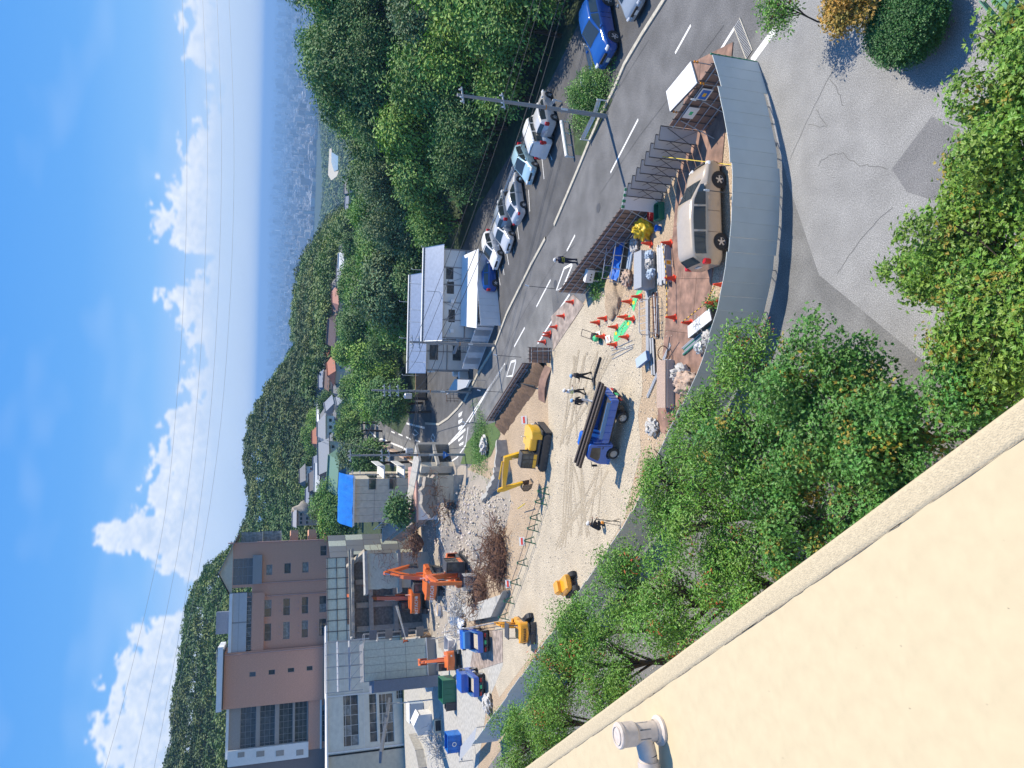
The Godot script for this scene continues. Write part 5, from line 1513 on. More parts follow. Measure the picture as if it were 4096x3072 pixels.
	part("block", S().prism(PackedVector2Array([Vector2(w0.x, w0.z), Vector2(w1.x, w1.z), Vector2(w2.x, w2.z), Vector2(w2.x - 0.6, w2.z - 0.8), Vector2(w0.x + 0.6, w0.z - 3.2)]), Vector3.ZERO, Vector3.RIGHT, Vector3(0, 0, 1), Vector3(0, 0.75, 0)), M.concrete, rw)
	fence_line("site_railing", "grey pipe railing between the track and the truck yard", Vector3(-30.68, 0, -92.13), Vector3(-22.61, 0, -69.54), 1.1, 10)
	fence_line("site_railing", "low pipe railing along the concrete yard edge", Vector3(-33.52, 0, -98.38), Vector3(-26.57, 0, -79.35), 1.0, 8)
	# soil bank below the low fence
	var nb := S()
	var bank := []
	var ba: Vector3 = Vector3(1.82, 0, -60.77)
	var bb: Vector3 = Vector3(-4.29, 0, -72.47)
	for i in 28:
		var p := ba.lerp(bb, i / 27.0)
		var n2 := Vector3(0.85, 0, -0.5)
		var row := []
		for j in 6:
			row.append(p + n2 * (j * 0.5 - 0.9) + Vector3(RNG.randf_range(-0.1, 0.1), [0.02, 0.35, 0.75, 0.8, 0.5, 0.02][j] * (0.85 + 0.3 * RNG.randf()), RNG.randf_range(-0.1, 0.1)))
		bank.append(row)
	struct("earth_bank", S().grid(bank), M.dark_soil)
	var mound := S()
	mound.ball(Vector3(0, 0, 0), Vector3(1.5, 0.42, 1.15), 28, 16, 1.0, nz)
	var md = solo("soil_mound", mound, M.soil, "mound of orange brown soil beside the cones and blue netting", "soil mound", "", Vector3(6.12, 0, -48.1))
	var lp = thing("long_steel_plate", "long curled steel strip lying along the edge of the gravel pad", "steel plate")
	var l := []
	for i in 9:
		var p: Vector3 = (Vector3(1.39, 0, -59.47)).lerp(Vector3(-1.55, 0, -60.84), i / 8.0)
		var up := Vector3(0, 0.03 + 0.45 * sin(i / 8.0 * PI) * 0.6, 0)
		l.append([p + up, p + up + Vector3(0.25, 0.25, -0.9)])
	part("strip", S().grid(l), M.steel_plate, lp)

func fence_line(called, label, a: Vector3, b: Vector3, h: float, n: int):
	var t = thing(called, label, "railing")
	for i in n + 1:
		var p := a.lerp(b, float(i) / n)
		part("post", S().tube(p, p + Vector3(0, h, 0), 0.035, 0.035, 6), M.pipe_steel, t)
	for k in [0.5, 0.98]: part("rail", S().tube(a + Vector3(0, h * k, 0), b + Vector3(0, h * k, 0), 0.035, 0.035, 6), M.pipe_steel, t)
	return t

# ---------------------------------------------------------------- houses up the valley
var HOMES := []
func house(label, at: Vector3, turn: float, w: float, d: float, h: float, rise: float, wall: Color, roof: Color, hip := 0.0, solar := false):
	var t = thing("hillside_house", label, "house", at, turn, "houses on the hillside")
	var cm = M.coloured
	part("wall", S().tint(wall).box(Vector3(0, h / 2 - 1.5, 0), Vector3(w, h + 3.0, d)), cm, t)
	var s = S().tint(roof)
	var x := w / 2 + 0.5
	var z := d / 2 + 0.5
	var y0 := h - 0.1
	var y1 := h + rise
	var r := x - hip * x
	s.quad(Vector3(-x, y0, z), Vector3(-r, y1, 0), Vector3(r, y1, 0), Vector3(x, y0, z))
	s.quad(Vector3(x, y0, -z), Vector3(r, y1, 0), Vector3(-r, y1, 0), Vector3(-x, y0, -z))
	s.tri(Vector3(x, y0, z), Vector3(r, y1, 0), Vector3(x, y0, -z))
	s.tri(Vector3(-x, y0, -z), Vector3(-r, y1, 0), Vector3(-x, y0, z))
	s.quad(Vector3(-x, y0 - 0.02, -z), Vector3(-x, y0 - 0.02, z), Vector3(x, y0 - 0.02, z), Vector3(x, y0 - 0.02, -z))
	var rf = part("roof", s, cm, t)
	part("ridge_cap", S().tint(roof * 0.8).box(Vector3(0, y1 + 0.05, 0), Vector3(r * 2, 0.18, 0.35)), cm, rf)
	for i in 3:
		for j in 2:
			if h < 2.0 and j == 1: continue
			var f = part("window", S().tint(Color(0.5, 0.5, 0.5)).box(Vector3(-w * 0.3 + w * 0.3 * i, 0.75 + j * 1.4, d / 2 + 0.03), Vector3(0.75, 0.62, 0.06)), cm, t)
			part("pane", S().box(Vector3(-w * 0.3 + w * 0.3 * i, 0.75 + j * 1.4, d / 2 + 0.06), Vector3(0.65, 0.52, 0.04)), M.glass_dark, f)
	if solar:
		var ang := atan2(rise, z)
		for i in 4:
			for j in 2:
				part("solar_panel", S().box(Vector3(-w * 0.36 + w * 0.24 * i, lerpf(y1, y0, 0.3 + 0.36 * j) + 0.12, lerpf(0, z, 0.3 + 0.36 * j)), Vector3(w * 0.22, 0.06, z * 0.4), Basis(Vector3.RIGHT, ang)), M.slate_blue, t)
	return t

func houses():
	var grey := Color(0.16, 0.165, 0.18)
	var blue := Color(0.2, 0.23, 0.28)
	var terra := Color(0.34, 0.13, 0.08)
	var rose := Color(0.42, 0.2, 0.15)
	var cream := Color(0.55, 0.52, 0.45)
	var white := Color(0.66, 0.66, 0.64)
	var dark := Color(0.1, 0.1, 0.11)
	var sage := Color(0.2, 0.34, 0.25)
	var list = [
		["brown roofed house with dormer above the wood", Vector3(11.37, 5.62, -185), -0.5, 12, 8, 4, 3.4, cream, Color(0.17, 0.12, 0.11), 0.0, false],
		["salmon hipped roof house rising out of the trees", Vector3(20.01, 4.91, -190), 0.3, 10, 7, 3, 2.6, cream, rose, 0.5, false],
		["small grey roofed house beside the salmon one", Vector3(23, 4.71, -195), 0.8, 7, 6, 3, 2.2, white, grey, 0.2, false],
		["house with solar panels on a dark roof", Vector3(24.63, 4.15, -188), 0.1, 10, 7, 3.4, 2.4, white, dark, 0.0, true],
		["white walled house with rounded gable", Vector3(28.25, 4.22, -186), -0.2, 9, 6, 3, 2.2, white, white, 0.3, false],
		["pale house with a turquoise wall in the trees", Vector3(30.4, 4.17, -186), 0.2, 6, 6, 2.5, 1.8, Color(0.3, 0.5, 0.47), grey, 0.2, false],
		["terracotta roofed house with a long brown front", Vector3(2.42, 5.63, -185), 0.9, 13, 8, 4, 3.0, cream, terra, 0.3, false],
		["grey shingled house behind the terracotta roof", Vector3(4.97, 6.11, -205), 0.4, 11, 7, 5, 2.4, cream, grey, 0.2, false],
		["orange tiled house partly behind trees", Vector3(7.87, 5.46, -200), -0.3, 8, 6, 3.5, 2.2, Color(0.55, 0.3, 0.2), terra, 0.3, false],
		["hipped slate roof house with bright gutters by the lane", Vector3(-1.57, 4.29, -185), 0.4, 10, 8, 4, 3.0, cream, grey, 0.4, false],
		["house with dark conical hipped roof", Vector3(-2.59, 5.24, -195), -0.4, 8, 7, 4, 3.0, cream, dark, 0.9, false],
		["house with slanting white edged slate roof", Vector3(-6.15, 6.88, -175), 1.2, 9, 7, 3.0, 3.2, white, blue, 0.0, false],
		["second house with slanting white edged slate roof", Vector3(-4.83, 4.94, -172), 1.2, 8, 6, 2.5, 3.0, white, blue, 0.0, false],
		["white gable house with pale slate roof", Vector3(-4.54, 7.43, -200), 0.2, 8, 6, 4, 2.6, white, blue, 0.1, false],
		["large white house with grey hipped roof at the road end", Vector3(-10.67, 8.28, -170), 0.3, 11, 8, 6, 3.0, white, Color(0.26, 0.28, 0.31), 0.5, false],
		["flat roofed beige house with dark window band", Vector3(-13.78, 7.34, -165), 0.1, 9, 7, 5, 0.8, cream, grey, 0.2, false],
		["house with broad blue-grey metal roof", Vector3(-15.11, 9.72, -150), 0.5, 12, 9, 3.0, 3.6, cream, Color(0.22, 0.25, 0.29), 0.0, false],
		["house with sage green ribbed roof", Vector3(-16.3, 9.17, -138), -0.35, 13, 8, 3.0, 3.0, white, sage, 0.0, false],
		["white walled house with white shutters in a row", Vector3(-19.15, 10.76, -155), 0.05, 10, 6, 4, 1.6, white, Color(0.45, 0.48, 0.5), 0.0, false],
		["dark roofed house behind the sage roof", Vector3(-21.51, 10.86, -165), 0.6, 8, 6, 3.5, 2.4, cream, dark, 0.1, false],
		["grey roofed house high on the slope by the bare rock", Vector3(-22.59, 11.68, -185), 0.7, 8, 6, 4, 2.4, white, grey, 0.2, false],
		["house with glazed blue balconies on the slope", Vector3(-26.32, 10.69, -180), 0.1, 7, 6, 6, 1.2, Color(0.5, 0.56, 0.6), blue, 0.3, false],
		["pink walled house beside the bare rock face", Vector3(-33.33, 12.82, -190), 0.2, 7, 6, 6, 1.6, Color(0.55, 0.36, 0.28), Color(0.3, 0.3, 0.32), 0.2, false],
		["small white house with blue roof at the foot of the hill", Vector3(-0.17, 7.26, -195), 0.3, 8, 6, 4, 2.2, white, blue, 0.2, false],
		["low cream house with brown roof behind the hipped slate roof", Vector3(0.08, 6.39, -190), -0.3, 9, 6, 4, 2.2, cream, Color(0.2, 0.13, 0.1), 0.2, false],
		["bright white cube house above the slanting roofs", Vector3(-8.27, 7.77, -196), 0.1, 8, 7, 6, 0.6, white, white, 0.1, false],
		["pale grey house with hipped roof below the white cube house", Vector3(-9.34, 7.6, -182), 0.6, 9, 7, 4, 2.4, white, grey, 0.5, false],
		["cream house with flat terrace beside the road end", Vector3(-9.1, 6.5, -170), -0.2, 8, 6, 4, 1.0, cream, grey, 0.2, false],
		["white house with slate roof above the broad metal roof", Vector3(-18.69, 9.66, -172), 0.2, 8, 6, 4, 2.2, white, blue, 0.2, false],
		["small house with red roof among shrubs", Vector3(-13.16, 9.89, -180), 0.4, 7, 5, 3, 1.8, white, terra, 0.3, false],
		["white house with brown roof beside the salmon hipped roof", Vector3(17.17, 4.36, -195), -0.3, 9, 6, 4, 2.0, white, Color(0.22, 0.15, 0.12), 0.2, false],
		["tan house with grey roof beside the orange tiled house", Vector3(6.41, 5.33, -205), 0.3, 10, 6, 5, 2.0, cream, grey, 0.2, false],
		["pale house with white roof between solar roof and rounded gable", Vector3(26.86, 4.1, -190), 0.1, 8, 5, 3, 1.6, white, white, 0.2, false],
		["tiny white house on the valley edge beyond the wood", Vector3(56.32, -0.82, -230), 0.2, 8, 6, 3, 1.6, white, grey, 0.2, false],
		["tiny pale house half hidden at the valley edge", Vector3(50.84, -0.59, -225), -0.2, 7, 6, 3, 1.6, white, blue, 0.2, false]]
	for k in list:
		var p: Vector3 = k[1]
		HOMES.append([p, k[0]])
		house(k[0], p + Vector3(0, -k[5] * 0.35, 0), k[2] + PI * 0.0, k[3] * 0.46, k[4] * 0.46, k[5] * 0.55, k[6] * 0.5, k[7], k[8], k[9], k[10])
	var rk := S()
	var nz := FastNoiseLite.new()
	nz.frequency = 0.2
	rk.ball(Vector3.ZERO, Vector3(2.6, 3.6, 2.0), 16, 10, 0.7, nz)
	solo("rock_face", rk, M.rubble, "bare orange-pink rock face cut into the wooded slope", "rock", "", Vector3(-31.45, 10.66, -190))
	var pond := S()
	pond.flat([Vector2(225.98, -781.94), Vector2(201.4, -707.14), Vector2(189.1, -706.74), Vector2(197.22, -745.68), Vector2(214.42, -778.96)], -40.0)
	struct("pond", pond, M.pond_water)
	var bk := S()
	bk.flat([Vector2(237.89, -814.33), Vector2(232.16, -789.28), Vector2(211.05, -766.07), Vector2(191.43, -722.81), Vector2(187.56, -702.89), Vector2(186.79, -721.69), Vector2(197.38, -780.3), Vector2(213.8, -824.29)], -40.5)
	struct("pond_bank", bk, M.kerb)


# ---------------------------------------------------------------- machines
const AXLE := Basis(Vector3(1, 0, 0), Vector3(0, 0, 1), Vector3(0, -1, 0))

func wheel(parent, p: Vector3, r: float, w: float, rim = null, side := 1.0):
	var t = part("wheel", S().lathe([Vector2(r * 0.6, -w * 0.5), Vector2(r * 0.93, -w * 0.5), Vector2(r, -w * 0.36), Vector2(r, w * 0.36), Vector2(r * 0.93, w * 0.5), Vector2(r * 0.6, w * 0.5)], Vector3.ZERO, AXLE, 20), M.rubber, parent)
	t.position = p
	var f := S()
	var o := side * w * 0.5
	f.lathe([Vector2(r * 0.62, o * 0.98), Vector2(r * 0.58, o * 0.75), Vector2(r * 0.2, o * 0.6), Vector2(0, o * 0.66)], Vector3.ZERO, AXLE, 20)
	part("rim", f, rim if rim else M.alloy, t)
	var sp := S()
	for k in 5:
		var a := TAU * k / 5.0
		sp.bar(Vector3(0, 0, o * 0.8), Vector3(cos(a) * r * 0.56, sin(a) * r * 0.56, o * 0.88), r * 0.2, w * 0.08, Vector3(0, 0, 1))
	part("spoke", sp, rim if rim else M.alloy, t)
	return t

func limb(pts, hw, width: float, z: float):
	var up := []
	var dn := []
	for i in pts.size():
		var d: Vector2 = (pts[mini(i + 1, pts.size() - 1)] - pts[maxi(i - 1, 0)]).normalized()
		var n := Vector2(-d.y, d.x)
		up.append(pts[i] + n * hw[i])
		dn.append(pts[i] - n * hw[i])
	dn.reverse()
	return S().prism(PackedVector2Array(up + dn), Vector3(0, 0, z - width / 2), Vector3.RIGHT, Vector3.UP, Vector3(0, 0, width))

func excavator(called, label, at: Vector3, turn: float, scale: float, pm, pose, tool := "bucket", track_turn := 0.0, text := "", canopy := false, text_mat = null, blade := false):
	var t = thing(called, label, "excavator", at, turn)
	t.scale = Vector3.ONE * scale
	for s in [-1.0, 1.0]:
		var q := Basis(Vector3.UP, track_turn)
		var prof := PackedVector2Array()
		for k in 9: prof.append(Vector2(1.72, 0.44) + Vector2(cos(-PI / 2 + PI * k / 8.0), sin(-PI / 2 + PI * k / 8.0)) * 0.44)
		for k in 9: prof.append(Vector2(-1.72, 0.44) + Vector2(cos(PI / 2 + PI * k / 8.0), sin(PI / 2 + PI * k / 8.0)) * 0.44)
		var tr := S()
		tr.prism(prof, q * Vector3(0, 0, s * 1.1 - 0.3), q * Vector3.RIGHT, Vector3.UP, q * Vector3(0, 0, 0.6))
		var tp = part("track", tr, M.charcoal, t)
		var gs := S()
		for k in 44:
			var l := k / 44.0 * (4 * 1.72 + TAU * 0.44)
			var p := Vector2.ZERO
			var a := 0.0
			if l < 3.44: p = Vector2(-1.72 + l, 0.9); a = 0.0
			elif l < 3.44 + PI * 0.44:
				a = -(l - 3.44) / 0.44
				p = Vector2(1.72, 0.44) + Vector2(-sin(a), cos(a)) * 0.46
			elif l < 6.88 + PI * 0.44: p = Vector2(1.72 - (l - 3.44 - PI * 0.44), 0.01); a = PI
			else:
				a = PI - (l - 6.88 - PI * 0.44) / 0.44
				p = Vector2(-1.72, 0.44) + Vector2(-sin(a), cos(a)) * 0.46
			if p.y > 0.02: gs.box(q * Vector3(p.x, p.y, s * 1.1), Vector3(0.06, 0.06, 0.58), q * Basis(Vector3.BACK, a))
		part("shoes", gs, M.steel_dark, tp)
		var ro := S()
		for k in 6: ro.lathe([Vector2(0, s * 0.31), Vector2(0.16, s * 0.31), Vector2(0.16, 0)], q * Vector3(-1.4 + 0.56 * k, 0.24, s * 1.1), q * AXLE, 10)
		part("rollers", ro, M.steel_dark, tp)
	part("undercarriage", S().box(Vector3(0, 0.6, 0), Vector3(1.7, 0.4, 1.7), Basis(Vector3.UP, track_turn)), M.charcoal, t)
	if blade:
		var bd := S()
		bd.box(Vector3(-2.35, 0.42, 0), Vector3(0.12, 0.7, 2.8)).bar(Vector3(-2.3, 0.4, -0.5), Vector3(-0.8, 0.5, -0.5), 0.14, 0.14).bar(Vector3(-2.3, 0.4, 0.5), Vector3(-0.8, 0.5, 0.5), 0.14, 0.14)
		part("blade", bd, M.charcoal, t)
	part("turntable", S().lathe([Vector2(0.75, 0.75), Vector2(0.75, 1.08)], Vector3.ZERO, Basis(), 16), M.steel_dark, t)
	part("deck", S().bevel(Vector3(-0.2, 1.2, 0), Vector3(3.6, 0.28, 2.6), 0.06), M.charcoal, t)
	# rounded counterweight
	var rows := []
	for y in [[1.05, 0.0], [1.15, 0.08], [1.95, 0.1], [2.15, 0.02]]:
		var row := []
		for k in 13:
			var a := -PI / 2 + PI * k / 12.0
			row.append(Vector3(-1.55 - (0.85 + y[1]) * pow(absf(cos(a)), 0.6), y[0], sin(a) * 1.34))
		rows.append(row)
	var cw := S()
	cw.grid(rows)
	var fan := []
	for k in 13: fan.append(rows[3][k])
	for k in 12: cw.tri(Vector3(-1.55, 2.15, 0), fan[k + 1], fan[k])
	var cwp = part("counterweight", cw, pm, t)
	part("bumper_band", S().box(Vector3(-1.7, 1.08, 0), Vector3(1.5, 0.14, 2.5)), M.charcoal, t)
	part("engine_cover", S().bevel(Vector3(-0.85, 1.75, 0.15), Vector3(1.6, 0.8, 2.3), 0.1), pm, t)
	part("exhaust", S().tube(Vector3(-1.0, 2.1, 0.7), Vector3(-1.0, 2.6, 0.7), 0.07), M.white_paint, t)
	part("side_box", S().bevel(Vector3(0.85, 1.55, 0.95), Vector3(1.2, 0.55, 0.7), 0.06), pm, t)
	for s in [-1.0, 1.0]:
		part("warning_plate", S().box(Vector3(-2.36, 1.9, s * 0.75), Vector3(0.04, 0.16, 0.2)), M.tape_yellow, t)
	if not canopy:
		part("grab_plate", S().box(Vector3(-2.47, 1.6, 0.62), Vector3(0.03, 0.22, 0.24)), M.plate_white, t)
	if canopy:
		part("seat", S().bevel(Vector3(-0.3, 1.75, 0), Vector3(0.6, 0.8, 0.7), 0.08), M.black, t)
		for s in [-1.0, 1.0]: part("canopy_post", S().tube(Vector3(-1.1, 1.9, s * 0.85), Vector3(-0.9, 3.3, s * 0.8), 0.06), M.charcoal, t)
		part("canopy_roof", S().bevel(Vector3(-0.3, 3.36, 0), Vector3(1.7, 0.14, 2.0), 0.05), M.charcoal, t)
	else:
		# cab on the left
		var cab := S()
		var c0 := Vector3(0.1, 1.3, -1.32)
		var c1 := Vector3(1.75, 2.95, -0.36)
		for k in 8:
			if k & 2: continue
			var x0 := c1.x if k & 1 else c0.x
			var z0 := c1.z if k & 4 else c0.z
			cab.bar(Vector3(x0, c0.y, z0), Vector3(x0 - (0.12 if k & 1 else 0.0), c1.y, z0), 0.1, 0.1, Vector3.RIGHT)
		cab.bevel(Vector3(0.87, c1.y, -0.84), Vector3(1.62, 0.12, 1.02), 0.05)
		cab.box(Vector3(0.92, 1.5, -0.84), Vector3(1.6, 0.34, 0.92))
		cab.bar(Vector3(0.75, 1.4, c0.z), Vector3(0.75, 2.9, c0.z), 0.07, 0.07, Vector3.RIGHT)
		cab.bar(Vector3(0.1, 2.1, c0.z), Vector3(1.7, 2.1, c0.z), 0.05, 0.05)
		var cp = part("cab", cab, M.charcoal, t)
		for p in [[Vector3(0.9, 2.25, -1.31), Vector3(1.5, 1.25, 0.02)], [Vector3(0.9, 2.25, -0.37), Vector3(1.5, 1.25, 0.02)], [Vector3(1.68, 2.25, -0.84), Vector3(0.02, 1.25, 0.84)], [Vector3(0.12, 2.35, -0.84), Vector3(0.02, 1.0, 0.84)]]:
			part("pane", S().box(p[0], p[1]), M.glass_room, cp)
		part("cab_side", S().box(Vector3(0.92, 1.5, -1.325), Vector3(1.55, 0.36, 0.05)), pm, t)
	# boom, stick and tool: pose = [base, elbow, tip, stick end, stick back]
	var z := 0.12
	part("boom", limb([pose[0], pose[0].lerp(pose[1], 0.5), pose[1], pose[1].lerp(pose[2], 0.5), pose[2]], [0.2, 0.27, 0.33, 0.26, 0.16], 0.42, z), pm, t)
	var back: Vector2 = pose[2] + (pose[2] - pose[3]).normalized() * 0.7
	part("stick", limb([back, pose[2], pose[3]], [0.12, 0.26, 0.13], 0.32, z), pm, t)
	var mid: Vector2 = (pose[0] + pose[1]) * 0.5
	for s in [-1.0, 1.0]:
		var cy := S()
		var a := Vector3(pose[0].x + 0.55, pose[0].y - 0.3, z + s * 0.3)
		var b := Vector3(lerpf(mid.x, pose[1].x, 0.6), lerpf(mid.y, pose[1].y, 0.6), z + s * 0.3)
		part("boom_cylinder", cy.tube(a, a.lerp(b, 0.6), 0.1), pm, t)
		part("piston", S().tube(a.lerp(b, 0.6), b, 0.055), M.chrome, t)
	var e := Vector3(lerpf(pose[1].x, pose[2].x, 0.1), lerpf(pose[1].y, pose[2].y, 0.1) + 0.4, z)
	var fb := Vector3(back.x, back.y, z)
	part("stick_cylinder", S().tube(e, e.lerp(fb, 0.6), 0.1), pm, t)
	part("piston", S().tube(e.lerp(fb, 0.6), fb, 0.05), M.chrome, t)
	var hs := S()
	hs.path([Vector3(pose[0].x, pose[0].y + 0.3, z + 0.2), Vector3(mid.x, mid.y + 0.42, z + 0.24), Vector3(pose[1].x, pose[1].y + 0.5, z + 0.24), Vector3(pose[2].x, pose[2].y + 0.35, z + 0.2)], 0.035, 5)
	part("hydraulic_hose", hs, M.black, t)
	var tip: Vector2 = pose[3]
	var q2 := Basis(Vector3.BACK, pose[4])
	if tool == "bucket":
		var prof := PackedVector2Array([Vector2(0.1, 0.1), Vector2(0.55, 0.05), Vector2(0.75, -0.3), Vector2(0.6, -0.75), Vector2(0.15, -1.0), Vector2(-0.45, -0.9), Vector2(-0.4, -0.82), Vector2(0.1, -0.85), Vector2(0.45, -0.65), Vector2(0.6, -0.3), Vector2(0.42, -0.05), Vector2(0.0, 0.0)])
		var bk = S().prism(prof, Vector3(tip.x, tip.y, z - 0.5), q2 * Vector3.RIGHT, q2 * Vector3.UP, Vector3(0, 0, 1.0))
		for s in [-0.5, 0.47]: bk.prism(PackedVector2Array([Vector2(0.1, 0.05), Vector2(0.55, 0.0), Vector2(0.7, -0.3), Vector2(0.55, -0.72), Vector2(0.1, -0.95), Vector2(-0.4, -0.88)]), Vector3(tip.x, tip.y, z + s), q2 * Vector3.RIGHT, q2 * Vector3.UP, Vector3(0, 0, 0.03))
		var bp = part("bucket", bk, pm if text != "" and canopy else M.timber if pm == M.paint_yellow else pm, t)
		for k in 5: part("tooth", S().box(Vector3(tip.x, tip.y, z) + q2 * Vector3(-0.5, -0.9, 0) + Vector3(0, 0, -0.4 + 0.2 * k), Vector3(0.2, 0.08, 0.08), q2), M.steel_dark, bp)
	elif tool == "cage":
		var cg := S()
		for k in 8:
			cg.box(Vector3(tip.x + 0.1, tip.y - 0.75, z - 0.65 + k * 0.186), Vector3(0.06, 1.2, 0.05))
			cg.box(Vector3(tip.x + 0.1, tip.y - 0.2 - k * 0.16, z), Vector3(0.05, 0.05, 1.36))
		for s in [-1.0, 1.0]: cg.box(Vector3(tip.x - 0.3, tip.y - 0.75, z + s * 0.68), Vector3(0.9, 1.2, 0.05))
		cg.box(Vector3(tip.x - 0.3, tip.y - 1.35, z), Vector3(0.9, 0.05, 1.36))
		part("cage_bucket", cg, M.zinc, t)
	else:
		part("crusher_jaw", limb([tip, tip + Vector2((q2 * Vector3(0.3, -0.9, 0)).x, (q2 * Vector3(0.3, -0.9, 0)).y)], [0.3, 0.12], 0.3, z), M.steel_dark, t)
		part("crusher_jaw", limb([tip, tip + Vector2((q2 * Vector3(-0.35, -0.9, 0)).x, (q2 * Vector3(-0.35, -0.9, 0)).y)], [0.3, 0.1], 0.26, z), M.steel_dark, t)
	if text != "":
		lettering(text, 0.36, text_mat if text_mat else M.white_paint, t, Vector3(-2.52, 1.62, -0.3), Basis(Vector3.UP, -PI / 2))
	return t

func dump_truck(label, a: Vector3, b: Vector3, scale: float):
	# local +x forward; a = rear axle point, b = front axle point on the near side
	var d := (b - a).normalized()
	var t = thing("dump_truck", label, "truck", (a + b) * 0.5, heading(a, b))
	t.scale = Vector3.ONE * scale
	var bm = M.truck_blue
	for s in [-1.0, 1.0]:
		wheel(t, Vector3(1.25, 0.38, s * 0.78), 0.38, 0.24, M.zinc, s)
		wheel(t, Vector3(-1.25, 0.38, s * 0.72), 0.38, 0.42, M.zinc, s)
		part("chassis_rail", S().box(Vector3(-0.3, 0.62, s * 0.36), Vector3(4.3, 0.2, 0.1)), M.charcoal, t)
		part("mudguard", S().box(Vector3(-1.85, 0.62, s * 0.72), Vector3(0.05, 0.4, 0.42)), M.black, t)
	part("fuel_tank", S().bevel(Vector3(0.05, 0.55, 0.62), Vector3(0.7, 0.34, 0.34), 0.08), M.charcoal, t)
	part("battery_box", S().bevel(Vector3(0.55, 0.55, 0.66), Vector3(0.32, 0.3, 0.26), 0.03), M.white_paint, t)
	# cab: lofted
	var prof := PackedVector2Array([Vector2(0.62, 0.55), Vector2(0.62, 1.98), Vector2(0.72, 2.06), Vector2(1.5, 2.05), Vector2(1.62, 1.98), Vector2(1.93, 1.28), Vector2(1.98, 1.1), Vector2(2.0, 0.48), Vector2(1.68, 0.48), Vector2(1.6, 0.72), Vector2(1.4, 0.84), Vector2(1.1, 0.84), Vector2(0.9, 0.72), Vector2(0.84, 0.55)])
	part("cab", S().prism(prof, Vector3(0, 0, -0.85), Vector3.RIGHT, Vector3.UP, Vector3(0, 0, 1.7)), bm, t)
	for k in 6: part("roof_rib", S().box(Vector3(1.1, 2.068, -0.6 + k * 0.24), Vector3(0.7, 0.02, 0.06)), bm, t)
	for s in [-1.0, 1.0]:
		part("side_window", S().prism(PackedVector2Array([Vector2(0.82, 1.3), Vector2(0.84, 1.88), Vector2(1.46, 1.88), Vector2(1.76, 1.3), Vector2(1.5, 1.22)]), Vector3(0, 0, s * 0.852), Vector3.RIGHT, Vector3.UP, Vector3(0, 0, s * 0.012)), M.glass_room, t)
		part("door_handle", S().box(Vector3(0.85, 1.15, s * 0.862), Vector3(0.16, 0.05, 0.03)), M.black, t)
		part("mirror", S().box(Vector3(1.95, 1.55, s * 1.05), Vector3(0.06, 0.34, 0.16)), M.black, t)
		part("mirror_arm", S().tube(Vector3(1.75, 1.75, s * 0.86), Vector3(1.95, 1.7, s * 1.05), 0.02), M.black, t)
		part("headlight", S().box(Vector3(1.995, 0.82, s * 0.66), Vector3(0.04, 0.16, 0.26)), M.clear_lamp, t)
		part("door_seam", S().box(Vector3(0.74, 1.1, s * 0.853), Vector3(0.02, 0.9, 0.008)), M.black, t)
	part("windscreen", S().quad(Vector3(1.66, 1.93, -0.74), Vector3(1.66, 1.93, 0.74), Vector3(1.94, 1.3, 0.76), Vector3(1.94, 1.3, -0.76)), M.glass_room, t)
	part("bumper", S().bevel(Vector3(2.02, 0.5, 0), Vector3(0.1, 0.26, 1.7), 0.03), M.white_paint, t)
	# bed
	var bl := 2.85
	var bx := -0.92
	part("bed_floor", S().box(Vector3(bx, 0.88, 0), Vector3(bl, 0.1, 1.66)), M.charcoal, t)
	for s in [-1.0, 1.0]:
		part("side_gate", S().box(Vector3(bx, 1.1, s * 0.84), Vector3(bl, 0.44, 0.05)), bm, t)
		for k in 6: part("side_rib", S().box(Vector3(bx - bl / 2 + 0.15 + k * 0.5, 1.1, s * 0.875), Vector3(0.07, 0.42, 0.03)), bm, t)
		part("top_board", S().box(Vector3(bx - 0.05, 1.44, s * 0.83), Vector3(bl * 0.86, 0.24, 0.04)), M.bed_blue, t)
	part("headboard", S().box(Vector3(bx + bl / 2, 1.35, 0), Vector3(0.06, 0.95, 1.66)), bm, t)
	part("tailgate", S().box(Vector3(bx - bl / 2, 1.12, 0), Vector3(0.06, 0.48, 1.66)), bm, t)
	for k in 4: part("tail_rib", S().box(Vector3(bx - bl / 2 - 0.04, 1.12, -0.6 + k * 0.4), Vector3(0.03, 0.46, 0.06)), bm, t)
	part("rear_bumper", S().box(Vector3(-2.3, 0.5, 0), Vector3(0.1, 0.12, 1.6)), M.charcoal, t)
	for s in [-1.0, 1.0]: part("tail_lamp", S().box(Vector3(-2.36, 0.68, s * 0.62), Vector3(0.05, 0.12, 0.34)), M.red_lamp, t)
	part("number_plate", S().box(Vector3(-2.36, 0.66, 0), Vector3(0.02, 0.17, 0.33)), M.mat_green, t)
	return t

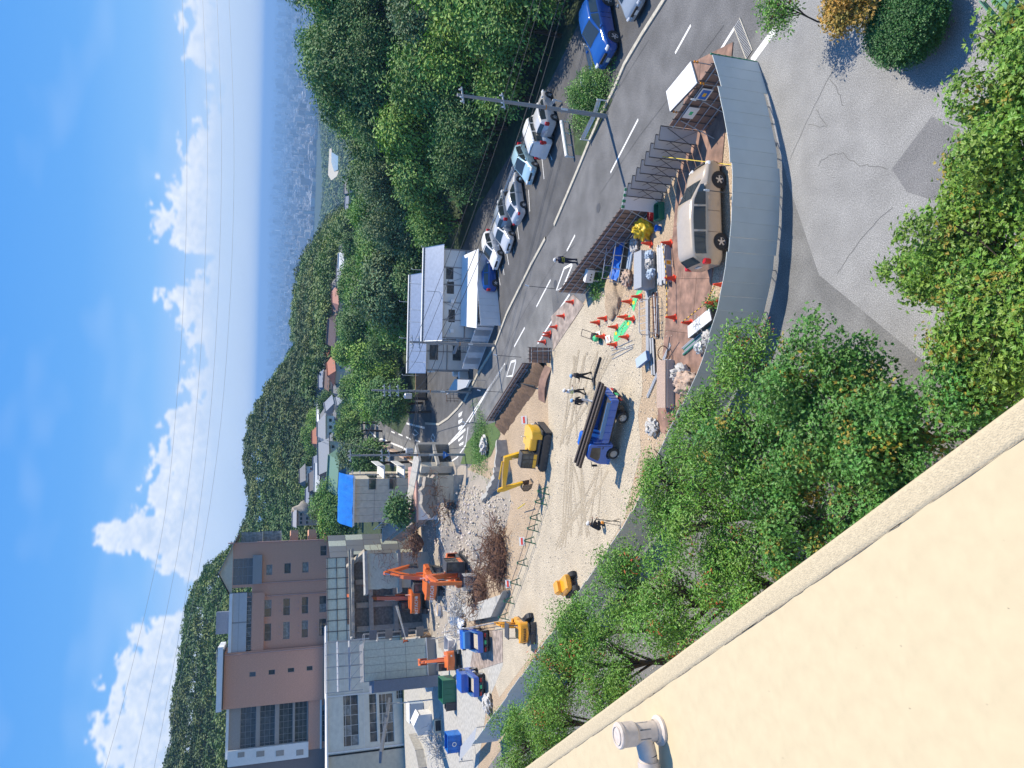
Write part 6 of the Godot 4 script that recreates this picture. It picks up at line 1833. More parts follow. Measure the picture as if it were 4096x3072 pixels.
func machines():
	var O = M.paint_orange
	var y1: Vector3 = (Vector3(-6.67, 0, -62.12)).lerp(Vector3(-3.28, 0, -60.87), 0.5)
	var yd := heading(Vector3(-3.28, 0, -60.87), Vector3(-6.67, 0, -62.12))
	var q := Basis(Vector3.UP, yd)
	var k1 = excavator("excavator", "yellow crawler excavator with its boom over the broken foundation", y1 + q * Vector3(0, 0, -0.95), yd, 0.79, M.paint_yellow, [Vector2(0.55, 1.75), Vector2(1.25, 4.15), Vector2(4.9, 4.0), Vector2(4.2, 1.9), 0.3], "bucket", 0.0, "", false, null, true)
	lettering("KOMATSU", 0.3, M.black, k1, Vector3(3.1, 4.0, 0.335), Basis(Vector3.BACK, -0.04))
	excavator("excavator", "orange excavator with its raised boom against the black interior of the shell", Vector3(-30.58, 0, -105.54) + Vector3(0, 0, -1.2), PI / 2 + 0.12, 1.18, O, [Vector2(0.5, 1.8), Vector2(1.9, 5.4), Vector2(4.6, 7.6), Vector2(6.0, 9.2), 0.6], "crusher", 0.0, "HITACHI")
	excavator("excavator", "large orange excavator with folded boom beside the broken flank wall", Vector3(-25.47, 0, -95.32) + Vector3(0, 0, -1.6), PI / 2 - 0.15, 1.22, O, [Vector2(0.5, 1.8), Vector2(1.2, 3.8), Vector2(2.6, 5.2), Vector2(3.9, 2.8), 0.0], "crusher", 0.3, "HITACHI")
	excavator("excavator", "orange excavator facing the track with a caged bucket lowered in front", Vector3(-20.89, 0, -80.93) + Vector3(0, 0, -2.0), -PI / 2 - 0.05, 1.12, O, [Vector2(0.5, 1.8), Vector2(1.2, 4.6), Vector2(3.2, 4.2), Vector2(3.6, 1.9), 0.0], "cage", 0.0)
	excavator("excavator", "small orange excavator wedged between the two blue dump trucks", Vector3(-32.62, 0, -86.59) + Vector3(0, 0, -1.2), PI / 2 + 0.35, 0.8, O, [Vector2(0.5, 1.8), Vector2(2.0, 4.2), Vector2(4.5, 4.8), Vector2(6.0, 4.4), 0.6], "bucket", 0.0)
	excavator("mini_excavator", "small amber canopy excavator on the site track beside the truck yard", Vector3(-21.32, 0, -62.64) + Vector3(0, 0, -0.6), PI / 2 + 0.05, 0.66, M.paint_amber, [Vector2(1.0, 1.5), Vector2(1.8, 3.2), Vector2(3.0, 3.4), Vector2(2.6, 1.6), 0.0], "bucket", 0.55, "YANMAR", true, M.black, true)
	# compact crawler dumper half behind the leaves
	var r = thing("crawler_carrier", "small amber tracked carrier half hidden behind the leaves by the hoarding", "carrier", Vector3(-15.09, 0, -53.77), PI / 2 + 0.6)
	part("body", S().bevel(Vector3(0, 0.75, 0), Vector3(1.6, 0.55, 1.2), 0.12), M.paint_amber, r)
	part("hood", S().bevel(Vector3(0.5, 1.15, 0), Vector3(0.7, 0.5, 1.0), 0.12), M.paint_amber, r)
	for s in [-1.0, 1.0]:
		var pr := PackedVector2Array()
		for k in 8: pr.append(Vector2(0.75, 0.28) + Vector2(cos(-PI / 2 + PI * k / 7.0), sin(-PI / 2 + PI * k / 7.0)) * 0.28)
		for k in 8: pr.append(Vector2(-0.75, 0.28) + Vector2(cos(PI / 2 + PI * k / 7.0), sin(PI / 2 + PI * k / 7.0)) * 0.28)
		part("track", S().prism(pr, Vector3(0, 0, s * 0.55 - 0.17), Vector3.RIGHT, Vector3.UP, Vector3(0, 0, 0.34)), M.rubber, r)
	# trucks
	var rear: Vector3 = Vector3(-2.02, 0, -45.43)
	var front: Vector3 = Vector3(-4.5, 0, -46.66)
	var d := (front - rear).normalized()
	var off := Vector3(d.z, 0, -d.x)
	if off.z > 0: off = -off
	var sc := rear.distance_to(front) / 2.5
	var t1 = dump_truck("blue dump truck with dark steel beams laid across its bed on the gravel", rear + off * 0.85 * sc, front + off * 0.85 * sc, sc)
	part("inner_board", S().box(Vector3(-0.15, 1.62, 0.5), Vector3(1.7, 0.5, 0.06)), M.timber, t1)
	lettering("KANAMOTO", 0.09, M.white_paint, t1, Vector3(0.9, 1.08, 0.86), Basis())
	var bm = thing("beam_load", "four dark brown steel beams lying diagonally over the blue truck", "steel beams", t1.position, t1.rotation.y)
	for k in 4:
		part("beam", S().box(Vector3(-0.35, 1.98 + 0.1 * (k % 2), -0.5 + 0.19 * k) * sc, Vector3(5.3, 0.15, 0.15) * sc, Basis(Vector3.UP, 0.1) * Basis(Vector3.BACK, 0.13)), M.beam_steel, bm)
	var t2 = dump_truck("blue dump truck standing with its empty bed towards the gravel track", Vector3(-26.39, 0, -74.63) + Vector3(0, 0, -1.0), Vector3(-26.39, 0, -74.63) + Vector3(-0.55, 0, -3.6), 1.12)
	var t3 = dump_truck("blue dump truck with yellow edged green bin and long dark crate beside it", Vector3(-31.27, 0, -75.86) + Vector3(0, 0, -1.0), Vector3(-31.27, 0, -75.86) + Vector3(-0.35, 0, -3.6), 1.1)
	part("load_sheet", S().box(Vector3(0.3, 1.75, 0), Vector3(0.9, 0.5, 1.5)), M.bed_blue, t2)
	part("sand", S().bevel(Vector3(-1.2, 1.05, 0), Vector3(1.9, 0.3, 1.5), 0.12), M.gravel, t2)
	part("sand", S().bevel(Vector3(-1.3, 1.05, 0), Vector3(1.6, 0.26, 1.5), 0.12), M.gravel, t3)
	part("cover", S().box(Vector3(0.2, 1.75, 0), Vector3(1.6, 0.7, 1.7)), M.truck_blue, t3)

# ---------------------------------------------------------------- cars
func tab(t, x): return lerp_table(t, x)

func car(label, at: Vector3, turn: float, pm, spec, grp := "parked cars", called := "parked_car", scale := 1.0):
	var t = thing(called, label, "car", at, turn, grp)
	t.scale = Vector3.ONE * scale
	var L: float = spec.L
	var W: float = spec.W * 0.5
	var top = spec.top
	var belt = spec.belt
	var rows := []
	var n := 34
	for i in n + 1:
		var x := -L / 2 + L * i / n
		var e := minf(absf(x + L / 2), absf(x - L / 2))
		var w := W * (1.0 - 0.16 * pow(clampf(1.0 - e / 0.55, 0, 1), 2.0))
		var yt: float = tab(top, x)
		var yb: float = minf(tab(belt, x), yt - 0.01)
		var lo := 0.22 + 0.12 * pow(clampf(1.0 - e / 0.35, 0, 1), 2.0)
		var g := clampf((yt - yb) / 0.4, 0.0, 1.0)
		var row := []
		for s in [-1.0, 1.0]:
			var half := [Vector3(x, lo, s * w * 0.9), Vector3(x, lo + 0.1, s * w * 0.985), Vector3(x, lerpf(lo, yb, 0.55), s * w), Vector3(x, yb - 0.06, s * w * 0.985), Vector3(x, yb, s * w * 0.93), Vector3(x, lerpf(yb, yt, 0.8), s * w * lerpf(0.85, 0.74, g)), Vector3(x, yt - 0.025, s * w * lerpf(0.72, 0.6, g)), Vector3(x, yt, 0)]
			if s > 0:
				half.reverse()
				half.remove_at(0)
			row.append_array(half)
		rows.append(row)
	var b := S()
	b.grid(rows)
	for r in [rows[0], rows[n]]:
		for k in range(1, r.size() - 1): b.tri(r[0], r[k], r[k + 1])
	part("body", b, pm, t)
	part("floor_pan", S().box(Vector3(0, 0.24, 0), Vector3(L * 0.9, 0.1, W * 1.7)), M.black, t)
	# glass set a little proud of the body
	for s in [-1.0, 1.0]:
		for gsp in spec.side:
			var q := []
			for k in 9:
				var x: float = lerpf(gsp[0], gsp[1], k / 8.0)
				var yt: float = tab(top, x)
				var yb: float = tab(belt, x)
				var g := clampf((yt - yb) / 0.4, 0.0, 1.0)
				var hi := lerpf(yb, yt, 0.78)
				if hi < yb + 0.05: hi = yb + 0.05
				q.append([Vector3(x, yb + 0.03, s * (W * 0.925 + 0.008)), Vector3(x, hi, s * (W * lerpf(0.85, 0.75, g) + 0.012))])
			part("side_window", S().grid(q), M.glass_dark, t)
		part("door_handle", S().box(Vector3(-0.35, tab(belt, 0.0) - 0.13, s * W * 0.995), Vector3(0.16, 0.03, 0.03)), pm, t)
		part("door_handle", S().box(Vector3(0.6, tab(belt, 0.0) - 0.13, s * W * 0.995), Vector3(0.16, 0.03, 0.03)), pm, t)
		part("mirror", S().bevel(Vector3(spec.mirror, tab(belt, spec.mirror) + 0.1, s * (W + 0.1)), Vector3(0.14, 0.14, 0.2), 0.04), pm, t)
		for x in [0.02, spec.side[0][1]]: part("door_seam", S().box(Vector3(x, (tab(belt, x) + 0.32) * 0.5, s * (W * 0.998)), Vector3(0.012, tab(belt, x) - 0.4, 0.012)), M.black, t)
		part("headlight", S().bevel(Vector3(L / 2 - 0.22, spec.lamp, s * W * 0.74), Vector3(0.4, 0.14, 0.34), 0.05, Basis(Vector3.UP, s * -0.35)), M.clear_lamp, t)
		part("tail_lamp", S().bevel(Vector3(-L / 2 + 0.12, spec.tail, s * W * 0.82), Vector3(0.24, spec.tail_h, 0.26), 0.04), M.red_lamp, t)
		for x in [spec.wb * 0.5, -spec.wb * 0.5]:
			part("wheel_arch", S().lathe([Vector2(0, s * 0.012), Vector2(spec.r + 0.07, s * 0.012), Vector2(spec.r + 0.07, 0)], Vector3(x + spec.shift, spec.r, s * (W * 0.995)), AXLE, 18), M.black, t)
			wheel(t, Vector3(x + spec.shift, spec.r, s * (W - 0.075)), spec.r, 0.2, M.alloy, s)
	for gl in [["windscreen", spec.ws], ["rear_window", spec.rw]]:
		var q := []
		for k in 7:
			var x: float = lerpf(gl[1][0], gl[1][1], k / 6.0)
			var yt: float = tab(top, x)
			var yb: float = tab(belt, x)
			var g := clampf((yt - yb) / 0.4, 0.0, 1.0)
			var w := W * lerpf(0.74, 0.6, g)
			q.append([Vector3(x, yt - 0.012, -w), Vector3(x, yt + 0.012, 0), Vector3(x, yt - 0.012, w)])
		part(gl[0], S().grid(q), M.glass_dark, t)
	part("grille", S().box(Vector3(L / 2 - 0.02, spec.lamp - 0.05, 0), Vector3(0.06, 0.16, W * 0.9)), M.black, t)
	for s in [-1.0, 1.0]: part("number_plate", S().box(Vector3(s * (L / 2 + 0.005), 0.48 if s > 0 else spec.plate, 0), Vector3(0.02, 0.17, 0.33)), M.plate_white, t)
	part("bumper_lip", S().box(Vector3(L / 2 - 0.06, 0.3, 0), Vector3(0.12, 0.1, W * 1.5)), M.black, t)
	return t

func cars():
	var mini_van = {"L": 4.8, "W": 1.8, "wb": 2.85, "shift": 0.05, "r": 0.33, "lamp": 0.75, "tail": 1.0, "tail_h": 0.34, "plate": 0.95, "mirror": 1.15,
		"top": [[-2.4, 0.95], [-2.36, 1.2], [-2.05, 1.62], [-1.8, 1.7], [-0.3, 1.74], [0.5, 1.66], [1.55, 1.08], [2.0, 0.98], [2.3, 0.82], [2.4, 0.62]],
		"belt": [[-2.4, 1.0], [-1.5, 1.06], [1.2, 0.98], [2.4, 0.8]], "side": [[-1.95, -0.95], [-0.85, 0.2], [0.3, 1.25]], "ws": [0.58, 1.5], "rw": [-2.33, -2.08]}
	var sedan = {"L": 4.5, "W": 1.74, "wb": 2.65, "shift": 0.05, "r": 0.31, "lamp": 0.66, "tail": 0.8, "tail_h": 0.2, "plate": 0.72, "mirror": 0.85,
		"top": [[-2.25, 0.75], [-2.2, 1.0], [-1.75, 1.05], [-1.0, 1.42], [-0.3, 1.48], [0.3, 1.42], [1.1, 0.98], [1.8, 0.88], [2.15, 0.74], [2.25, 0.55]],
		"belt": [[-2.25, 0.92], [-1.0, 0.96], [1.0, 0.92], [2.25, 0.72]], "side": [[-1.35, -0.05], [0.05, 0.95]], "ws": [0.36, 1.05], "rw": [-1.7, -1.05]}
	var hatch = {"L": 3.95, "W": 1.7, "wb": 2.5, "shift": 0.05, "r": 0.3, "lamp": 0.72, "tail": 0.98, "tail_h": 0.34, "plate": 0.85, "mirror": 0.8,
		"top": [[-1.97, 0.85], [-1.93, 1.15], [-1.65, 1.45], [-0.9, 1.53], [0.0, 1.5], [0.95, 1.0], [1.5, 0.9], [1.85, 0.74], [1.97, 0.55]],
		"belt": [[-1.97, 0.98], [-1.0, 1.0], [0.8, 0.92], [1.97, 0.72]], "side": [[-1.4, -0.25], [-0.15, 0.8]], "ws": [0.05, 0.9], "rw": [-1.9, -1.66]}
	var suv = {"L": 4.5, "W": 1.84, "wb": 2.68, "shift": 0.05, "r": 0.36, "lamp": 0.82, "tail": 1.0, "tail_h": 0.22, "plate": 0.9, "mirror": 0.85,
		"top": [[-2.25, 0.95], [-2.2, 1.15], [-1.7, 1.55], [-1.0, 1.66], [0.0, 1.63], [0.95, 1.12], [1.6, 1.05], [2.1, 0.9], [2.25, 0.65]],
		"belt": [[-2.25, 1.08], [-1.0, 1.1], [0.9, 1.04], [2.25, 0.84]], "side": [[-1.6, -0.35], [-0.25, 0.85]], "ws": [0.06, 0.92], "rw": [-2.1, -1.72]}
	var boxy = {"L": 4.1, "W": 1.72, "wb": 2.5, "shift": 0.05, "r": 0.3, "lamp": 0.72, "tail": 1.0, "tail_h": 0.5, "plate": 0.8, "mirror": 1.2,
		"top": [[-2.05, 1.0], [-2.0, 1.75], [-1.9, 1.86], [0.8, 1.88], [1.05, 1.8], [1.6, 1.1], [1.95, 0.85], [2.05, 0.6]],
		"belt": [[-2.05, 1.02], [1.4, 0.98], [2.05, 0.8]], "side": [[-1.8, -0.65], [-0.55, 0.35], [0.45, 1.2]], "ws": [1.08, 1.55], "rw": [-2.0, -1.96]}
	var f: Vector3 = Vector3(10.9, 0, -34.82)
	var r: Vector3 = Vector3(7.61, 0, -34.51)
	var d := (f - r).normalized()
	var left := Vector3(d.z, 0, -d.x)
	if left.z > 0: left = -left
	var sc := f.distance_to(r) / 2.85
	car("silver minivan parked on rusty steel plates inside the curved hoarding", (f + r) / 2 + left * 0.88 * sc - d * 0.05 + Vector3(0, 0.055, 0), heading(r, f), M.car_champagne, mini_van, "", "minivan", sc)
	var s0: Vector3 = Vector3(26.99, 0, -49.19)
	var s1: Vector3 = Vector3(23.97, 0, -48.01)
	var sd := (s1 - s0).normalized()
	var sl := Vector3(sd.z, 0, -sd.x)
	if sl.z > 0: sl = -sl
	var ss := s0.distance_to(s1) / 2.68
	car("glossy blue sport utility car parked by the guard rail near the orange marking", (s0 + s1) / 2 + sl * 0.88 * ss, heading(s0, s1), M.car_blue, suv, "parked cars", "parked_car", ss)
	var list = [
		["silver compact minivan behind the utility pole", Vector3(21.52, 0, -59.73), Vector3(23.91, 0, -61.13), M.car_silver, hatch],
		["white boxy van with its rear to the lane", Vector3(19.91, 0, -60.4), Vector3(22.69, 0, -62.35), M.car_white, boxy],
		["pale sky-blue hatchback with its nose to the lane", Vector3(21.26, 0, -66.47), Vector3(18.35, 0, -63.76), M.car_sky, hatch],
		["silver sedan parked nose to the trees", Vector3(15.95, 0, -67.15), Vector3(18.62, 0, -68.38), M.car_silver, sedan],
		["dark grey hatchback between two silver sedans", Vector3(15.87, 0, -70.61), Vector3(17.88, 0, -72.03), M.car_steel, hatch],
		["silver estate car with blue glass nose to the lane", Vector3(15.76, 0, -72.12), Vector3(13.94, 0, -70.47), M.car_silver, sedan],
		["white compact car with dark side stripe", Vector3(14.83, 0, -75.67), Vector3(12.45, 0, -73.84), M.car_white, hatch],
		["bright blue hatchback in front of the white office panels", Vector3(10.05, 0, -75.63), Vector3(12.66, 0, -76.13), M.car_blue, hatch]]
	for k in list:
		var a: Vector3 = k[1]
		var b: Vector3 = k[2]
		car(k[0], (a + b) / 2 + Vector3(0, 0.004, -0.3), heading(a, b), k[3], k[4], "parked cars", "parked_car", 1.08)
	car("dark parked car cut off behind the blue sport utility car", Vector3(26.28, 0, -44.84) + Vector3(0, 0.004, -0.6), heading(s0, s1), M.car_steel, sedan, "parked cars", "parked_car", 1.08)


# ---------------------------------------------------------------- goods lying about the site
func striped(a: Vector3, b: Vector3, r: float, label: String, n := 14):
	var t = thing("striped_bar", label, "cone bar", Vector3.ZERO, 0.0, "striped bars between cones")
	for i in n:
		part("band", S().tube(a.lerp(b, float(i) / n), a.lerp(b, float(i + 1) / n), r, r, 6, true), M.tape_yellow if i % 2 else M.black, t)

func bundle(called, label, a: Vector3, b: Vector3, cols: int, rows: int, r: float, m, alt = null):
	var t = thing(called, label, "pipe bundle")
	var d := (b - a).normalized()
	var s := Vector3(-d.z, 0, d.x)
	for i in cols:
		for j in rows:
			var o := s * (i - cols / 2.0) * r * 2.1 + Vector3(0, r + j * r * 1.9, 0) + d * RNG.randf_range(-0.15, 0.15)
			part("pipe", S().tube(a + o, b + o, r, r, 7), alt if alt and (i + j) % 3 == 0 else m, t)
	return t

func stack(called, label, cat, c: Vector3, dir: Vector3, l: float, w: float, h: float, n: int, m, alt = null):
	var t = thing(called, label, cat)
	var s := Vector3(-dir.z, 0, dir.x)
	for i in n:
		part("board", S().box(c + Vector3(0, 0.04 + h * (i + 0.5) / n, 0) + s * RNG.randf_range(-0.02, 0.02) + dir * RNG.randf_range(-0.03, 0.03), Vector3(l, h / n * 0.8, w), Basis(dir, Vector3.UP, s)), alt if alt and i == n - 1 else m, t)
	return t

func sack(called, label, at: Vector3, r: Vector3, m, seed := 1):
	var nz := FastNoiseLite.new()
	nz.frequency = 0.9
	nz.seed = seed
	var t = thing(called, label, "sack", at)
	part("bag", S().ball(Vector3(0, r.y * 0.7, 0), r, 24, 16, 0.8, nz), m, t)
	part("neck", S().lathe([Vector2(r.x * 0.3, r.y * 1.45), Vector2(r.x * 0.12, r.y * 1.65), Vector2(r.x * 0.26, r.y * 1.85)], Vector3.ZERO, Basis(), 10), m, t)
	return t

func yard_goods():
	# cones
	var proto = thing("traffic_cone", "orange-red traffic cone in the row along the lane edge", "traffic cone", Vector3.ZERO, 0.0, "traffic cones on the site")
	part("cone", S().lathe([Vector2(0.17, 0.03), Vector2(0.15, 0.06), Vector2(0.05, 0.62), Vector2(0.045, 0.66), Vector2(0.0, 0.67)], Vector3.ZERO, Basis(), 14), M.cone_red, proto)
	part("base", S().bevel(Vector3(0, 0.025, 0), Vector3(0.38, 0.05, 0.38), 0.015), M.cone_red, proto)
	var lane = [Vector3(6.45, 0, -55.15), Vector3(5.5, 0, -56.95), Vector3(4.72, 0, -58.47), Vector3(4.31, 0, -59.92), Vector3(4.09, 0, -60.05), Vector3(3.63, 0, -61.1)]
	for i in lane.size():
		if i == 0: proto.position = lane[0] + Vector3(0, 0.03, 0)
		else: copy(proto, lane[i] + Vector3(0, 0.04, 0), i * 0.7)
	for p in [Vector3(8.91, 0, -42.78), Vector3(8.55, 0, -40.34), Vector3(5.55, 0, -45.36), Vector3(5.74, 0, -44), Vector3(4.73, 0, -49.11), Vector3(4.53, 0, -50.3), Vector3(4.59, 0, -45.97), Vector3(4.39, 0, -44.92), Vector3(4.02, 0, -47.36), Vector3(3.26, 0, -45.7), Vector3(2.83, 0, -47.43), Vector3(3.48, 0, -49.34), Vector3(6.4, 0, -39.82), Vector3(4.09, 0, -39.62), Vector3(3.65, 0, -37.83), Vector3(5.42, 0, -34.72), Vector3(4.54, 0, -35.44)]: copy(proto, p + Vector3(0, 0.045, 0), RNG.randf() * 3.0, "orange-red traffic cone guarding the dug strip and stacks")
	var up := Vector3(0, 0.6, 0)
	striped(Vector3(8.47, 0, -40.33) + up, Vector3(6.4, 0, -39.77) + up, 0.028, "yellow and black striped bar beside the pipe stack")
	striped(Vector3(6.34, 0, -39.77) + up, Vector3(4.11, 0, -39.62) + up, 0.028, "yellow and black striped bar along the tubular trolley")
	striped(Vector3(3.7, 0, -37.83) + up, Vector3(4.57, 0, -35.44) + up, 0.028, "yellow and black striped bar beside the white board stack")
	striped(Vector3(4.57, 0, -35.44) + up, Vector3(5.4, 0, -34.72) + up, 0.028, "yellow and black striped bar ending behind the hoarding")
	for k in [[Vector3(5.55, 0, -45.36), Vector3(4.59, 0, -45.97)], [Vector3(5.74, 0, -44), Vector3(4.39, 0, -44.92)], [Vector3(4.02, 0, -47.36), Vector3(4.59, 0, -45.97)], [Vector3(2.83, 0, -47.43), Vector3(3.26, 0, -45.7)], [Vector3(4.53, 0, -50.3), Vector3(4.73, 0, -49.11)], [Vector3(4.39, 0, -44.92), Vector3(3.26, 0, -45.7)]]:
		striped(k[0] + up, k[1] + up, 0.014, "thin yellow and black striped rope between two cones", 12)
	# stacks
	var sd: Vector3 = (Vector3(6.16, 0, -42.36) - Vector3(8.18, 0, -42.46)).normalized()
	stack("board_stack", "tall stack of grey steel scaffold boards beside the blue netting", "board stack", Vector3(7.21, 0, -42.7), sd, 2.3, 1.0, 0.95, 11, M.gate_grey, M.pipe_steel)
	var fr = bundle("pipe_stack", "stack of long grey scaffold pipes beside the minivan", Vector3(8.49, 0, -40.6) + Vector3(0, 0, -0.3), Vector3(6.21, 0, -40.39) + Vector3(0, 0, -0.3), 9, 5, 0.05, M.pipe_steel, M.zinc)
	for k in [[Vector3(7.99, 0, -41.55), Vector3(0.3, 0.22, 0.34), 3, "crumpled pale blue sheet on the scaffold pipes"], [Vector3(7.42, 0, -41.41), Vector3(0.34, 0.26, 0.3), 5, "grey cloth bundle with straps on the scaffold pipes"], [Vector3(6.86, 0, -41.33), Vector3(0.32, 0.2, 0.4), 9, "second crumpled pale blue sheet at the end of the scaffold pipes"]]:
		sack("cloth_bundle", k[3], k[0] + Vector3(0, 0.55, -0.2), k[1], M.cloth_blue if k[2] != 5 else M.bag_white, k[2])
	var ns = thing("notice_plate", "small framed warning notice hanging on the striped bar", "notice", Vector3(7.34, 0, -40.07) + Vector3(0, 0.35, 0.05), 0.1)
	part("plate", S().box(Vector3.ZERO, Vector3(0.34, 0.45, 0.015)), M.plate_white, ns)
	part("print", S().box(Vector3(0, 0, 0.01), Vector3(0.24, 0.3, 0.012)), M.tape_yellow, ns)
	part("red_cross", S().bar(Vector3(-0.1, -0.12, 0.02), Vector3(0.1, 0.12, 0.02), 0.02, 0.03, Vector3(0, 0, 1)), M.cone_red, ns)
	bundle("long_pipes", "long bundle of grey pipes on the soil strip behind the trolley", Vector3(6.07, 0, -43.11), Vector3(1.09, 0, -42.76), 5, 2, 0.035, M.pipe_steel)
	bundle("long_pipes", "long rusty and grey pipes under the trolley", Vector3(5.74, 0, -42.12), Vector3(3.06, 0, -41.76), 5, 2, 0.05, M.rust, M.zinc)
	bundle("long_pipes", "grey pipes running under the slanting board pack", Vector3(3.03, 0, -42.33), Vector3(0.75, 0, -41.99), 5, 2, 0.045, M.pipe_steel, M.black)
	bundle("long_pipes", "long grey pipes reaching towards the peach sack", Vector3(2.71, 0, -40.02), Vector3(-0.46, 0, -42.71), 2, 1, 0.06, M.zinc)
	# trolley of bent tube
	var tr = thing("tube_trolley", "trolley cage of bent grey tube lying over the pipes", "trolley", Vector3(4.34, 0, -41.94), heading(Vector3(3.34, 0, -41.89), Vector3(5.29, 0, -41.98)))
	for z in [-0.55, 0.55]:
		part("rail", S().path([Vector3(-1.1, 0.1, z), Vector3(-1.1, 0.75, z), Vector3(-0.9, 0.9, z), Vector3(0.9, 0.9, z), Vector3(1.1, 0.75, z), Vector3(1.1, 0.1, z)], 0.03, 7), M.zinc, tr)
		part("lower_rail", S().tube(Vector3(-1.1, 0.3, z), Vector3(1.1, 0.3, z), 0.025), M.zinc, tr)
	for i in 5: part("cross_tube", S().tube(Vector3(-0.9 + 0.45 * i, 0.9, -0.55), Vector3(-0.9 + 0.45 * i, 0.9, 0.55), 0.02), M.zinc, tr)
	# green mat
	var mt := S()
	for q in [[Vector3(6.32, 0, -44.33), Vector3(6.25, 0, -43.72), Vector3(5.48, 0, -44.6), Vector3(5.37, 0, -45.36)], [Vector3(5.48, 0, -44.6), Vector3(4.87, 0, -44.95), Vector3(5.25, 0, -45.29), Vector3(5.37, 0, -45.36)], [Vector3(4.73, 0, -45.45), Vector3(4.18, 0, -45.23), Vector3(3.31, 0, -46.57), Vector3(3.62, 0, -47.82), Vector3(4.29, 0, -45.95)], [Vector3(3.62, 0, -47.82), Vector3(3.31, 0, -46.57), Vector3(3.04, 0, -47.31), Vector3(3.09, 0, -47.8)]]: mt.quad(q[0] + Vector3(0, 0.03, 0), q[1] + Vector3(0, 0.032, 0), q[2] + Vector3(0, 0.03, 0), q[3] + Vector3(0, 0.034, 0))
	solo("green_mat", mt, M.mat_green, "bright green plastic sheet on the soil between cones", "sheet")
	var pt = thing("yellow_patches", "yellow prints on the bright green sheet", "marking")
	for q in [Vector3(5.46, 0, -44.98), Vector3(4.15, 0, -45.68), Vector3(3.6, 0, -47.47)]: part("patch", S().box(q + Vector3(0, 0.042, 0), Vector3(0.22, 0.01, 0.3)), M.yellow, pt)
	# white board stack
	var bq = [Vector3(4.22, 0.5, -35.38), Vector3(3.42, 0.5, -37.47), Vector3(2.77, 0.5, -37.39), Vector3(3.61, 0.5, -35.14)]
	var bs = thing("panel_stack", "stack of panels with a white top sheet and crumpled net beside the hoarding", "panel stack")
	var poly := PackedVector2Array()
	for p in bq: poly.append(Vector2(p.x, p.z))
	for i in 7: part("panel", S().prism(poly, Vector3(0, 0.04 + i * 0.07, 0), Vector3.RIGHT, Vector3(0, 0, 1), Vector3(0, 0.05, 0)), M.white_sheet if i == 6 else M.charcoal, bs)
	part("net", bent_bars(S(), (bq[0] + bq[2]) * 0.5 + Vector3(0, 0.04, 0), Vector3(0.35, 0.12, 0.35), 26, 0.5, 0.01), M.zinc, bs)
	bundle("long_pipes", "pipe bundle with green marks between panel stack and hoarding", Vector3(2.07, 0, -38.48), Vector3(3.37, 0, -35.52), 6, 2, 0.04, M.pipe_steel, M.green)
	sack("waste_sack", "grey plastic sack leaning at the end of the pipe bundle", Vector3(2.21, 0, -36.61), Vector3(0.34, 0.28, 0.34), M.zinc, 4)
	sack("waste_sack", "white plastic sack against the hoarding", Vector3(2.66, 0, -35.75), Vector3(0.4, 0.34, 0.36), M.bag_white, 6)
	stack("slat_pack", "slanting pack of blue-grey boards over the pipes", "board pack", Vector3(1.71, 0, -42.73) + Vector3(0, 0.3, 0), (Vector3(1.85, 0, -41.82) - Vector3(1.21, 0, -43.53)).normalized(), 1.4, 0.6, 0.25, 4, M.bed_blue, M.cloth_blue)
	part_ring(Vector3(2.02, 0, -40.15) + Vector3(0, 0.5, 0))
	stack("sheet_stack", "stack of ribbed sheets with a pinkish cover by the tree branches", "sheet stack", Vector3(0.21, 0, -40.07), (Vector3(-0.5, 0, -40.12) - Vector3(1.28, 0, -40.2)).normalized(), 2.8, 1.0, 0.6, 7, M.zinc, M.bag_peach)
	sack("bulk_bag", "large peach plastic sack beside the tree branches", Vector3(0.23, 0, -37.51), Vector3(0.75, 0.6, 0.8), M.bag_peach, 7)
	sack("bulk_bag", "white plastic sheet bundle beside the large peach sack", Vector3(0.78, 0, -38.33), Vector3(0.5, 0.5, 0.6), M.bag_white, 8)
	sack("bulk_bag", "white bundle of bags under the leaves by the hoarding", Vector3(-2.43, 0, -41.83), Vector3(0.5, 0.3, 0.6), M.bag_white, 12)
	# near the brown fence
	sack("yellow_sack", "big bright yellow sack against the brown fence", Vector3(9.81, 0, -43.12), Vector3(0.6, 0.62, 0.6), M.yellow, 2)
	var bu = thing("blue_bucket", "small blue bucket beside the yellow sack", "bucket", Vector3(9.66, 0, -41.68))
	part("pail", S().lathe([Vector2(0.0, 0.02), Vector2(0.16, 0.02), Vector2(0.2, 0.34), Vector2(0.18, 0.34), Vector2(0.15, 0.06)], Vector3.ZERO, Basis(), 14), M.blue_plastic, bu)
	part("rim", S().lathe([Vector2(0.2, 0.31), Vector2(0.215, 0.33), Vector2(0.2, 0.35)], Vector3.ZERO, Basis(), 14), M.blue_plastic, bu)
	var gc = thing("green_crate", "open dark green crate beside the gate", "crate", Vector3(10.65, 0, -41.57), heading(Vector3(10.21, 0, -41.55), Vector3(11.1, 0, -41.59)))
	for k in [[Vector3(0, 0.2, 0.3), Vector3(1.0, 0.4, 0.04)], [Vector3(0, 0.2, -0.3), Vector3(1.0, 0.4, 0.04)], [Vector3(0.5, 0.2, 0), Vector3(0.04, 0.4, 0.64)], [Vector3(-0.5, 0.2, 0), Vector3(0.04, 0.4, 0.64)], [Vector3(0, 0.03, 0), Vector3(1.0, 0.04, 0.6)]]: part("side", S().box(k[0], k[1]), M.green, gc)
	var rj = thing("red_tool_box", "red tool box and can beside the green crate", "tool box", Vector3(10.59, 0, -42.69))
	part("case", S().bevel(Vector3(0, 0.18, 0), Vector3(0.6, 0.34, 0.34), 0.04), M.red_lamp, rj)
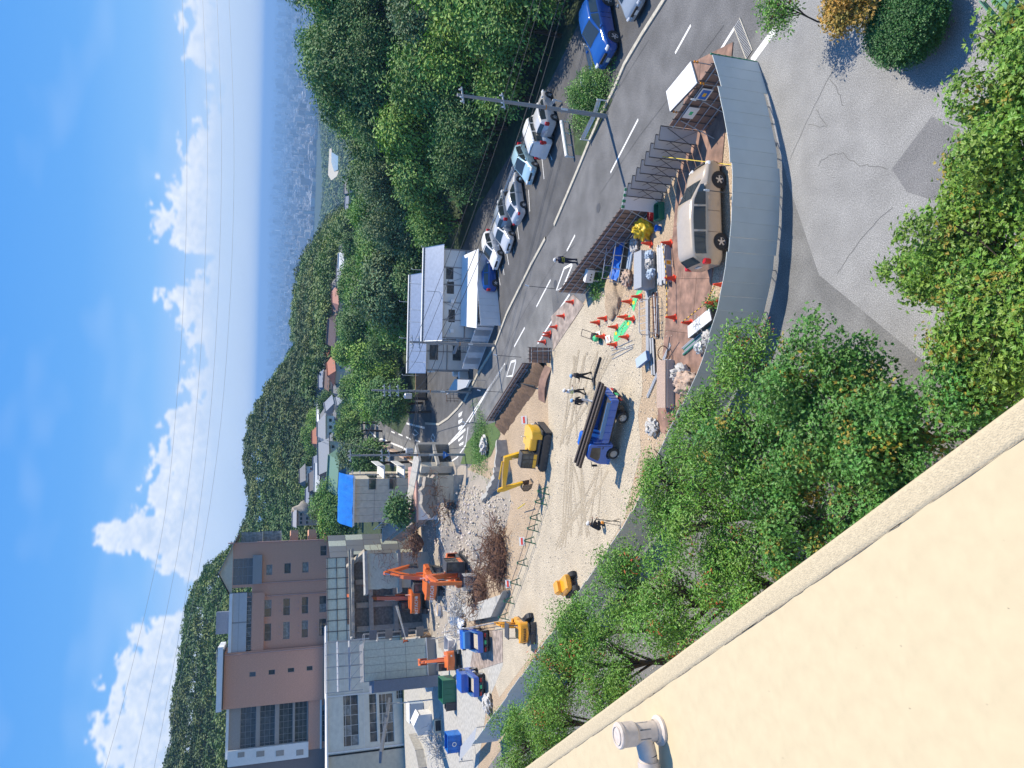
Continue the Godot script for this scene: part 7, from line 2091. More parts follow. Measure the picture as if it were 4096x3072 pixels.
	part("handle", S().path([Vector3(-0.15, 0.35, 0), Vector3(-0.1, 0.45, 0), Vector3(0.1, 0.45, 0), Vector3(0.15, 0.35, 0)], 0.015), M.black, rj)
	for k in [[Vector3(11.57, 0, -45.84), "coil of black hose at the foot of the brown fence", M.black], [Vector3(10, 0, -46.11), "coil of grey cable beside the yellow sack", M.pipe_steel]]:
		var co := S()
		for i in 5:
			var pts := []
			for j in 17: pts.append(Vector3(cos(TAU * j / 16.0) * (0.42 - i * 0.03), 0.05 + i * 0.05, sin(TAU * j / 16.0) * (0.42 - i * 0.03)))
			co.path(pts, 0.025, 5)
		solo("hose_coil", co, k[2], k[1], "hose coil", "", k[0])
	# rack with blue tarp and pipes
	var ra: Vector3 = Vector3(9.43, 0, -45.56)
	var rb: Vector3 = Vector3(6.91, 0, -46.35)
	var rd := (rb - ra).normalized()
	var rs := Vector3(-rd.z, 0, rd.x)
	if rs.z > 0: rs = -rs
	var rk = thing("net_rack", "pipe rack draped with dark blue netting beside the board stack", "rack")
	var rl := ra.distance_to(rb)
	for i in 4:
		for k in 2: part("upright", S().tube(ra + rd * (rl * i / 3.0) + rs * 1.3 * k, ra + rd * (rl * i / 3.0) + rs * 1.3 * k + Vector3(0, 1.15, 0), 0.03), M.pipe_steel, rk)
	for k in 2:
		for y in [0.5, 1.1]: part("rail", S().tube(ra + rs * 1.3 * k + Vector3(0, y, 0), rb + rs * 1.3 * k + Vector3(0, y, 0), 0.03), M.pipe_steel, rk)
	var nt := []
	for i in 13:
		var row := []
		for j in 6: row.append(ra + rd * (rl * i / 12.0) + rs * (0.05 + j * 0.25) + Vector3(0, 0.55 - 0.25 * sin(j / 5.0 * PI) + RNG.randf_range(-0.07, 0.09), 0))
		nt.append(row)
	part("netting", S().grid(nt), M.blue_plastic, rk)
	bundle("blue_pipes", "three pale blue plastic pipes in front of the netting rack", ra - rs * 0.25, ra.lerp(rb, 0.75) - rs * 0.25, 3, 1, 0.09, M.cloth_blue)
	sack("rubble_sack", "clear sack of pinkish rubble below the netting rack", Vector3(7.13, 0, -45.7), Vector3(0.55, 0.3, 0.5), M.bag_peach, 15)
	sack("rubble_sack", "torn white sack of rubble beside the board stack corner", Vector3(9.12, 0, -44.78), Vector3(0.5, 0.25, 0.4), M.bag_white, 16)
	# control box on two pegs
	var cb = thing("control_box", "white control box on white posts in the weeds at the fence", "control box", Vector3(7.74, 0, -49.64), -0.5)
	for x in [-0.35, 0.35]: part("leg", S().box(Vector3(x, 0.45, 0), Vector3(0.09, 0.9, 0.09)), M.white_paint, cb)
	part("case", S().bevel(Vector3(0, 1.15, 0), Vector3(0.95, 0.6, 0.4), 0.02), M.white_paint, cb)
	for k in 3: part("socket", S().lathe([Vector2(0.05, 0), Vector2(0.05, 0.03), Vector2(0, 0.03)], Vector3(-0.25 + 0.2 * k, 1.1, 0.2), Basis(Vector3.RIGHT, Vector3(0, 0, 1), Vector3(0, -1, 0)), 10), M.black, cb)
	weeds("weed_clump", "leafy green weeds growing around the white control box", Vector3(7.89, 0, -50.26), Vector3(1.6, 1.0, 2.2), 90)
	weeds("weed_clump", "tufts of green weeds at the base of the fence end", Vector3(6.91, 0, -50.82), Vector3(0.8, 0.5, 0.8), 30)
	weeds("weed_clump", "small green weed behind the white panel stack", Vector3(4.43, 0, -35.56), Vector3(0.4, 0.4, 0.4), 14)
	weeds("bank_weeds", "thick green weeds on the bank beside the lane corner", Vector3(-6.45, 0, -80.11), Vector3(4.5, 0.8, 4.0), 260)
	weeds("bank_weeds", "green bushes on the island behind the white guard rail", Vector3(21.54, 0, -52.1), Vector3(2.4, 2.2, 3.4), 520)
	sack("bulk_bag", "white open bag with black content in the bank weeds", Vector3(-6.52, 0, -77.78) + Vector3(0, 0.1, 0), Vector3(0.9, 0.4, 0.7), M.bag_white, 21)
	# plate compactor with handle
	var pc = thing("compactor", "green machine with a black engine and looped handle between the cones", "compactor", Vector3(3.42, 0, -50.01), heading(Vector3(3.09, 0, -50), Vector3(3.9, 0, -51.77)))
	part("tank", S().ball(Vector3(-0.15, 0.45, 0), Vector3(0.28, 0.22, 0.24), 12, 8), M.mat_green, pc)
	part("engine", S().bevel(Vector3(0.15, 0.4, 0), Vector3(0.45, 0.5, 0.5), 0.06), M.black, pc)
	part("base_plate", S().bevel(Vector3(0, 0.06, 0), Vector3(0.8, 0.1, 0.55), 0.03), M.green, pc)
	part("handle", S().path([Vector3(0.2, 0.5, -0.25), Vector3(0.95, 1.1, -0.25), Vector3(0.95, 1.1, 0.25), Vector3(0.2, 0.5, 0.25)], 0.022, 7), M.black, pc)
	for k in [[Vector3(3.64, 0, -50.03), "white notice card leaning on the green compactor"], [Vector3(3.27, 0, -48.38), "white notice sheet with red print lying between cones"]]:
		var nc = thing("notice_card", k[1], "notice", k[0] + Vector3(0, 0.2, 0), 0.4)
		part("card", S().box(Vector3.ZERO, Vector3(0.5, 0.02, 0.35), Basis(Vector3.RIGHT, 0.7)), M.plate_white, nc)
		part("print", S().box(Vector3(0, 0.012, 0.01), Vector3(0.3, 0.02, 0.06), Basis(Vector3.RIGHT, 0.7)), M.cone_red, nc)
	for k in [[[Vector3(2.61, 0, -48.2), Vector3(2.76, 0, -46.54), Vector3(3.02, 0, -45.05)], "bent grey rod on the gravel beside the last cone"], [[Vector3(2.48, 0, -48.05), Vector3(2.57, 0, -46.26), Vector3(2.75, 0, -44.78)], "second bent grey rod on the gravel"], [[Vector3(2.14, 0, -48.03), Vector3(2.43, 0, -46.52), Vector3(2.61, 0, -44.9)], "third bent grey rod on the gravel"], [[Vector3(1.86, 0, -47.94), Vector3(2.15, 0, -46.51), Vector3(2.52, 0, -44.89)], "fourth bent grey rod, outermost on the gravel"]]:
		var l: Array = k[0]
		for i in l.size(): l[i] += Vector3(0, 0.05, 0)
		solo("steel_rod", S().path(l, 0.03, 6), M.pipe_steel, k[1], "rod")
	solo("black_pipe", S().path([Vector3(0.02, 0, -50.7) + Vector3(0, 0.1, 0), Vector3(0.54, 0, -50.77) + Vector3(0, 0.1, 0), Vector3(2.02, 0, -49.76) + Vector3(0, 0.1, 0)], 0.09, 10), M.black, "long black pipe lying on the gravel beside the workers", "pipe")
	# surveyor's tripod
	var tp = thing("survey_tripod", "folded surveying tripod leaning beside the crouching worker", "tripod", Vector3(-8.99, 0, -46.46))
	part("pole", S().tube(Vector3(0.0, 0.05, 0.2), Vector3(0.15, 1.6, -0.2), 0.03), M.steel_dark, tp)
	for k in [[0.2, 0.3], [-0.25, 0.25], [0.0, -0.3]]: part("leg", S().tube(Vector3(k[0], 0.02, k[1]), Vector3(-0.05, 1.15, 0), 0.024), M.timber_pale, tp)
	part("head", S().bevel(Vector3(-0.05, 1.2, 0), Vector3(0.18, 0.16, 0.18), 0.03), M.amber_lamp, tp)
	# green barricades and rails along the track
	var pr = thing("barricade_leg", "dark green A-shaped barricade stand along the track edge", "barricade", Vector3.ZERO, 0.0, "green barricade stands along the track")
	var fm := S()
	for s in [-1.0, 1.0]: fm.bar(Vector3(s * 0.36, 0, 0), Vector3(s * 0.06, 0.95, 0), 0.07, 0.07, Vector3(0, 0, 1))
	fm.bar(Vector3(-0.25, 0.35, 0), Vector3(0.25, 0.35, 0), 0.06, 0.06)
	part("frame", fm, M.green, pr)
	part("top", S().box(Vector3(0, 0.97, 0), Vector3(0.2, 0.08, 0.1)), M.green, pr)
	var bl = [Vector3(-8.79, 0, -59.51), Vector3(-9.75, 0, -60.07), Vector3(-11.28, 0, -61.24), Vector3(-12.29, 0, -61.82), Vector3(-13.49, 0, -62.54), Vector3(-15.81, 0, -64.32), Vector3(-17.98, 0, -66.1), Vector3(-20.16, 0, -67.88), Vector3(-22.07, 0, -69.34)]
	for i in bl.size():
		if i == 0:
			pr.position = bl[0]
			pr.rotation.y = 0.6
		else: copy(pr, bl[i], 0.6 + 0.15 * sin(i * 2.0))
	for i in bl.size() - 1:
		var rr = thing("barrier_pole", "thin dark pole resting across two green barricade stands", "pole", Vector3.ZERO, 0.0, "poles on the green barricades")
		part("upper_pole", S().tube(bl[i] + Vector3(0, 0.9, 0), bl[i + 1] + Vector3(0, 0.9, 0), 0.025), M.steel_dark, rr)
		part("lower_pole", S().tube(bl[i] + Vector3(0, 0.4, 0), bl[i + 1] + Vector3(0, 0.4, 0), 0.025), M.steel_dark, rr)
	solo("safety_tape", S().path([Vector3(-11.23, 0, -65.59) + Vector3(0, 0.6, 0), Vector3(-10.33, 0, -62.84) + Vector3(0, 0.9, 0)], 0.05, 6), M.yellow, "yellow safety tape tied between poles by the barricades", "tape")
	for k in [[Vector3(-14.09, 0, -65.15), "small white and red sign at the fifth barricade stand"], [Vector3(-18.85, 0, -68.88), "small white and red sign beside the rebar heap"], [Vector3(-3.21, 0, -65.34), "small white and red sign lying above the yellow excavator"], [Vector3(-6.57, 0, -64.2), "small white sign beside the yellow excavator blade"]]:
		var sg = thing("small_sign", k[1], "sign", k[0] + Vector3(0, 0.3, 0), 0.3)
		part("plate", S().box(Vector3.ZERO, Vector3(0.75, 0.5, 0.02), Basis(Vector3.RIGHT, -0.5)), M.plate_white, sg)
		part("print", S().box(Vector3(0, 0.02, 0.012), Vector3(0.6, 0.16, 0.02), Basis(Vector3.RIGHT, -0.5)), M.cone_red, sg)
	# truck yard
	open_bin("green_skip", "dark green open skip between the two blue dump trucks", Vector3(-36.77, 0, -89.74), 0.15, Vector3(2.6, 1.6, 2.6), M.green)
	open_bin("blue_bin", "bright blue wheeled bin with white emblem in the yard", Vector3(-41.49, 0, -86.3), 0.1, Vector3(1.9, 1.6, 1.7), M.tarp_blue)
	open_bin("dark_skip", "low dark crate beside the blue dump truck", Vector3(-38.27, 0, -88.72), 0.1, Vector3(0.9, 1.2, 1.2), M.charcoal)
	var rbin = thing("red_container", "red plastic container leaning on the blue bin", "container", Vector3(-42.52, 0, -87.88))
	part("case", S().bevel(Vector3(0, 0.45, 0), Vector3(0.9, 0.9, 0.6), 0.1), M.red_lamp, rbin)
	part("lid", S().bevel(Vector3(0, 0.95, 0), Vector3(0.95, 0.12, 0.66), 0.04), M.red_lamp, rbin)
	stack("plank_stack", "stack of dark brown planks beside the scaffold in the yard", "plank stack", Vector3(-36.09, 0, -103.41), Vector3(1, 0, 0.1).normalized(), 3.4, 1.6, 1.2, 9, M.timber)
	stack("sheet_stack", "stack of white corrugated sheets between skip and small excavator", "sheet stack", Vector3(-39.71, 0, -101.1), Vector3(1, 0, 0.1).normalized(), 3.0, 1.4, 0.9, 7, M.white_sheet)
	open_bin("white_tray", "white steel tray beside the blue truck cab", Vector3(-31.63, 0, -90.23), 0.0, Vector3(1.8, 0.9, 2.4), M.white_paint)
	var tk = thing("water_tank", "blue-grey box tank with pale lid on the yard", "tank", Vector3(-46.53, 0, -107.02), 0.2)
	part("case", S().bevel(Vector3(0, 1.0, 0), Vector3(2.6, 2.0, 2.0), 0.08), M.cloth_blue, tk)
	part("lid", S().bevel(Vector3(0, 2.05, 0), Vector3(2.7, 0.14, 2.1), 0.04), M.white_paint, tk)
	var tent = thing("white_shed", "small white shed with pitched top in front of the pale hall", "shed", Vector3(-45.9, 0, -102), 0.1)
	part("wall", S().box(Vector3(0, 0.9, 0), Vector3(2.6, 1.8, 2.2)), M.white_sheet, tent)
	part("roof", S().prism(PackedVector2Array([Vector2(-1.45, 1.8), Vector2(1.45, 1.8), Vector2(0, 2.5)]), Vector3(0, 0, -1.2), Vector3.RIGHT, Vector3.UP, Vector3(0, 0, 2.4)), M.white_paint, tent)
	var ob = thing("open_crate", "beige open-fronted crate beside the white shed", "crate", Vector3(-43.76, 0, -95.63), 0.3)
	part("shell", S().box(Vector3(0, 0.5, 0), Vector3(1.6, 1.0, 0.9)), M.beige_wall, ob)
	part("shade_sheet", S().box(Vector3(0.1, 0.5, 0.46), Vector3(1.2, 0.7, 0.02)), M.black, ob)  # black sheet on the solid box, painted in for the shade inside
	sack("bulk_bag", "white bulk bag in the leaves behind the second truck", Vector3(-32.48, 0, -74.8), Vector3(1.0, 0.4, 1.0), M.bag_white, 30)
	# corrugated lean-to roofs
	var cs = thing("corrugated_lean_to", "grey corrugated lean-to roof stepping down below the blue bin", "shelter")
	var cq = [Vector3(-39.08, 1.6, -79.87), Vector3(-34.42, 1.6, -73.91), Vector3(-36.39, 1.6, -74.74), Vector3(-40.97, 1.6, -80.46)]
	var rows := []
	for i in 33:
		var u := i / 32.0
		var yv := Vector3(0, 0.04 * (i % 2), 0)
		rows.append([cq[0].lerp(cq[1], u) + yv, cq[3].lerp(cq[2], u) + yv])
	part("roof_sheet", S().grid(rows), M.zinc, cs)
	for p in cq: part("post", S().tube(Vector3(p.x, 0, p.z), p, 0.05), M.pipe_steel, cs)
	# curved concrete ramp wall with railing at the yard edge
	var cwll = thing("ramp_wall", "curved pale concrete ramp wall at the yard corner", "wall")
	var wl = [Vector3(-51.62, 0, -110.92), Vector3(-51.61, 0, -105.83), Vector3(-52.84, 0, -103.31)]
	for i in 2: part("block", S().bar(wl[i] + Vector3(0, 0.6, 0), wl[i + 1] + Vector3(0, 0.6, 0), 0.4, 1.2), M.concrete, cwll)
	fence_line("yard_railing", "coils and thin pipe railing at the yard corner", Vector3(-50, 0, -107.24), Vector3(-46.33, 0, -92.45), 1.0, 9)
	var jn = S()
	bent_bars(jn, Vector3.ZERO, Vector3(3.0, 1.2, 5.0), 120, 1.6, 0.035)
	solo("pipe_scrap_heap", jn, M.zinc, "heap of grey pipes and clamps below the blue bin", "scrap heap", "", Vector3(-46.35, 0, -96.37))
	# water jet from the hose
	var wj := S()
	wj.tube(Vector3(-33.81, 3.97, -100), Vector3(-30.54, 4.57, -104), 0.05, 0.2, 10, false)
	var wm := StandardMaterial3D.new()
	wm.albedo_color = Color(0.85, 0.88, 0.9, 0.18)
	wm.transparency = BaseMaterial3D.TRANSPARENCY_ALPHA
	wm.roughness = 0.6
	solo("water_jet", wj, wm, "white jet of water sprayed at the demolition from a hose", "water jet")

func part_ring(p: Vector3):
	var pts := []
	for j in 21: pts.append(Vector3(cos(TAU * j / 20.0) * 0.42, sin(TAU * j / 20.0) * 0.4, sin(TAU * j / 20.0) * 0.1))
	solo("rusty_ring", S().path(pts, 0.03, 6), M.rust, "rusty brown ring hanging on a pole over the pipes", "ring", "", p)
	solo("scaffold_pole", S().tube(p + Vector3(-0.6, -0.45, -0.5), p + Vector3(0.9, 0.1, 0.9), 0.03), M.steel_dark, "dark pole carrying the rusty ring", "pole")

func open_bin(called, label, at: Vector3, turn: float, s: Vector3, m):
	var t = thing(called, label, "bin", at, turn)
	for k in [[Vector3(0, s.y / 2, s.z / 2), Vector3(s.x, s.y, 0.06)], [Vector3(0, s.y / 2, -s.z / 2), Vector3(s.x, s.y, 0.06)]]: part("side", S().box(k[0], k[1]), m, t)
	for x in [-1.0, 1.0]: part("end", S().box(Vector3(x * s.x / 2, s.y / 2, 0), Vector3(0.06, s.y, s.z)), m, t)
	part("floor", S().box(Vector3(0, 0.08, 0), Vector3(s.x, 0.08, s.z)), M.charcoal, t)
	for k in 4: part("rib", S().box(Vector3(-s.x * 0.375 + s.x * 0.25 * k, s.y / 2, s.z / 2 + 0.05), Vector3(0.08, s.y * 0.96, 0.05)), m, t)
	part("rim", S().box(Vector3(0, s.y + 0.03, s.z / 2), Vector3(s.x + 0.1, 0.08, 0.12)), m, t)
	if called == "blue_bin":
		part("emblem", S().lathe([Vector2(0.26, 0), Vector2(0.26, 0.02), Vector2(0.17, 0.02), Vector2(0.17, 0)], Vector3(0, s.y * 0.55, s.z / 2 + 0.09), Basis(Vector3.RIGHT, Vector3(0, 0, 1), Vector3(0, -1, 0)), 18), M.white_paint, t)
	return t

# ---------------------------------------------------------------- poles, wires, rails
func pole(label, at: Vector3, h: float, arms, lean := Vector3.ZERO):
	var t = thing("utility_pole", label, "utility pole", at)
	part("shaft", S().tube(Vector3.ZERO, lean + Vector3(0, h, 0), 0.17, 0.1, 14), M.concrete_pole, t)
	for y in arms:
		part("crossarm", S().box(Vector3(0, h - y, 0.1) + lean, Vector3(1.5, 0.09, 0.09), Basis(Vector3.UP, 0.5)), M.zinc, t)
		for k in [-0.6, -0.2, 0.5]: part("insulator", S().lathe([Vector2(0.03, 0), Vector2(0.06, 0.05), Vector2(0.05, 0.16), Vector2(0, 0.18)], Vector3(0, h - y + 0.04, 0.1) + lean + Basis(Vector3.UP, 0.5) * Vector3(k, 0, 0), Basis(), 8), M.white_paint, t)
	part("band", S().lathe([Vector2(0.165, h * 0.42), Vector2(0.165, h * 0.42 + 0.06)], Vector3.ZERO, Basis(), 12), M.amber_lamp, t)
	part("plate", S().box(Vector3(0, h * 0.3, 0.165), Vector3(0.14, 0.5, 0.02)), M.plate_white, t)
	var st := S()
	for k in int(h / 0.9): st.tube(Vector3(-0.26, 1.8 + k * 0.8, 0), Vector3(0.26, 1.8 + k * 0.8, 0), 0.012, 0.012, 4)
	part("step_bolts", st, M.zinc, t)
	return t

func cable(label, pts, r: float, sag: float, cat := "cable"):
	var s := S()
	for i in pts.size() - 1:
		var l := []
		for k in 13:
			var u := k / 12.0
			l.append(pts[i].lerp(pts[i + 1], u) + Vector3(0, -4.0 * sag * u * (1.0 - u), 0))
		s.path(l, r, 4)
	solo("overhead_cable", s, M.wire, label, cat, "overhead cables")

func rail(label, pts):
	var t = thing("guard_rail", label, "guard rail")
	for i in pts.size() - 1:
		var a: Vector3 = pts[i]
		var b: Vector3 = pts[i + 1]
		var d := (b - a).normalized()
		var n := d.cross(Vector3.UP)
		var prof := [[0.0, 0.45], [0.06, 0.5], [0.06, 0.56], [0.0, 0.61], [0.06, 0.66], [0.06, 0.74], [0.0, 0.8]]
		var rows := []
		for q in [a, b]:
			var row := []
			for p in prof: row.append(q + n * p[0] + Vector3(0, p[1], 0))
			rows.append(row)
		part("beam", S().grid(rows), M.white_paint, t)
		var m := maxi(1, int(a.distance_to(b) / 2.0))
		for k in m + 1:
			var q := a.lerp(b, float(k) / m) - n * 0.08
			part("post", S().tube(q, q + Vector3(0, 0.82, 0), 0.055, 0.055, 8), M.white_paint, t)

func street_furniture():
	pole("concrete utility pole on the island beside the white guard rail", Vector3(19.16, 0, -49.9), 10.9, [0.35, 3.2])
	pole("concrete utility pole in front of the office gable", Vector3(3.94, 0, -75.66), 8.95, [0.3, 1.0])
	pole("concrete utility pole with transformer at the lane corner shelter", Vector3(-1.03, 0, -84.68), 11.3, [1.4, 2.0, 2.9])
	pole("tall concrete utility pole with blue sign beside the lane bend", Vector3(-8.34, 0, -86.72), 13.5, [0.3, 3.8, 4.6])
	pole("slim utility pole at the far side of the lane bend", Vector3(-12.03, 0, -153.45), 12.0, [0.4, 1.0])
	pole("slim utility pole among the shrubs beyond the bend", Vector3(-11.6, 0, -168.03), 9.0, [0.4])
	pole("slim utility pole at the white house", Vector3(-8.88, 2.1, -172) * Vector3(1, 0, 1), 9.0, [0.4])
	pole("steel pole beside the tarped house", Vector3(-13.13, 0, -108.09), 11.0, [0.6, 1.6])
	var tf = thing("pole_transformer", "grey drum transformer hung on the lane corner pole", "transformer", Vector3(-1.03, 0, -84.68) + Vector3(-0.55, 6.9, 0.2))
	part("drum", S().lathe([Vector2(0, 0), Vector2(0.32, 0.02), Vector2(0.34, 0.75), Vector2(0.2, 0.85), Vector2(0, 0.86)], Vector3.ZERO, Basis(), 14), M.zinc, tf)
	part("bracket", S().box(Vector3(0.3, 0.4, -0.1), Vector3(0.5, 0.1, 0.1)), M.steel_dark, tf)
	var t2 = thing("pole_transformer", "grey box transformer on the tall bend pole", "transformer", Vector3(-8.34, 0, -86.72) + Vector3(0.5, 6.2, 0.2))
	part("drum", S().lathe([Vector2(0, 0), Vector2(0.36, 0.02), Vector2(0.36, 0.8), Vector2(0, 0.86)], Vector3.ZERO, Basis(), 14), M.zinc, t2)
	part("bracket", S().box(Vector3(-0.3, 0.4, -0.1), Vector3(0.5, 0.1, 0.1)), M.steel_dark, t2)
	var sg = thing("triangle_sign", "blue inverted triangle sign on the tall bend pole", "road sign", Vector3(-8.34, 0, -86.72) + Vector3(0, 2.2, 0.22))
	part("plate", S().prism(PackedVector2Array([Vector2(-0.45, 0.5), Vector2(0.45, 0.5), Vector2(0, -0.3)]), Vector3.ZERO, Vector3.RIGHT, Vector3.UP, Vector3(0, 0, 0.03)), M.tarp_blue, sg)
	part("mark", S().box(Vector3(0, 0.25, 0.04), Vector3(0.3, 0.1, 0.02)), M.white_paint, sg)
	var ms = thing("rail_sign", "small white plate sign behind the white guard rail", "sign", Vector3(22.07, 0, -51.77), 0.3)
	part("post", S().tube(Vector3.ZERO, Vector3(0, 1.0, 0), 0.03), M.zinc, ms)
	part("plate", S().box(Vector3(0, 1.05, 0), Vector3(0.6, 0.42, 0.03)), M.white_paint, ms)
	var p2: Vector3 = Vector3(3.94, 0, -75.66)
	var p3: Vector3 = Vector3(-1.03, 0, -84.68)
	var p4: Vector3 = Vector3(-8.34, 0, -86.72)
	var p5: Vector3 = Vector3(-12.03, 0, -153.45)
	var q0: Vector3 = Vector3(29.98, 2.42, -52)
	var q1: Vector3 = Vector3(29.61, 4.38, -52)
	cable("upper overhead cable crossing in front of the dark trees", [q1, p2 + Vector3(0.1, 8.4, 0), p3 + Vector3(0, 9.9, 0), p4 + Vector3(0, 12.9, 0), p5 + Vector3(0, 11.3, 0)], 0.022, 0.5)
	cable("middle overhead cable crossing in front of the dark trees", [q1 + Vector3(0, -0.5, 0), p2 + Vector3(-0.4, 7.7, 0), p3 + Vector3(0.3, 9.3, 0), p4 + Vector3(0.3, 9.6, 0), p5 + Vector3(0.3, 10.8, 0)], 0.022, 0.6)
	cable("lower twin overhead cable crossing in front of the parked cars", [q0, p2 + Vector3(0.2, 6.2, 0.2), p3 + Vector3(0, 6.6, 0.2), p4 + Vector3(0, 7.8, 0.2)], 0.035, 0.8)
	cable("lowest overhead cable along the lot with loops", [q0 + Vector3(0, -0.4, 0), p2 + Vector3(0.2, 5.6, 0.2), p3 + Vector3(0, 6.0, 0.2)], 0.03, 0.9)
	cable("teal cable from the lane corner pole to the wood", [p3 + Vector3(0, 6.3, 0), Vector3(-7.52, 1.34, -112)], 0.04, 0.3)
	cable("stay wire leaning from the tall bend pole to the ground", [p4 + Vector3(0, 9.0, 0), Vector3(-7.05, 0, -82.64)], 0.025, 0.0)
	# high voltage lines far off
	for k in [["highest far power line crossing the clouds", [Vector3(92.97, 42.44, -197), Vector3(54.13, 39.92, -190), Vector3(26.16, 39.28, -186), Vector3(-3.75, 39.89, -182), Vector3(-33.19, 41.88, -178), Vector3(-64.66, 47.43, -172), Vector3(-82.34, 51.51, -171)]], ["second far power line crossing the clouds", [Vector3(93.8, 38, -197), Vector3(56.79, 35.56, -190), Vector3(26.46, 35.15, -186), Vector3(-3.67, 35.77, -182), Vector3(-30.38, 37.77, -178), Vector3(-57.68, 41.58, -172), Vector3(-83.11, 46.05, -171)]], ["third far power line crossing the clouds", [Vector3(94.38, 34.83, -197), Vector3(57.16, 32.58, -190), Vector3(26.68, 32.14, -186), Vector3(-3.62, 32.83, -182), Vector3(-30.47, 34.83, -178), Vector3(-57.98, 38.25, -172), Vector3(-83.66, 42.21, -171)]], ["lowest far power line crossing the haze", [Vector3(94.88, 32.14, -197), Vector3(57.5, 29.87, -190), Vector3(26.87, 29.49, -186), Vector3(-3.58, 30.44, -182), Vector3(-26.55, 32.4, -178), Vector3(-50.53, 35.58, -172), Vector3(-83.99, 39.87, -171)]]]:
		var s := S()
		var c := Curve3D.new()
		for p in k[1]: c.add_point(p)
		var smooth := []
		var ps: Array = k[1]
		for i in ps.size() - 1:
			for u in 8:
				smooth.append(ps[i].cubic_interpolate(ps[i + 1], ps[maxi(i - 1, 0)], ps[mini(i + 2, ps.size() - 1)], u / 8.0))
		smooth.append(ps[-1])
		s.path(smooth, 0.026, 4)
		solo("power_line", s, M.frame_grey, k[0], "power line", "far power lines")
	rail("white guard rail beside the blue sport utility car", [Vector3(25.12, 0, -52.43), Vector3(21.53, 0, -50.69)])
	rail("white guard rail at the island corner by the utility pole", [Vector3(20.26, 0, -49.83), Vector3(19.45, 0, -50.58), Vector3(18.31, 0, -52.66)])
	rail("long white guard rail between parking lot and wood", [Vector3(23.28, 0, -58.63), Vector3(22.5, 0, -64.04), Vector3(20.46, 0, -69.11), Vector3(17.35, 0, -73.98), Vector3(16.04, 0, -76.18), Vector3(14.03, 0, -79.33)])
	var lg = thing("low_barrier", "low pale pipe barrier at the lot entrance in the weeds", "barrier")
	var la: Vector3 = Vector3(21.01, 0, -57.04)
	var lb: Vector3 = Vector3(17.84, 0, -55.74)
	part("beam", S().tube(la + Vector3(0, 0.6, 0), lb + Vector3(0, 0.6, 0), 0.16, 0.16, 10), M.trim_white, lg)
	for k in 4: part("post", S().tube(la.lerp(lb, k / 3.0), la.lerp(lb, k / 3.0) + Vector3(0, 0.6, 0), 0.06), M.trim_white, lg)
	# drains
	for k in [["steel drain grating beside the lane edge line", Vector3(18.88, 0, -34.14), Vector3(16.75, 0, -32.99), 0.55], ["steel drain grating in the paving below the maples", Vector3(1.7, 0, -19.95), Vector3(0.63, 0, -21.1), 0.42]]:
		var dg = thing("drain_grating", k[0], "drain")
		var a: Vector3 = k[1]
		var b: Vector3 = k[2]
		var d := (b - a).normalized()
		var w := Vector3(-d.z, 0, d.x)
		part("trough", S().bar(a + Vector3(0, 0.012, 0), b + Vector3(0, 0.012, 0), k[3], 0.012), M.black, dg)
		for s in [-0.5, 0.5]: part("edge", S().bar(a + w * s * k[3] + Vector3(0, 0.03, 0), b + w * s * k[3] + Vector3(0, 0.03, 0), 0.06, 0.05), M.kerb, dg)
		var br := S()
		var n := int(a.distance_to(b) / 0.12)
		for i in n:
			var p := a.lerp(b, (i + 0.5) / n) + Vector3(0, 0.035, 0)
			br.bar(p - w * 0.46 * k[3], p + w * 0.46 * k[3], 0.035, 0.03)
		part("bars", br, M.zinc, dg)
	# small delineators and lamps on the fence line
	for p in [Vector3(2.5, 0, -67.42), Vector3(-0.84, 0, -72.73), Vector3(-4.27, 0, -78.42), Vector3(7.9, 0, -58.99)]:
		var l = thing("fence_lamp", "small white warning lamp leaning over the lane from the fence", "lamp", p, 0.0, "warning lamps along the lane")
		part("stem", S().tube(Vector3.ZERO, Vector3(0.1, 2.3, -0.1), 0.025), M.steel_dark, l)
		part("lamp", S().tube(Vector3(0.1, 2.3, -0.1), Vector3(0.2, 2.62, -0.2), 0.055), M.white_paint, l)
	# machine colours beside the blue house: orange and yellow plant at the lane
	for k in [[Vector3(-11.08, 0, -112.87) + Vector3(0, 0, -2), "orange flowering bush in the garden above the bend", Color(0.6, 0.2, 0.03)], [Vector3(-11.96, 0, -117.69) + Vector3(0, 0, -2), "red and orange garden shrub beside the tarped house", Color(0.6, 0.08, 0.04)]]:
		weeds("garden_shrub", k[1], k[0], Vector3(1.2, 1.4, 1.2), 60, k[2])
	var gw = thing("garden_wall", "pale terracotta garden wall along the lane bend", "wall")
	for k in [[Vector3(-11.99, 0, -108.84), Vector3(-12.13, 0, -123.82), 1.1], [Vector3(-12.13, 0, -123.82), Vector3(-12.28, 0, -151.03), 1.0]]:
		part("block", S().bar(k[0] + Vector3(0, k[2] / 2, -0.4), k[1] + Vector3(0, k[2] / 2, -0.4), 0.3, k[2]), M.bag_peach, gw)


# ---------------------------------------------------------------- people
func capsule(p: Vector3, a: Vector3, b: Vector3, ra: float, rb: float) -> float:
	var ab := b - a
	var h := clampf((p - a).dot(ab) / maxf(ab.length_squared(), 1e-6), 0.0, 1.0)
	return p.distance_to(a + ab * h) - lerpf(ra, rb, h)

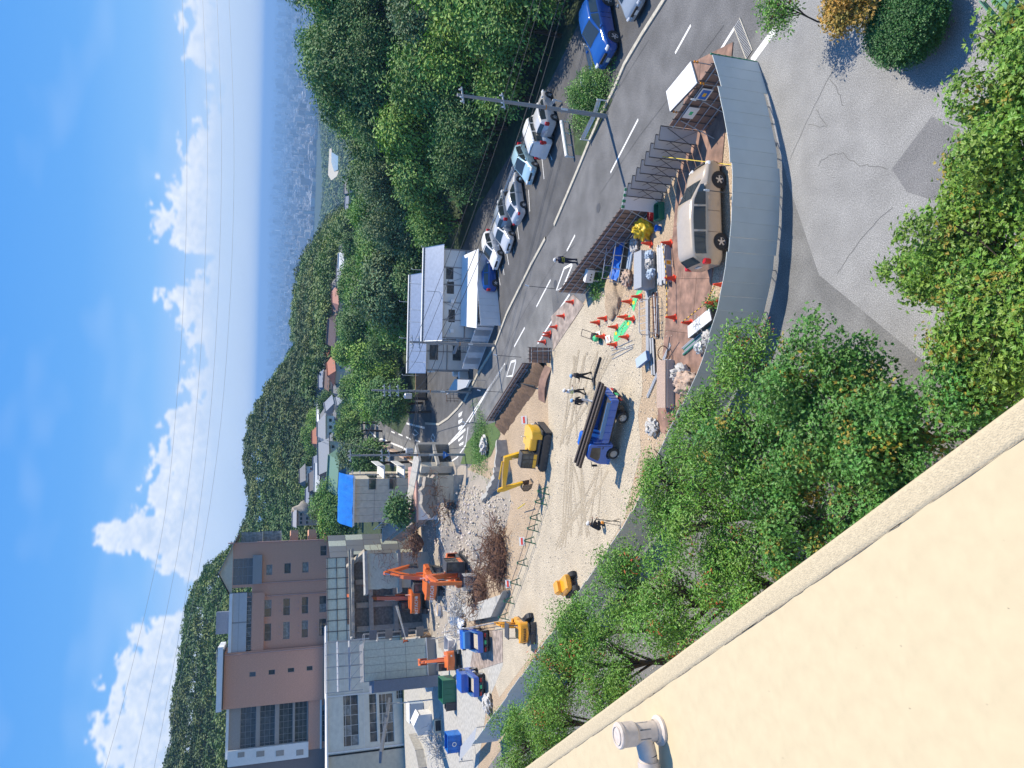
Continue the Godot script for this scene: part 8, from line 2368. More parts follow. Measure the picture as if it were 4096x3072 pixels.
func figure(bones, cell := 0.03) -> Shape:
	# smooth union of tapered bones, meshed as surface nets
	var lo := Vector3(9, 9, 9)
	var hi := -lo
	for b in bones:
		for k in 2:
			lo = lo.min(b[k] - Vector3.ONE * (b[2 + k] + 0.07))
			hi = hi.max(b[k] + Vector3.ONE * (b[2 + k] + 0.07))
	var n := Vector3i(((hi - lo) / cell).ceil())
	var nx := n.x + 1
	var ny := n.y + 1
	var nz := n.z + 1
	var f := PackedFloat32Array()
	f.resize(nx * ny * nz)
	f.fill(1.0)
	for b in bones:
		var m0 := Vector3i((((b[0] as Vector3).min(b[1]) - Vector3.ONE * (maxf(b[2], b[3]) + 0.07) - lo) / cell).floor()).clamp(Vector3i.ZERO, n)
		var m1 := Vector3i((((b[0] as Vector3).max(b[1]) + Vector3.ONE * (maxf(b[2], b[3]) + 0.07) - lo) / cell).ceil()).clamp(Vector3i.ZERO, n)
		for z in range(m0.z, m1.z + 1):
			for y in range(m0.y, m1.y + 1):
				for x in range(m0.x, m1.x + 1):
					var i := x + nx * (y + ny * z)
					var d := capsule(lo + Vector3(x, y, z) * cell, b[0], b[1], b[2], b[3])
					var o := f[i]
					var k := 0.03
					var h := clampf(0.5 + 0.5 * (o - d) / k, 0.0, 1.0)
					f[i] = lerpf(o, d, h) - k * h * (1.0 - h)
	var ids := {}
	var vs := PackedVector3Array()
	var step := [0, 1, nx, nx + 1, nx * ny, nx * ny + 1, nx * ny + nx, nx * ny + nx + 1]
	var corner := []
	for c in 8: corner.append(Vector3(c & 1, (c >> 1) & 1, (c >> 2) & 1))
	var edges := [[0, 1], [2, 3], [4, 5], [6, 7], [0, 2], [1, 3], [4, 6], [5, 7], [0, 4], [1, 5], [2, 6], [3, 7]]
	for z in n.z:
		for y in n.y:
			for x in n.x:
				var i := x + nx * (y + ny * z)
				var neg := 0
				for c in 8:
					if f[i + step[c]] < 0: neg += 1
				if neg == 0 or neg == 8: continue
				var s := Vector3.ZERO
				var k := 0
				for e in edges:
					var a := f[i + step[e[0]]]
					var b := f[i + step[e[1]]]
					if (a < 0) != (b < 0):
						s += corner[e[0]].lerp(corner[e[1]], a / (a - b))
						k += 1
				ids[i] = vs.size()
				vs.append(lo + (Vector3(x, y, z) + s / k) * cell)
	var nr := PackedVector3Array()
	nr.resize(vs.size())
	var quads := []
	for i in ids:
		for ax in [[step[1], step[2], step[4]], [step[2], step[4], step[1]], [step[4], step[1], step[2]]]:
			var a := f[i]
			var b := f[i + ax[0]]
			if (a < 0) == (b < 0): continue
			var q := [i, i - ax[1], i - ax[1] - ax[2], i - ax[2]]
			var ok := true
			for k in q: ok = ok and ids.has(k)
			if not ok: continue
			if a > 0: q.reverse()
			quads.append([ids[q[0]], ids[q[1]], ids[q[2]], ids[q[3]]])
	for q in quads:
		var k := (vs[q[2]] - vs[q[0]]).cross(vs[q[1]] - vs[q[0]])
		for j in q: nr[j] += k
	var out := S()
	out.tinted = true
	var cs := []
	for v in vs:
		var best := 9.0
		var c := Color(1, 1, 1)
		for b in bones:
			var d := capsule(v, b[0], b[1], b[2], b[3])
			if d < best:
				best = d
				c = b[4]
		cs.append(c)
	for q in quads:
		for t in [[0, 1, 2], [0, 2, 3]]:
			for j in t:
				out.v.append(vs[q[j]])
				out.n.append(nr[q[j]].normalized())
				out.c.append(cs[q[j]])
	return out

func person(label, at: Vector3, turn: float, pose, shirt: Color, legs: Color, helmet: Color, scale := 0.95, vest = null):
	# local +x is where the figure looks; pose gives joints that differ from standing
	var j = {"hip": Vector3(0, 0.92, 0), "chest": Vector3(0.01, 1.3, 0), "neck": Vector3(0.02, 1.45, 0), "head": Vector3(0.04, 1.6, 0),
		"sl": Vector3(0, 1.38, -0.19), "sr": Vector3(0, 1.38, 0.19), "el": Vector3(-0.03, 1.1, -0.26), "er": Vector3(-0.03, 1.1, 0.26), "wl": Vector3(0.08, 0.86, -0.26), "wr": Vector3(0.08, 0.86, 0.26),
		"hl": Vector3(0, 0.9, -0.1), "hr": Vector3(0, 0.9, 0.1), "kl": Vector3(0.03, 0.48, -0.12), "kr": Vector3(0.03, 0.48, 0.12), "al": Vector3(-0.02, 0.09, -0.14), "ar": Vector3(-0.02, 0.09, 0.14)}
	for k in pose: j[k] = pose[k]
	var skin := Color(0.42, 0.25, 0.17)
	var shoe := Color(0.02, 0.02, 0.02)
	var bones := [[j.hip, j.chest, 0.15, 0.165, shirt], [j.hip + Vector3(0, -0.02, -0.05), j.hip + Vector3(0, -0.02, 0.05), 0.13, 0.13, legs], [j.sl, j.sr, 0.085, 0.085, shirt], [j.chest, j.neck, 0.13, 0.06, shirt], [j.neck, j.head, 0.055, 0.075, skin], [j.head + Vector3(0.0, 0.02, 0), j.head + Vector3(0.01, 0.05, 0), 0.1, 0.095, skin], [j.head + Vector3(0.09, 0.0, 0), j.head + Vector3(0.105, -0.015, 0), 0.025, 0.025, skin]]
	for s in ["l", "r"]:
		bones.append([j["s" + s], j["e" + s], 0.07, 0.055, shirt])
		bones.append([j["e" + s], j["w" + s], 0.052, 0.038, shirt])
		bones.append([j["h" + s], j["k" + s], 0.105, 0.072, legs])
		bones.append([j["k" + s], j["a" + s], 0.07, 0.05, legs])
		bones.append([j["a" + s] + Vector3(-0.03, -0.045, 0), j["a" + s] + Vector3(0.15, -0.055, 0), 0.045, 0.04, shoe])
	var b := figure(bones)
	for s in ["l", "r"]:
		var w: Vector3 = j["w" + s]
		var d: Vector3 = (w - j["e" + s]).normalized()
		var side := Vector3(0.3, 0, 1.0).normalized().cross(d).normalized()
		b.tint(skin)
		b.tube(w, w + d * 0.085, 0.034, 0.04, 8)
		for k in 4: 
			var o := side * (k - 1.5) * 0.02
			b.tube(w + d * 0.08 + o, w + d * (0.125 + 0.012 * (1.0 - absf(k - 1.3))) + o + Vector3(0.012, -0.01, 0), 0.0095, 0.008, 5)
			b.tube(w + d * (0.125 + 0.012 * (1.0 - absf(k - 1.3))) + o + Vector3(0.012, -0.01, 0), w + d * 0.16 + o + Vector3(0.035, -0.015, 0), 0.008, 0.007, 5)
		b.tube(w + d * 0.025 + side * 0.03, w + d * 0.08 + side * 0.062 + Vector3(0.02, 0, 0), 0.011, 0.009, 5)
	for s in [-1.0, 1.0]:
		b.tint(Color(0.03, 0.02, 0.02)).ball(j.head + Vector3(0.095, 0.04, s * 0.035), Vector3.ONE * 0.011, 6, 4)
		b.tint(skin).ball(j.head + Vector3(0.0, 0.02, s * 0.1), Vector3(0.022, 0.032, 0.012), 6, 4)
	b.tint(Color(0.25, 0.1, 0.09)).box(j.head + Vector3(0.097, -0.045, 0), Vector3(0.012, 0.008, 0.04))
	b.tint(Color(0.015, 0.012, 0.01)).ball(j.head + Vector3(-0.035, 0.03, 0), Vector3(0.085, 0.09, 0.105), 10, 7)
	var t = thing("person", label, "person", at, turn)
	t.scale = Vector3.ONE * scale
	part("body", b, M.coloured, t)
	var hm = S().tint(helmet)
	hm.lathe([Vector2(0.145, 0.0), Vector2(0.14, 0.05), Vector2(0.115, 0.1), Vector2(0.06, 0.135), Vector2(0, 0.145)], j.head + Vector3(0, 0.06, 0), Basis(), 14)
	hm.lathe([Vector2(0.0, 0.0), Vector2(0.165, 0.0), Vector2(0.165, 0.012), Vector2(0.14, 0.015)], j.head + Vector3(0.02, 0.055, 0), Basis(), 14)
	part("helmet", hm, M.coloured, t)
	if vest:
		var vs = S().tint(vest)
		for y in [0.1, 0.26]: vs.lathe([Vector2(0.19, 0), Vector2(0.192, 0.05)], j.hip.lerp(j.chest, 0.1 + y * 2.2), Basis(), 14)
		part("vest_band", vs, M.coloured, t)
	return t

func people():
	var blk := Color(0.015, 0.015, 0.017)
	var wht := Color(0.66, 0.66, 0.66)
	var blue := Color(0.25, 0.42, 0.62)
	person("worker in black with pale blue helmet standing by the long black pipe", Vector3(0.72, 0, -51.24), 2.6, {"kl": Vector3(0.1, 0.5, -0.16), "al": Vector3(0.14, 0.09, -0.28), "kr": Vector3(-0.05, 0.48, 0.18), "ar": Vector3(-0.12, 0.09, 0.3), "el": Vector3(0.1, 1.12, -0.25), "wl": Vector3(0.3, 1.05, -0.18)}, blk, blk, blue, 1.0)
	person("worker in white hi-vis vest and dark trousers walking on the gravel", Vector3(-0.44, 0, -52.5), 0.3, {"kl": Vector3(0.16, 0.5, -0.1), "al": Vector3(0.2, 0.09, -0.12), "kr": Vector3(-0.06, 0.47, 0.1), "ar": Vector3(-0.26, 0.12, 0.12), "er": Vector3(0.05, 1.12, 0.27), "wr": Vector3(0.28, 1.1, 0.2)}, wht, blk, wht, 1.0, Color(0.55, 0.7, 0.05))
	person("worker in black top and white trousers striding beside the blue truck", Vector3(-1.11, 0, -50.99), 1.2, {"kl": Vector3(0.2, 0.5, -0.1), "al": Vector3(0.34, 0.1, -0.12), "kr": Vector3(-0.02, 0.46, 0.1), "ar": Vector3(-0.32, 0.13, 0.12), "er": Vector3(0.12, 1.12, 0.25), "wr": Vector3(0.3, 1.0, 0.16)}, blk, wht, blue, 1.0)
	person("worker in black with white helmet crouching beside the survey tripod", Vector3(-9.67, 0, -48.79), 0.4, {"hip": Vector3(-0.2, 0.4, 0), "chest": Vector3(0.0, 0.74, 0), "neck": Vector3(0.08, 0.9, 0), "head": Vector3(0.14, 1.04, 0), "sl": Vector3(0.04, 0.83, -0.18), "sr": Vector3(0.04, 0.83, 0.18), "el": Vector3(0.28, 0.7, -0.24), "er": Vector3(0.26, 0.68, 0.24), "wl": Vector3(0.5, 0.62, -0.3), "wr": Vector3(0.42, 0.5, 0.1), "hl": Vector3(-0.16, 0.4, -0.11), "hr": Vector3(-0.16, 0.4, 0.11), "kl": Vector3(0.24, 0.52, -0.2), "kr": Vector3(0.2, 0.4, 0.18), "al": Vector3(0.06, 0.09, -0.16), "ar": Vector3(-0.08, 0.09, 0.16)}, blk, blk, wht, 1.05)
	person("guard in navy uniform and white helmet standing on the lane", Vector3(9.55, 0, -54.63), 2.0, {"wl": Vector3(0.2, 1.0, -0.1), "el": Vector3(0.0, 1.1, -0.26)}, Color(0.012, 0.018, 0.045), Color(0.012, 0.018, 0.04), wht, 1.08, Color(0.6, 0.6, 0.05))
	person("worker in orange vest holding the spraying hose on the scaffold", Vector3(-34.04, 3.45, -100) + Vector3(0, -0.6, 0), 2.2, {"er": Vector3(0.2, 1.15, 0.22), "wr": Vector3(0.42, 1.15, 0.1), "el": Vector3(0.2, 1.15, -0.22), "wl": Vector3(0.4, 1.12, -0.05)}, Color(0.6, 0.12, 0.02), Color(0.04, 0.05, 0.08), wht, 1.05)
	person("worker in orange and navy standing beside the plank stack", Vector3(-39.11, 0, -107.24), 1.0, {"er": Vector3(0.15, 1.15, 0.25), "wr": Vector3(0.36, 1.1, 0.16)}, Color(0.6, 0.12, 0.02), Color(0.02, 0.03, 0.08), wht, 1.05)

# ---------------------------------------------------------------- leaves and trees
func leaf(s, o: Vector3, d: Vector3, side: Vector3, l: float, w: float):
	var up := d.cross(side).normalized() * l * 0.08
	s.tri(o, o + d * l * 0.5 + side * w * 0.5 - up, o + d * l)
	s.tri(o, o + d * l, o + d * l * 0.5 - side * w * 0.5 - up)

func spray(key: String, n: int, radius: float, l: float, w: float, flat := 0.6, lobes := 1, seed := 1):
	if SHARED.has(key): return SHARED[key]
	var r := RandomNumberGenerator.new()
	r.seed = seed
	var s := S()
	for i in n:
		var p := Vector3(r.randfn(0, 0.5), r.randfn(0, 0.5) * flat, r.randfn(0, 0.5)).limit_length(1.1) * radius
		var d := (p.normalized() * 0.7 + Vector3(r.randfn(), r.randfn() * 0.5 - 0.35, r.randfn()) * 0.6).normalized()
		var nrm := (Vector3.UP + Vector3(r.randfn(), 0, r.randfn()) * 0.55).normalized()
		var side := d.cross(nrm).normalized()
		var ll := l * r.randf_range(0.75, 1.25)
		for k in lobes:
			var a := 0.0 if lobes == 1 else (k - (lobes - 1) * 0.5) * 0.75
			var q := Basis(nrm, a)
			leaf(s, p, q * d, q * side, ll * (1.0 - 0.18 * absf(a)), w)
	SHARED[key] = s.mesh()
	return SHARED[key]

func crown_points(c: Vector3, r: Vector3, n: int, lobes: int, rng):
	var small := 0.62 if lobes > 12 else 1.0
	# points on the skins of a few overlapping lumps
	var ls := []
	for i in lobes:
		var d := Vector3(rng.randfn(), rng.randfn() * 0.8 + 0.15, rng.randfn()).normalized()
		ls.append([c + d * r * rng.randf_range(0.35, 0.72 if small > 0.9 else 0.85), r * rng.randf_range(0.36, 0.6) * small])
	ls.append([c, r * (0.66 if small > 0.9 else 0.5)])
	var out := []
	for i in n:
		var k = ls[i % ls.size()]
		var d := Vector3(rng.randfn(), rng.randfn(), rng.randfn()).normalized()
		if d.y < -0.3 and rng.randf() < 0.6: d.y = -d.y
		out.append([k[0] + d * k[1] * rng.randf_range(0.72, 1.08), d])
	return out

func weeds(called, label, at: Vector3, r: Vector3, n: int, hue = null):
	var xs := []
	var cs := []
	for i in n:
		var p := Vector3(RNG.randfn(0, 0.42) * r.x, 0, RNG.randfn(0, 0.42) * r.z)
		p.y = RNG.randf() * r.y * maxf(0.15, 1.0 - Vector2(p.x / r.x, p.z / r.z).length())
		var k := RNG.randf_range(0.6, 1.2)
		xs.append(Transform3D(Basis(Vector3.UP, RNG.randf() * TAU).scaled(Vector3.ONE * k), p + Vector3(0, 0.08, 0)))
		var g := RNG.randf_range(0.7, 1.3)
		cs.append(Color(0.12, 0.26, 0.045) * g if hue == null or RNG.randf() < 0.45 else hue * g)
	var t = thing(called, label, "plant", at)
	scatter("foliage", spray("weed", 22, 0.34, 0.2, 0.07, 0.8, 1, 4), M.leaf, xs, cs, t, "stuff")
	return t

func tree(called, label, base: Vector3, crown: Vector3, r: Vector3, n: int, mesh, hue: Color, vary: float, m, rng, sc := 1.0, trunk := 0.2, limbs := 6, grp := "", lobes := 8, accent = null):
	var t = thing(called, label, "tree", base, 0.0, grp)
	var c := crown - base
	var tk := S()
	var mid := c * 0.45 + Vector3(rng.randfn() * 0.2, 0, rng.randfn() * 0.2)
	tk.tube(Vector3(0, -0.3, 0), mid, trunk, trunk * 0.75, 9)
	tk.tube(mid, c, trunk * 0.75, trunk * 0.4, 8)
	for i in limbs:
		var d := Vector3(rng.randfn(), absf(rng.randfn()) * 0.5 + 0.1, rng.randfn()).normalized()
		var e := c + d * r * 0.75
		var k := mid.lerp(c, rng.randf_range(0.2, 0.9))
		var kn := k.lerp(e, 0.5) + Vector3(0, 0.25, 0)
		tk.tube(k, kn, trunk * 0.5, trunk * 0.33, 6).tube(kn, e, trunk * 0.33, trunk * 0.1, 5)
		for q in 2:
			var e2 := kn + Vector3(rng.randfn(), absf(rng.randfn()) * 0.6, rng.randfn()).normalized() * r * 0.5
			tk.tube(kn, e2, trunk * 0.16, trunk * 0.05, 4)
	part("trunk", tk, M.bark, t)
	var xs := []
	var cs := []
	for p in crown_points(c, r, n, lobes, rng):
		var k: float = sc * rng.randf_range(0.75, 1.25)
		var q := Basis(Vector3.UP, rng.randf() * TAU)
		var ax := Vector3.UP.cross(p[1])
		if ax.length() > 0.05: q = Basis(ax.normalized(), minf(acos(clampf(p[1].y, -1, 1)), 1.3) * 0.6) * q
		xs.append(Transform3D(q.scaled(Vector3.ONE * k), p[0]))
		var g: float = 1.0 + rng.randf_range(-vary, vary)
		var cc := Color(hue.r * g * rng.randf_range(0.8, 1.25), hue.g * g, hue.b * g)
		if accent != null and rng.randf() < accent[1]: cc = accent[0] * g
		cs.append(cc)
	scatter("crown", mesh, m, xs, cs, t, "stuff")
	return t

func woods():
	var rng := RandomNumberGenerator.new()
	rng.seed = 21
	var mesh = spray("forest", 40, 1.0, 0.42, 0.2, 0.7, 1, 9)
	var fine = spray("forest_fine", 52, 1.0, 0.27, 0.15, 0.7, 1, 31)
	var kinds = [["broad dark evergreen tree in the wood", Color(0.07, 0.165, 0.034)], ["mid green leafy tree in the wood", Color(0.12, 0.25, 0.04)], ["bright yellow-green tree in the wood", Color(0.19, 0.34, 0.045)], ["grey-green rough leaved tree in the wood", Color(0.12, 0.2, 0.08)]]
	var spots := []
	var tries := 0
	while spots.size() < 125 and tries < 6000:
		tries += 1
		var az := rng.randf_range(-0.6, 33.0)
		var rr := sqrt(rng.randf_range(48.0 * 48.0, 150.0 * 150.0))
		var x := sin(deg_to_rad(az)) * rr
		var z := -cos(deg_to_rad(az)) * rr
		var side: float = x - lerp_table(WOOD_EDGE, z)
		if side < 2.6: continue
		var ok := true
		for p in spots:
			if Vector2(p.x - x, p.z - z).length() < 4.0 + rr * 0.012: ok = false
		if ok: spots.append(Vector3(x, land(x, z), z))
	for p in spots:
		var rr := Vector2(p.x, p.z).length()
		var az := rad_to_deg(atan2(p.x, -p.z))
		var want: float = lerp_table(CANOPY, az)
		# canopy height rises from the lot towards the back of the wood
		var side: float = p.x - lerp_table(WOOD_EDGE, p.z)
		var top: float = lerpf(6.5, want, smoothstep(58.0, 108.0, rr)) * rng.randf_range(0.86, 1.02)
		if rr > 112.0: top = want * rng.randf_range(0.7, 0.97) - (rr - 112.0) * 0.12
		top = minf(top, 3.5 + side * 0.8)
		var r := rng.randf_range(2.4, 5.0)
		var h: float = maxf(top - p.y, 3.0)
		var ch := minf(h * 0.42, r * 1.15)
		var k: int = [0, 1, 1, 0, 3, 0, 1, 2][rng.randi() % 8]
		var place: String = "behind the blue sport utility car" if az > 24.0 else ("behind the row of parked cars" if az > 14.5 else ("behind the office roofs" if az > 4.5 else "beside the lane bend"))
		if rr > 100.0: place = "at the crest, " + place
		elif rr > 80.0: place = "midway up, " + place
		tree("wood_tree", kinds[k][0] + " " + place, p, Vector3(p.x + rng.randfn() * 0.4, p.y + h - ch, p.z), Vector3(r, ch * rng.randf_range(0.85, 1.15), r), int(34 + r * r * 7.5), mesh if rng.randf() < 0.55 else fine, kinds[k][1], 0.3, M.leaf_far, rng, 1.15, 0.24, 5, "trees of the wood", 9)
	# the dead tree
	var d: Vector3 = Vector3(29.95, 9.29, -104)
	tree("dead_tree", "dry tree with rusty brown leaves in the wood", Vector3(d.x, land(d.x, d.z), d.z), d + Vector3(0, -0.5, 0), Vector3(2.0, 2.6, 2.0), 26, mesh, Color(0.14, 0.055, 0.03), 0.3, M.leaf_far, rng, 0.6, 0.2, 12, "", 6)
	# trees between lane, houses and slope
	var mid = [[Vector3(-9.76, 7.13, -150), 3.2, 1], [Vector3(-12.56, 8.04, -132), 3.4, 3], [Vector3(-11.05, 6.55, -140), 2.6, 0], [Vector3(-10.88, 5.96, -120), 1.7, 1], [Vector3(-12.14, 7.43, -116), 3.0, 0], [Vector3(-16.65, 7.22, -128), 2.6, 0], [Vector3(-21.33, 11.07, -140), 4.2, 1], [Vector3(-21.68, 9.93, -132), 3.6, 1], [Vector3(-24.55, 11.18, -150), 3.6, 3], [Vector3(-22.11, 9.84, -124), 3.0, 0], [Vector3(-24.31, 10.96, -135), 3.0, 2], [Vector3(-16.29, 6, -96), 2.4, 0], [Vector3(-14.11, 10.1, -190), 4.5, 1], [Vector3(-15.86, 8.54, -185), 4.0, 0], [Vector3(-10.74, 9.52, -200), 4.0, 2], [Vector3(-6.91, 4.88, -165), 3.6, 1], [Vector3(-8.62, 4.7, -158), 2.2, 2], [Vector3(-3.07, 6.08, -112), 4.6, 0], [Vector3(-2.57, 6.84, -118), 4.4, 2], [Vector3(-4.13, 5.47, -106), 3.2, 0], [Vector3(-2.43, 5.43, -108), 4.2, 1], [Vector3(-1.68, 7.44, -122), 4.4, 1], [Vector3(4.59, 7.96, -150), 3.8, 2], [Vector3(6.76, 7.58, -140), 4.2, 1], [Vector3(17.61, 7.4, -150), 4.0, 1], [Vector3(12.03, 7.15, -145), 4.0, 0], [Vector3(10.13, 6.87, -155), 3.5, 1], [Vector3(21.17, 6.11, -150), 4.4, 1], [Vector3(27.15, 5.82, -160), 4.0, 0], [Vector3(-20.62, 10.59, -190), 4.0, 0], [Vector3(-25.34, 11.41, -185), 4.0, 1], [Vector3(-5.39, 7.34, -190), 3.4, 0], [Vector3(-1.07, 6.3, -150), 3.8, 1], [Vector3(13.61, 7.06, -135), 4.2, 1], [Vector3(8.57, 7.84, -130), 4.4, 0]]
	for k in mid:
		var p: Vector3 = k[0]
		var g := land(p.x, p.z)
		var home = HOMES[0]
		for hm in HOMES:
			if hm[0].distance_to(p) < home[0].distance_to(p): home = hm
		tree("garden_tree", ["dark evergreen tree near the ", "mid green tree near the ", "yellow-green tree near the ", "grey-green tree near the "][k[2]] + home[1], Vector3(p.x, minf(g, p.y - 2.0), p.z), p, Vector3(k[1], k[1] * 0.85, k[1]) * 0.75, 95, mesh, kinds[k[2]][1], 0.3, M.leaf_far, rng, 1.0, 0.22, 4, "trees among the houses", 7)
	# far woods on the slopes: one mass
	var far = spray("far", 26, 1.0, 0.62, 0.36, 0.75, 1, 14)
	var xs := []
	var cs := []
	for pass_ in 2:
		var n := 15000 if pass_ == 0 else 7000
		for i in n:
			var az := rng.randf_range(-31.0, 14.0) if pass_ == 0 else rng.randf_range(2.0, 28.0)
			var rr := rng.randf_range(196.0, 345.0) if pass_ == 0 else rng.randf_range(900.0, 1650.0)
			if pass_ == 0 and az < -9.0 and rr < 210.0: continue
			var x := sin(deg_to_rad(az)) * rr
			var z := -cos(deg_to_rad(az)) * rr
			var cell := Vector2(floorf(x / 7.0), floorf(z / 7.0)) if pass_ == 0 else Vector2(floorf(x / 16.0), floorf(z / 16.0))
			var hsh := fposmod(sin(cell.x * 12.9898 + cell.y * 78.233) * 43758.5453, 1.0)
			var u := Vector2(fposmod(x, 7.0) / 7.0 - 0.5, fposmod(z, 7.0) / 7.0 - 0.5) if pass_ == 0 else Vector2(fposmod(x, 16.0) / 16.0 - 0.5, fposmod(z, 16.0) / 16.0 - 0.5)
			var dome := sqrt(maxf(0.0, 0.32 - u.length_squared()))
			var y := land(x, z) + (4.0 + 5.2 * dome * (0.7 + 0.6 * hsh)) * (1.0 if pass_ == 0 else 1.8)
			var k := rng.randf_range(0.9, 1.7) * (1.0 if pass_ == 0 else 4.2)
			xs.append(Transform3D(Basis(Vector3.UP, rng.randf() * TAU).scaled(Vector3.ONE * k), Vector3(x, y, z)))
			var g := (0.65 + 0.7 * hsh) * rng.randf_range(0.8, 1.2) * (1.0 + 0.3 * sin(x * 0.05 + 2.0 * sin(z * 0.03)))
			cs.append(Color(0.062 * g * (1.0 + 0.9 * hsh * hsh), 0.145 * g, 0.032 * g))
	var fm = scatter("hill_forest", far, M.leaf_far, xs, cs, self, "stuff")
	tag(fm, "dense forest covering the far hills as one mass", "forest")

func near_trees():
	var rng := RandomNumberGenerator.new()
	rng.seed = 5
	var cherry = spray("cherry", 30, 0.36, 0.125, 0.052, 0.7, 1, 3)
	var maple = spray("maple", 24, 0.36, 0.105, 0.04, 0.4, 3, 6)
	var g1 := Color(0.13, 0.29, 0.035)
	var g2 := Color(0.09, 0.24, 0.04)
	var g3 := Color(0.15, 0.29, 0.035)
	var red := Color(0.42, 0.09, 0.03)
	var gold := Color(0.3, 0.24, 0.03)
	# [label, crown point, radius, kind]
	var list = [
		["large deep green maple between pavement and cream building", Vector3(-0.52, 5.6, -20.51), Vector3(2.7, 2.1, 2.7), "m", g2, 680],
		["deep green maple beside the drain grating", Vector3(-1.52, 5.2, -18.01), Vector3(1.7, 1.5, 1.7), "m", g2, 420],
		["green maple behind the large one nearer the hoarding", Vector3(-2, 5.4, -23.85), Vector3(2.4, 2.0, 2.4), "m", g2, 480],
		["green maple low under the cherry branches", Vector3(-4.75, 4.6, -22.97), Vector3(2.6, 1.9, 2.6), "m", g2, 460],
		["cherry tree with a dark forked limb over the hoarding", Vector3(-2.19, 6, -26.24), Vector3(2.8, 1.8, 2.8), "c", g1, 340],
		["cherry tree leaning over the parapet side of the pavement", Vector3(-5.39, 5.8, -26.75), Vector3(2.8, 1.9, 2.8), "c", g1, 330],
		["cherry tree covering the hoarding beside the crouching worker", Vector3(-4.5, 6, -29.75), Vector3(2.5, 1.6, 2.3), "c", g1, 260],
		["cherry tree with reddening leaves above the cream roof edge", Vector3(-9.38, 6, -29.14), Vector3(2.8, 1.8, 2.6), "c", g1, 340],
		["cherry tree in front of the amber carrier", Vector3(-9.93, 6.4, -32.7), Vector3(2.5, 1.7, 2.2), "c", g1, 300],
		["cherry tree beside the truck yard", Vector3(-15.79, 7, -38.72), Vector3(2.8, 1.9, 2.3), "c", g1, 400],
		["cherry tree rising behind the vent pipe", Vector3(-14.06, 6.2, -34.41), Vector3(2.7, 1.9, 2.3), "c", g1, 380],
		["cherry tree at the far end of the hoarding", Vector3(-22.73, 7, -45.68), Vector3(2.8, 1.9, 2.2), "c", g1, 400],
		["olive-gold maple with a spreading crown at the pavement edge", Vector3(3.64, 5.4, -14.48), Vector3(2.2, 1.7, 2.4), "m", g3, 620],
		["olive-gold maple lobe reaching over the dark paving patch", Vector3(3.52, 4.6, -17.64), Vector3(1.1, 0.9, 1.1), "m", g3, 170],
		["olive-gold maple with green centre beside the drain", Vector3(1.3, 5.6, -14.14), Vector3(2.0, 1.7, 2.2), "m", g3, 520],
		["green-gold maple beside the round bush", Vector3(5.97, 5.4, -14.11), Vector3(2.0, 1.7, 2.2), "m", g3, 520],
		["gold tipped maple over the green bench", Vector3(8.13, 5.2, -14.32), Vector3(1.9, 1.6, 1.9), "m", g3, 420],
		["slim cherry tree hanging over the lane edge", Vector3(16.01, 2.7, -26.95), Vector3(1.1, 0.9, 1.2), "c", g1, 80],
		["tree with orange-gold tips above the pavement", Vector3(14.25, 2.7, -22.96), Vector3(0.9, 0.8, 1.1), "m", Color(0.36, 0.24, 0.04), 150],
		["cherry tree twigs reaching over the curved hoarding", Vector3(0.72, 5.6, -24.8), Vector3(1.8, 1.3, 2.0), "c", g1, 170],
		["maple close under the cream roof edge", Vector3(-2.95, 5.4, -18.47), Vector3(2.2, 1.7, 2.0), "m", g2, 420],
		["cherry tree over the small lawn by the cream building", Vector3(-7.65, 5.4, -25.36), Vector3(2.4, 1.6, 2.2), "c", g1, 300],
		["cherry tree behind the one in front of the amber carrier", Vector3(-13.36, 6.4, -38.03), Vector3(2.2, 1.5, 2.0), "c", g1, 260],
		["cherry tree close to the roof lip above the truck yard", Vector3(-19.39, 6.6, -40.54), Vector3(2.4, 1.7, 2.2), "c", g1, 320],
		["maple with dark inner branches by the drain", Vector3(0.15, 5.4, -15.38), Vector3(1.3, 1.1, 1.3), "m", g2, 220]]
	for k in list:
		var c: Vector3 = k[1]
		var base := Vector3(c.x + rng.randf_range(-0.5, 0.5), 0.0, c.z + rng.randf_range(-0.6, 0.3))
		tree("maple_tree" if k[3] == "m" else "cherry_tree", k[0], base, c, k[2] * 1.05, int(k[5] * (1.0 if k[3] == "m" else 1.0)), maple if k[3] == "m" else cherry, k[4], 0.25, M.leaf, rng, 1.15, 0.05 if k[5] < 175 else 0.15, 13 if k[3] == "c" else 7, "", 22, [red, 0.015] if k[3] == "c" else [gold, 0.07])
	# clipped round bush
	var p: Vector3 = Vector3(13.36, 0, -22)
	var t = thing("round_bush", "clipped round dark green bush on the pavement", "bush", p)
	part("stem", S().tube(Vector3(0, -0.1, 0), Vector3(0, 0.9, 0), 0.12), M.bark, t)
	var xs := []
	var cs := []
	part("core", S().tint(Color(0.05, 0.16, 0.035)).ball(Vector3(0, 1.1, 0), Vector3(1.2, 0.85, 1.2), 14, 10), M.coloured, t)
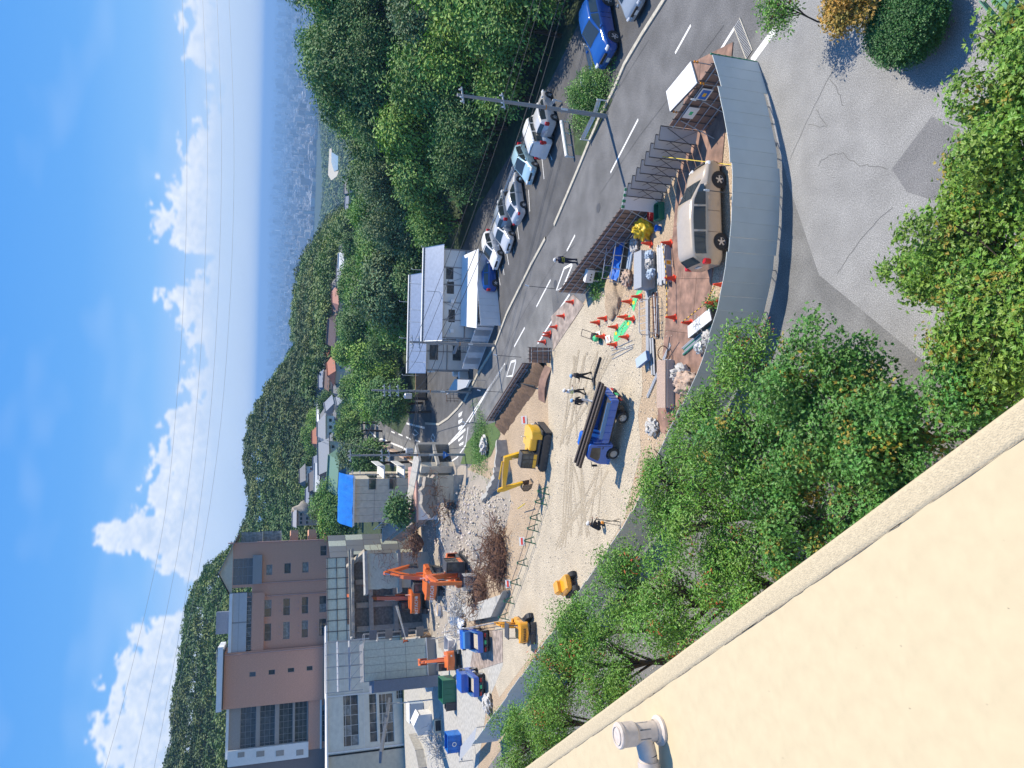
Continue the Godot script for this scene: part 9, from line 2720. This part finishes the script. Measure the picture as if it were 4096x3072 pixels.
	for i in 1300:
		var d := Vector3(rng.randfn(), rng.randfn(), rng.randfn()).normalized()
		xs.append(Transform3D(Basis(Vector3.UP, rng.randf() * TAU).scaled(Vector3.ONE * rng.randf_range(0.5, 0.8)), Vector3(0, 1.15, 0) + d * Vector3(1.5, 1.1, 1.5) * rng.randf_range(0.85, 1.0)))
		cs.append(Color(0.05, 0.16, 0.035) * rng.randf_range(0.75, 1.3))
	scatter("foliage", maple, M.leaf, xs, cs, t, "stuff")
	var bn = thing("green_bench", "green painted bench half hidden at the pavement corner", "bench", Vector3(12.46, 0, -18.55), 0.6)
	for i in 3: part("seat_slat", S().box(Vector3(0, 0.42, -0.2 + i * 0.16), Vector3(1.5, 0.04, 0.12)), M.green, bn)
	for i in 2: part("back_slat", S().box(Vector3(0, 0.65 + i * 0.18, -0.32), Vector3(1.5, 0.12, 0.04)), M.green, bn)
	for x in [-0.6, 0.6]: part("leg", S().box(Vector3(x, 0.2, -0.05), Vector3(0.06, 0.4, 0.4)), M.green, bn)

# ---------------------------------------------------------------- the city in the plain
func far_city():
	var rng := RandomNumberGenerator.new()
	rng.seed = 77
	var cube := S()
	cube.box(Vector3(0, 0.5, 0), Vector3.ONE)
	var xs := []
	var cs := []
	for i in 26000:
		var az := rng.randf_range(-3.0, 32.0)
		var rr := 2700.0 * pow(6.5, rng.randf())
		var tall := rng.randf() < 0.05
		var h := rng.randf_range(6.0, 14.0) if not tall else rng.randf_range(20.0, 45.0) * (1.0 if rr < 7000.0 else 1.9)
		var w := rng.randf_range(6.0, 18.0) * (1.0 + rr / 9000.0)
		xs.append(Transform3D(Basis(Vector3.UP, rng.randf() * 3.0).scaled(Vector3(w, h, w * rng.randf_range(0.4, 1.0))), Vector3(sin(deg_to_rad(az)) * rr, -140.5, -cos(deg_to_rad(az)) * rr)))
		var g := rng.randf_range(0.12, 0.5) + (0.4 if rng.randf() < 0.06 else 0.0)
		cs.append(Color(g, g * 0.98, g * 0.94))
	var c = scatter("city_buildings", cube.mesh(), M.coloured, xs, cs, self, "stuff")
	tag(c, "hazy city of countless pale blocks filling the far plain", "city")
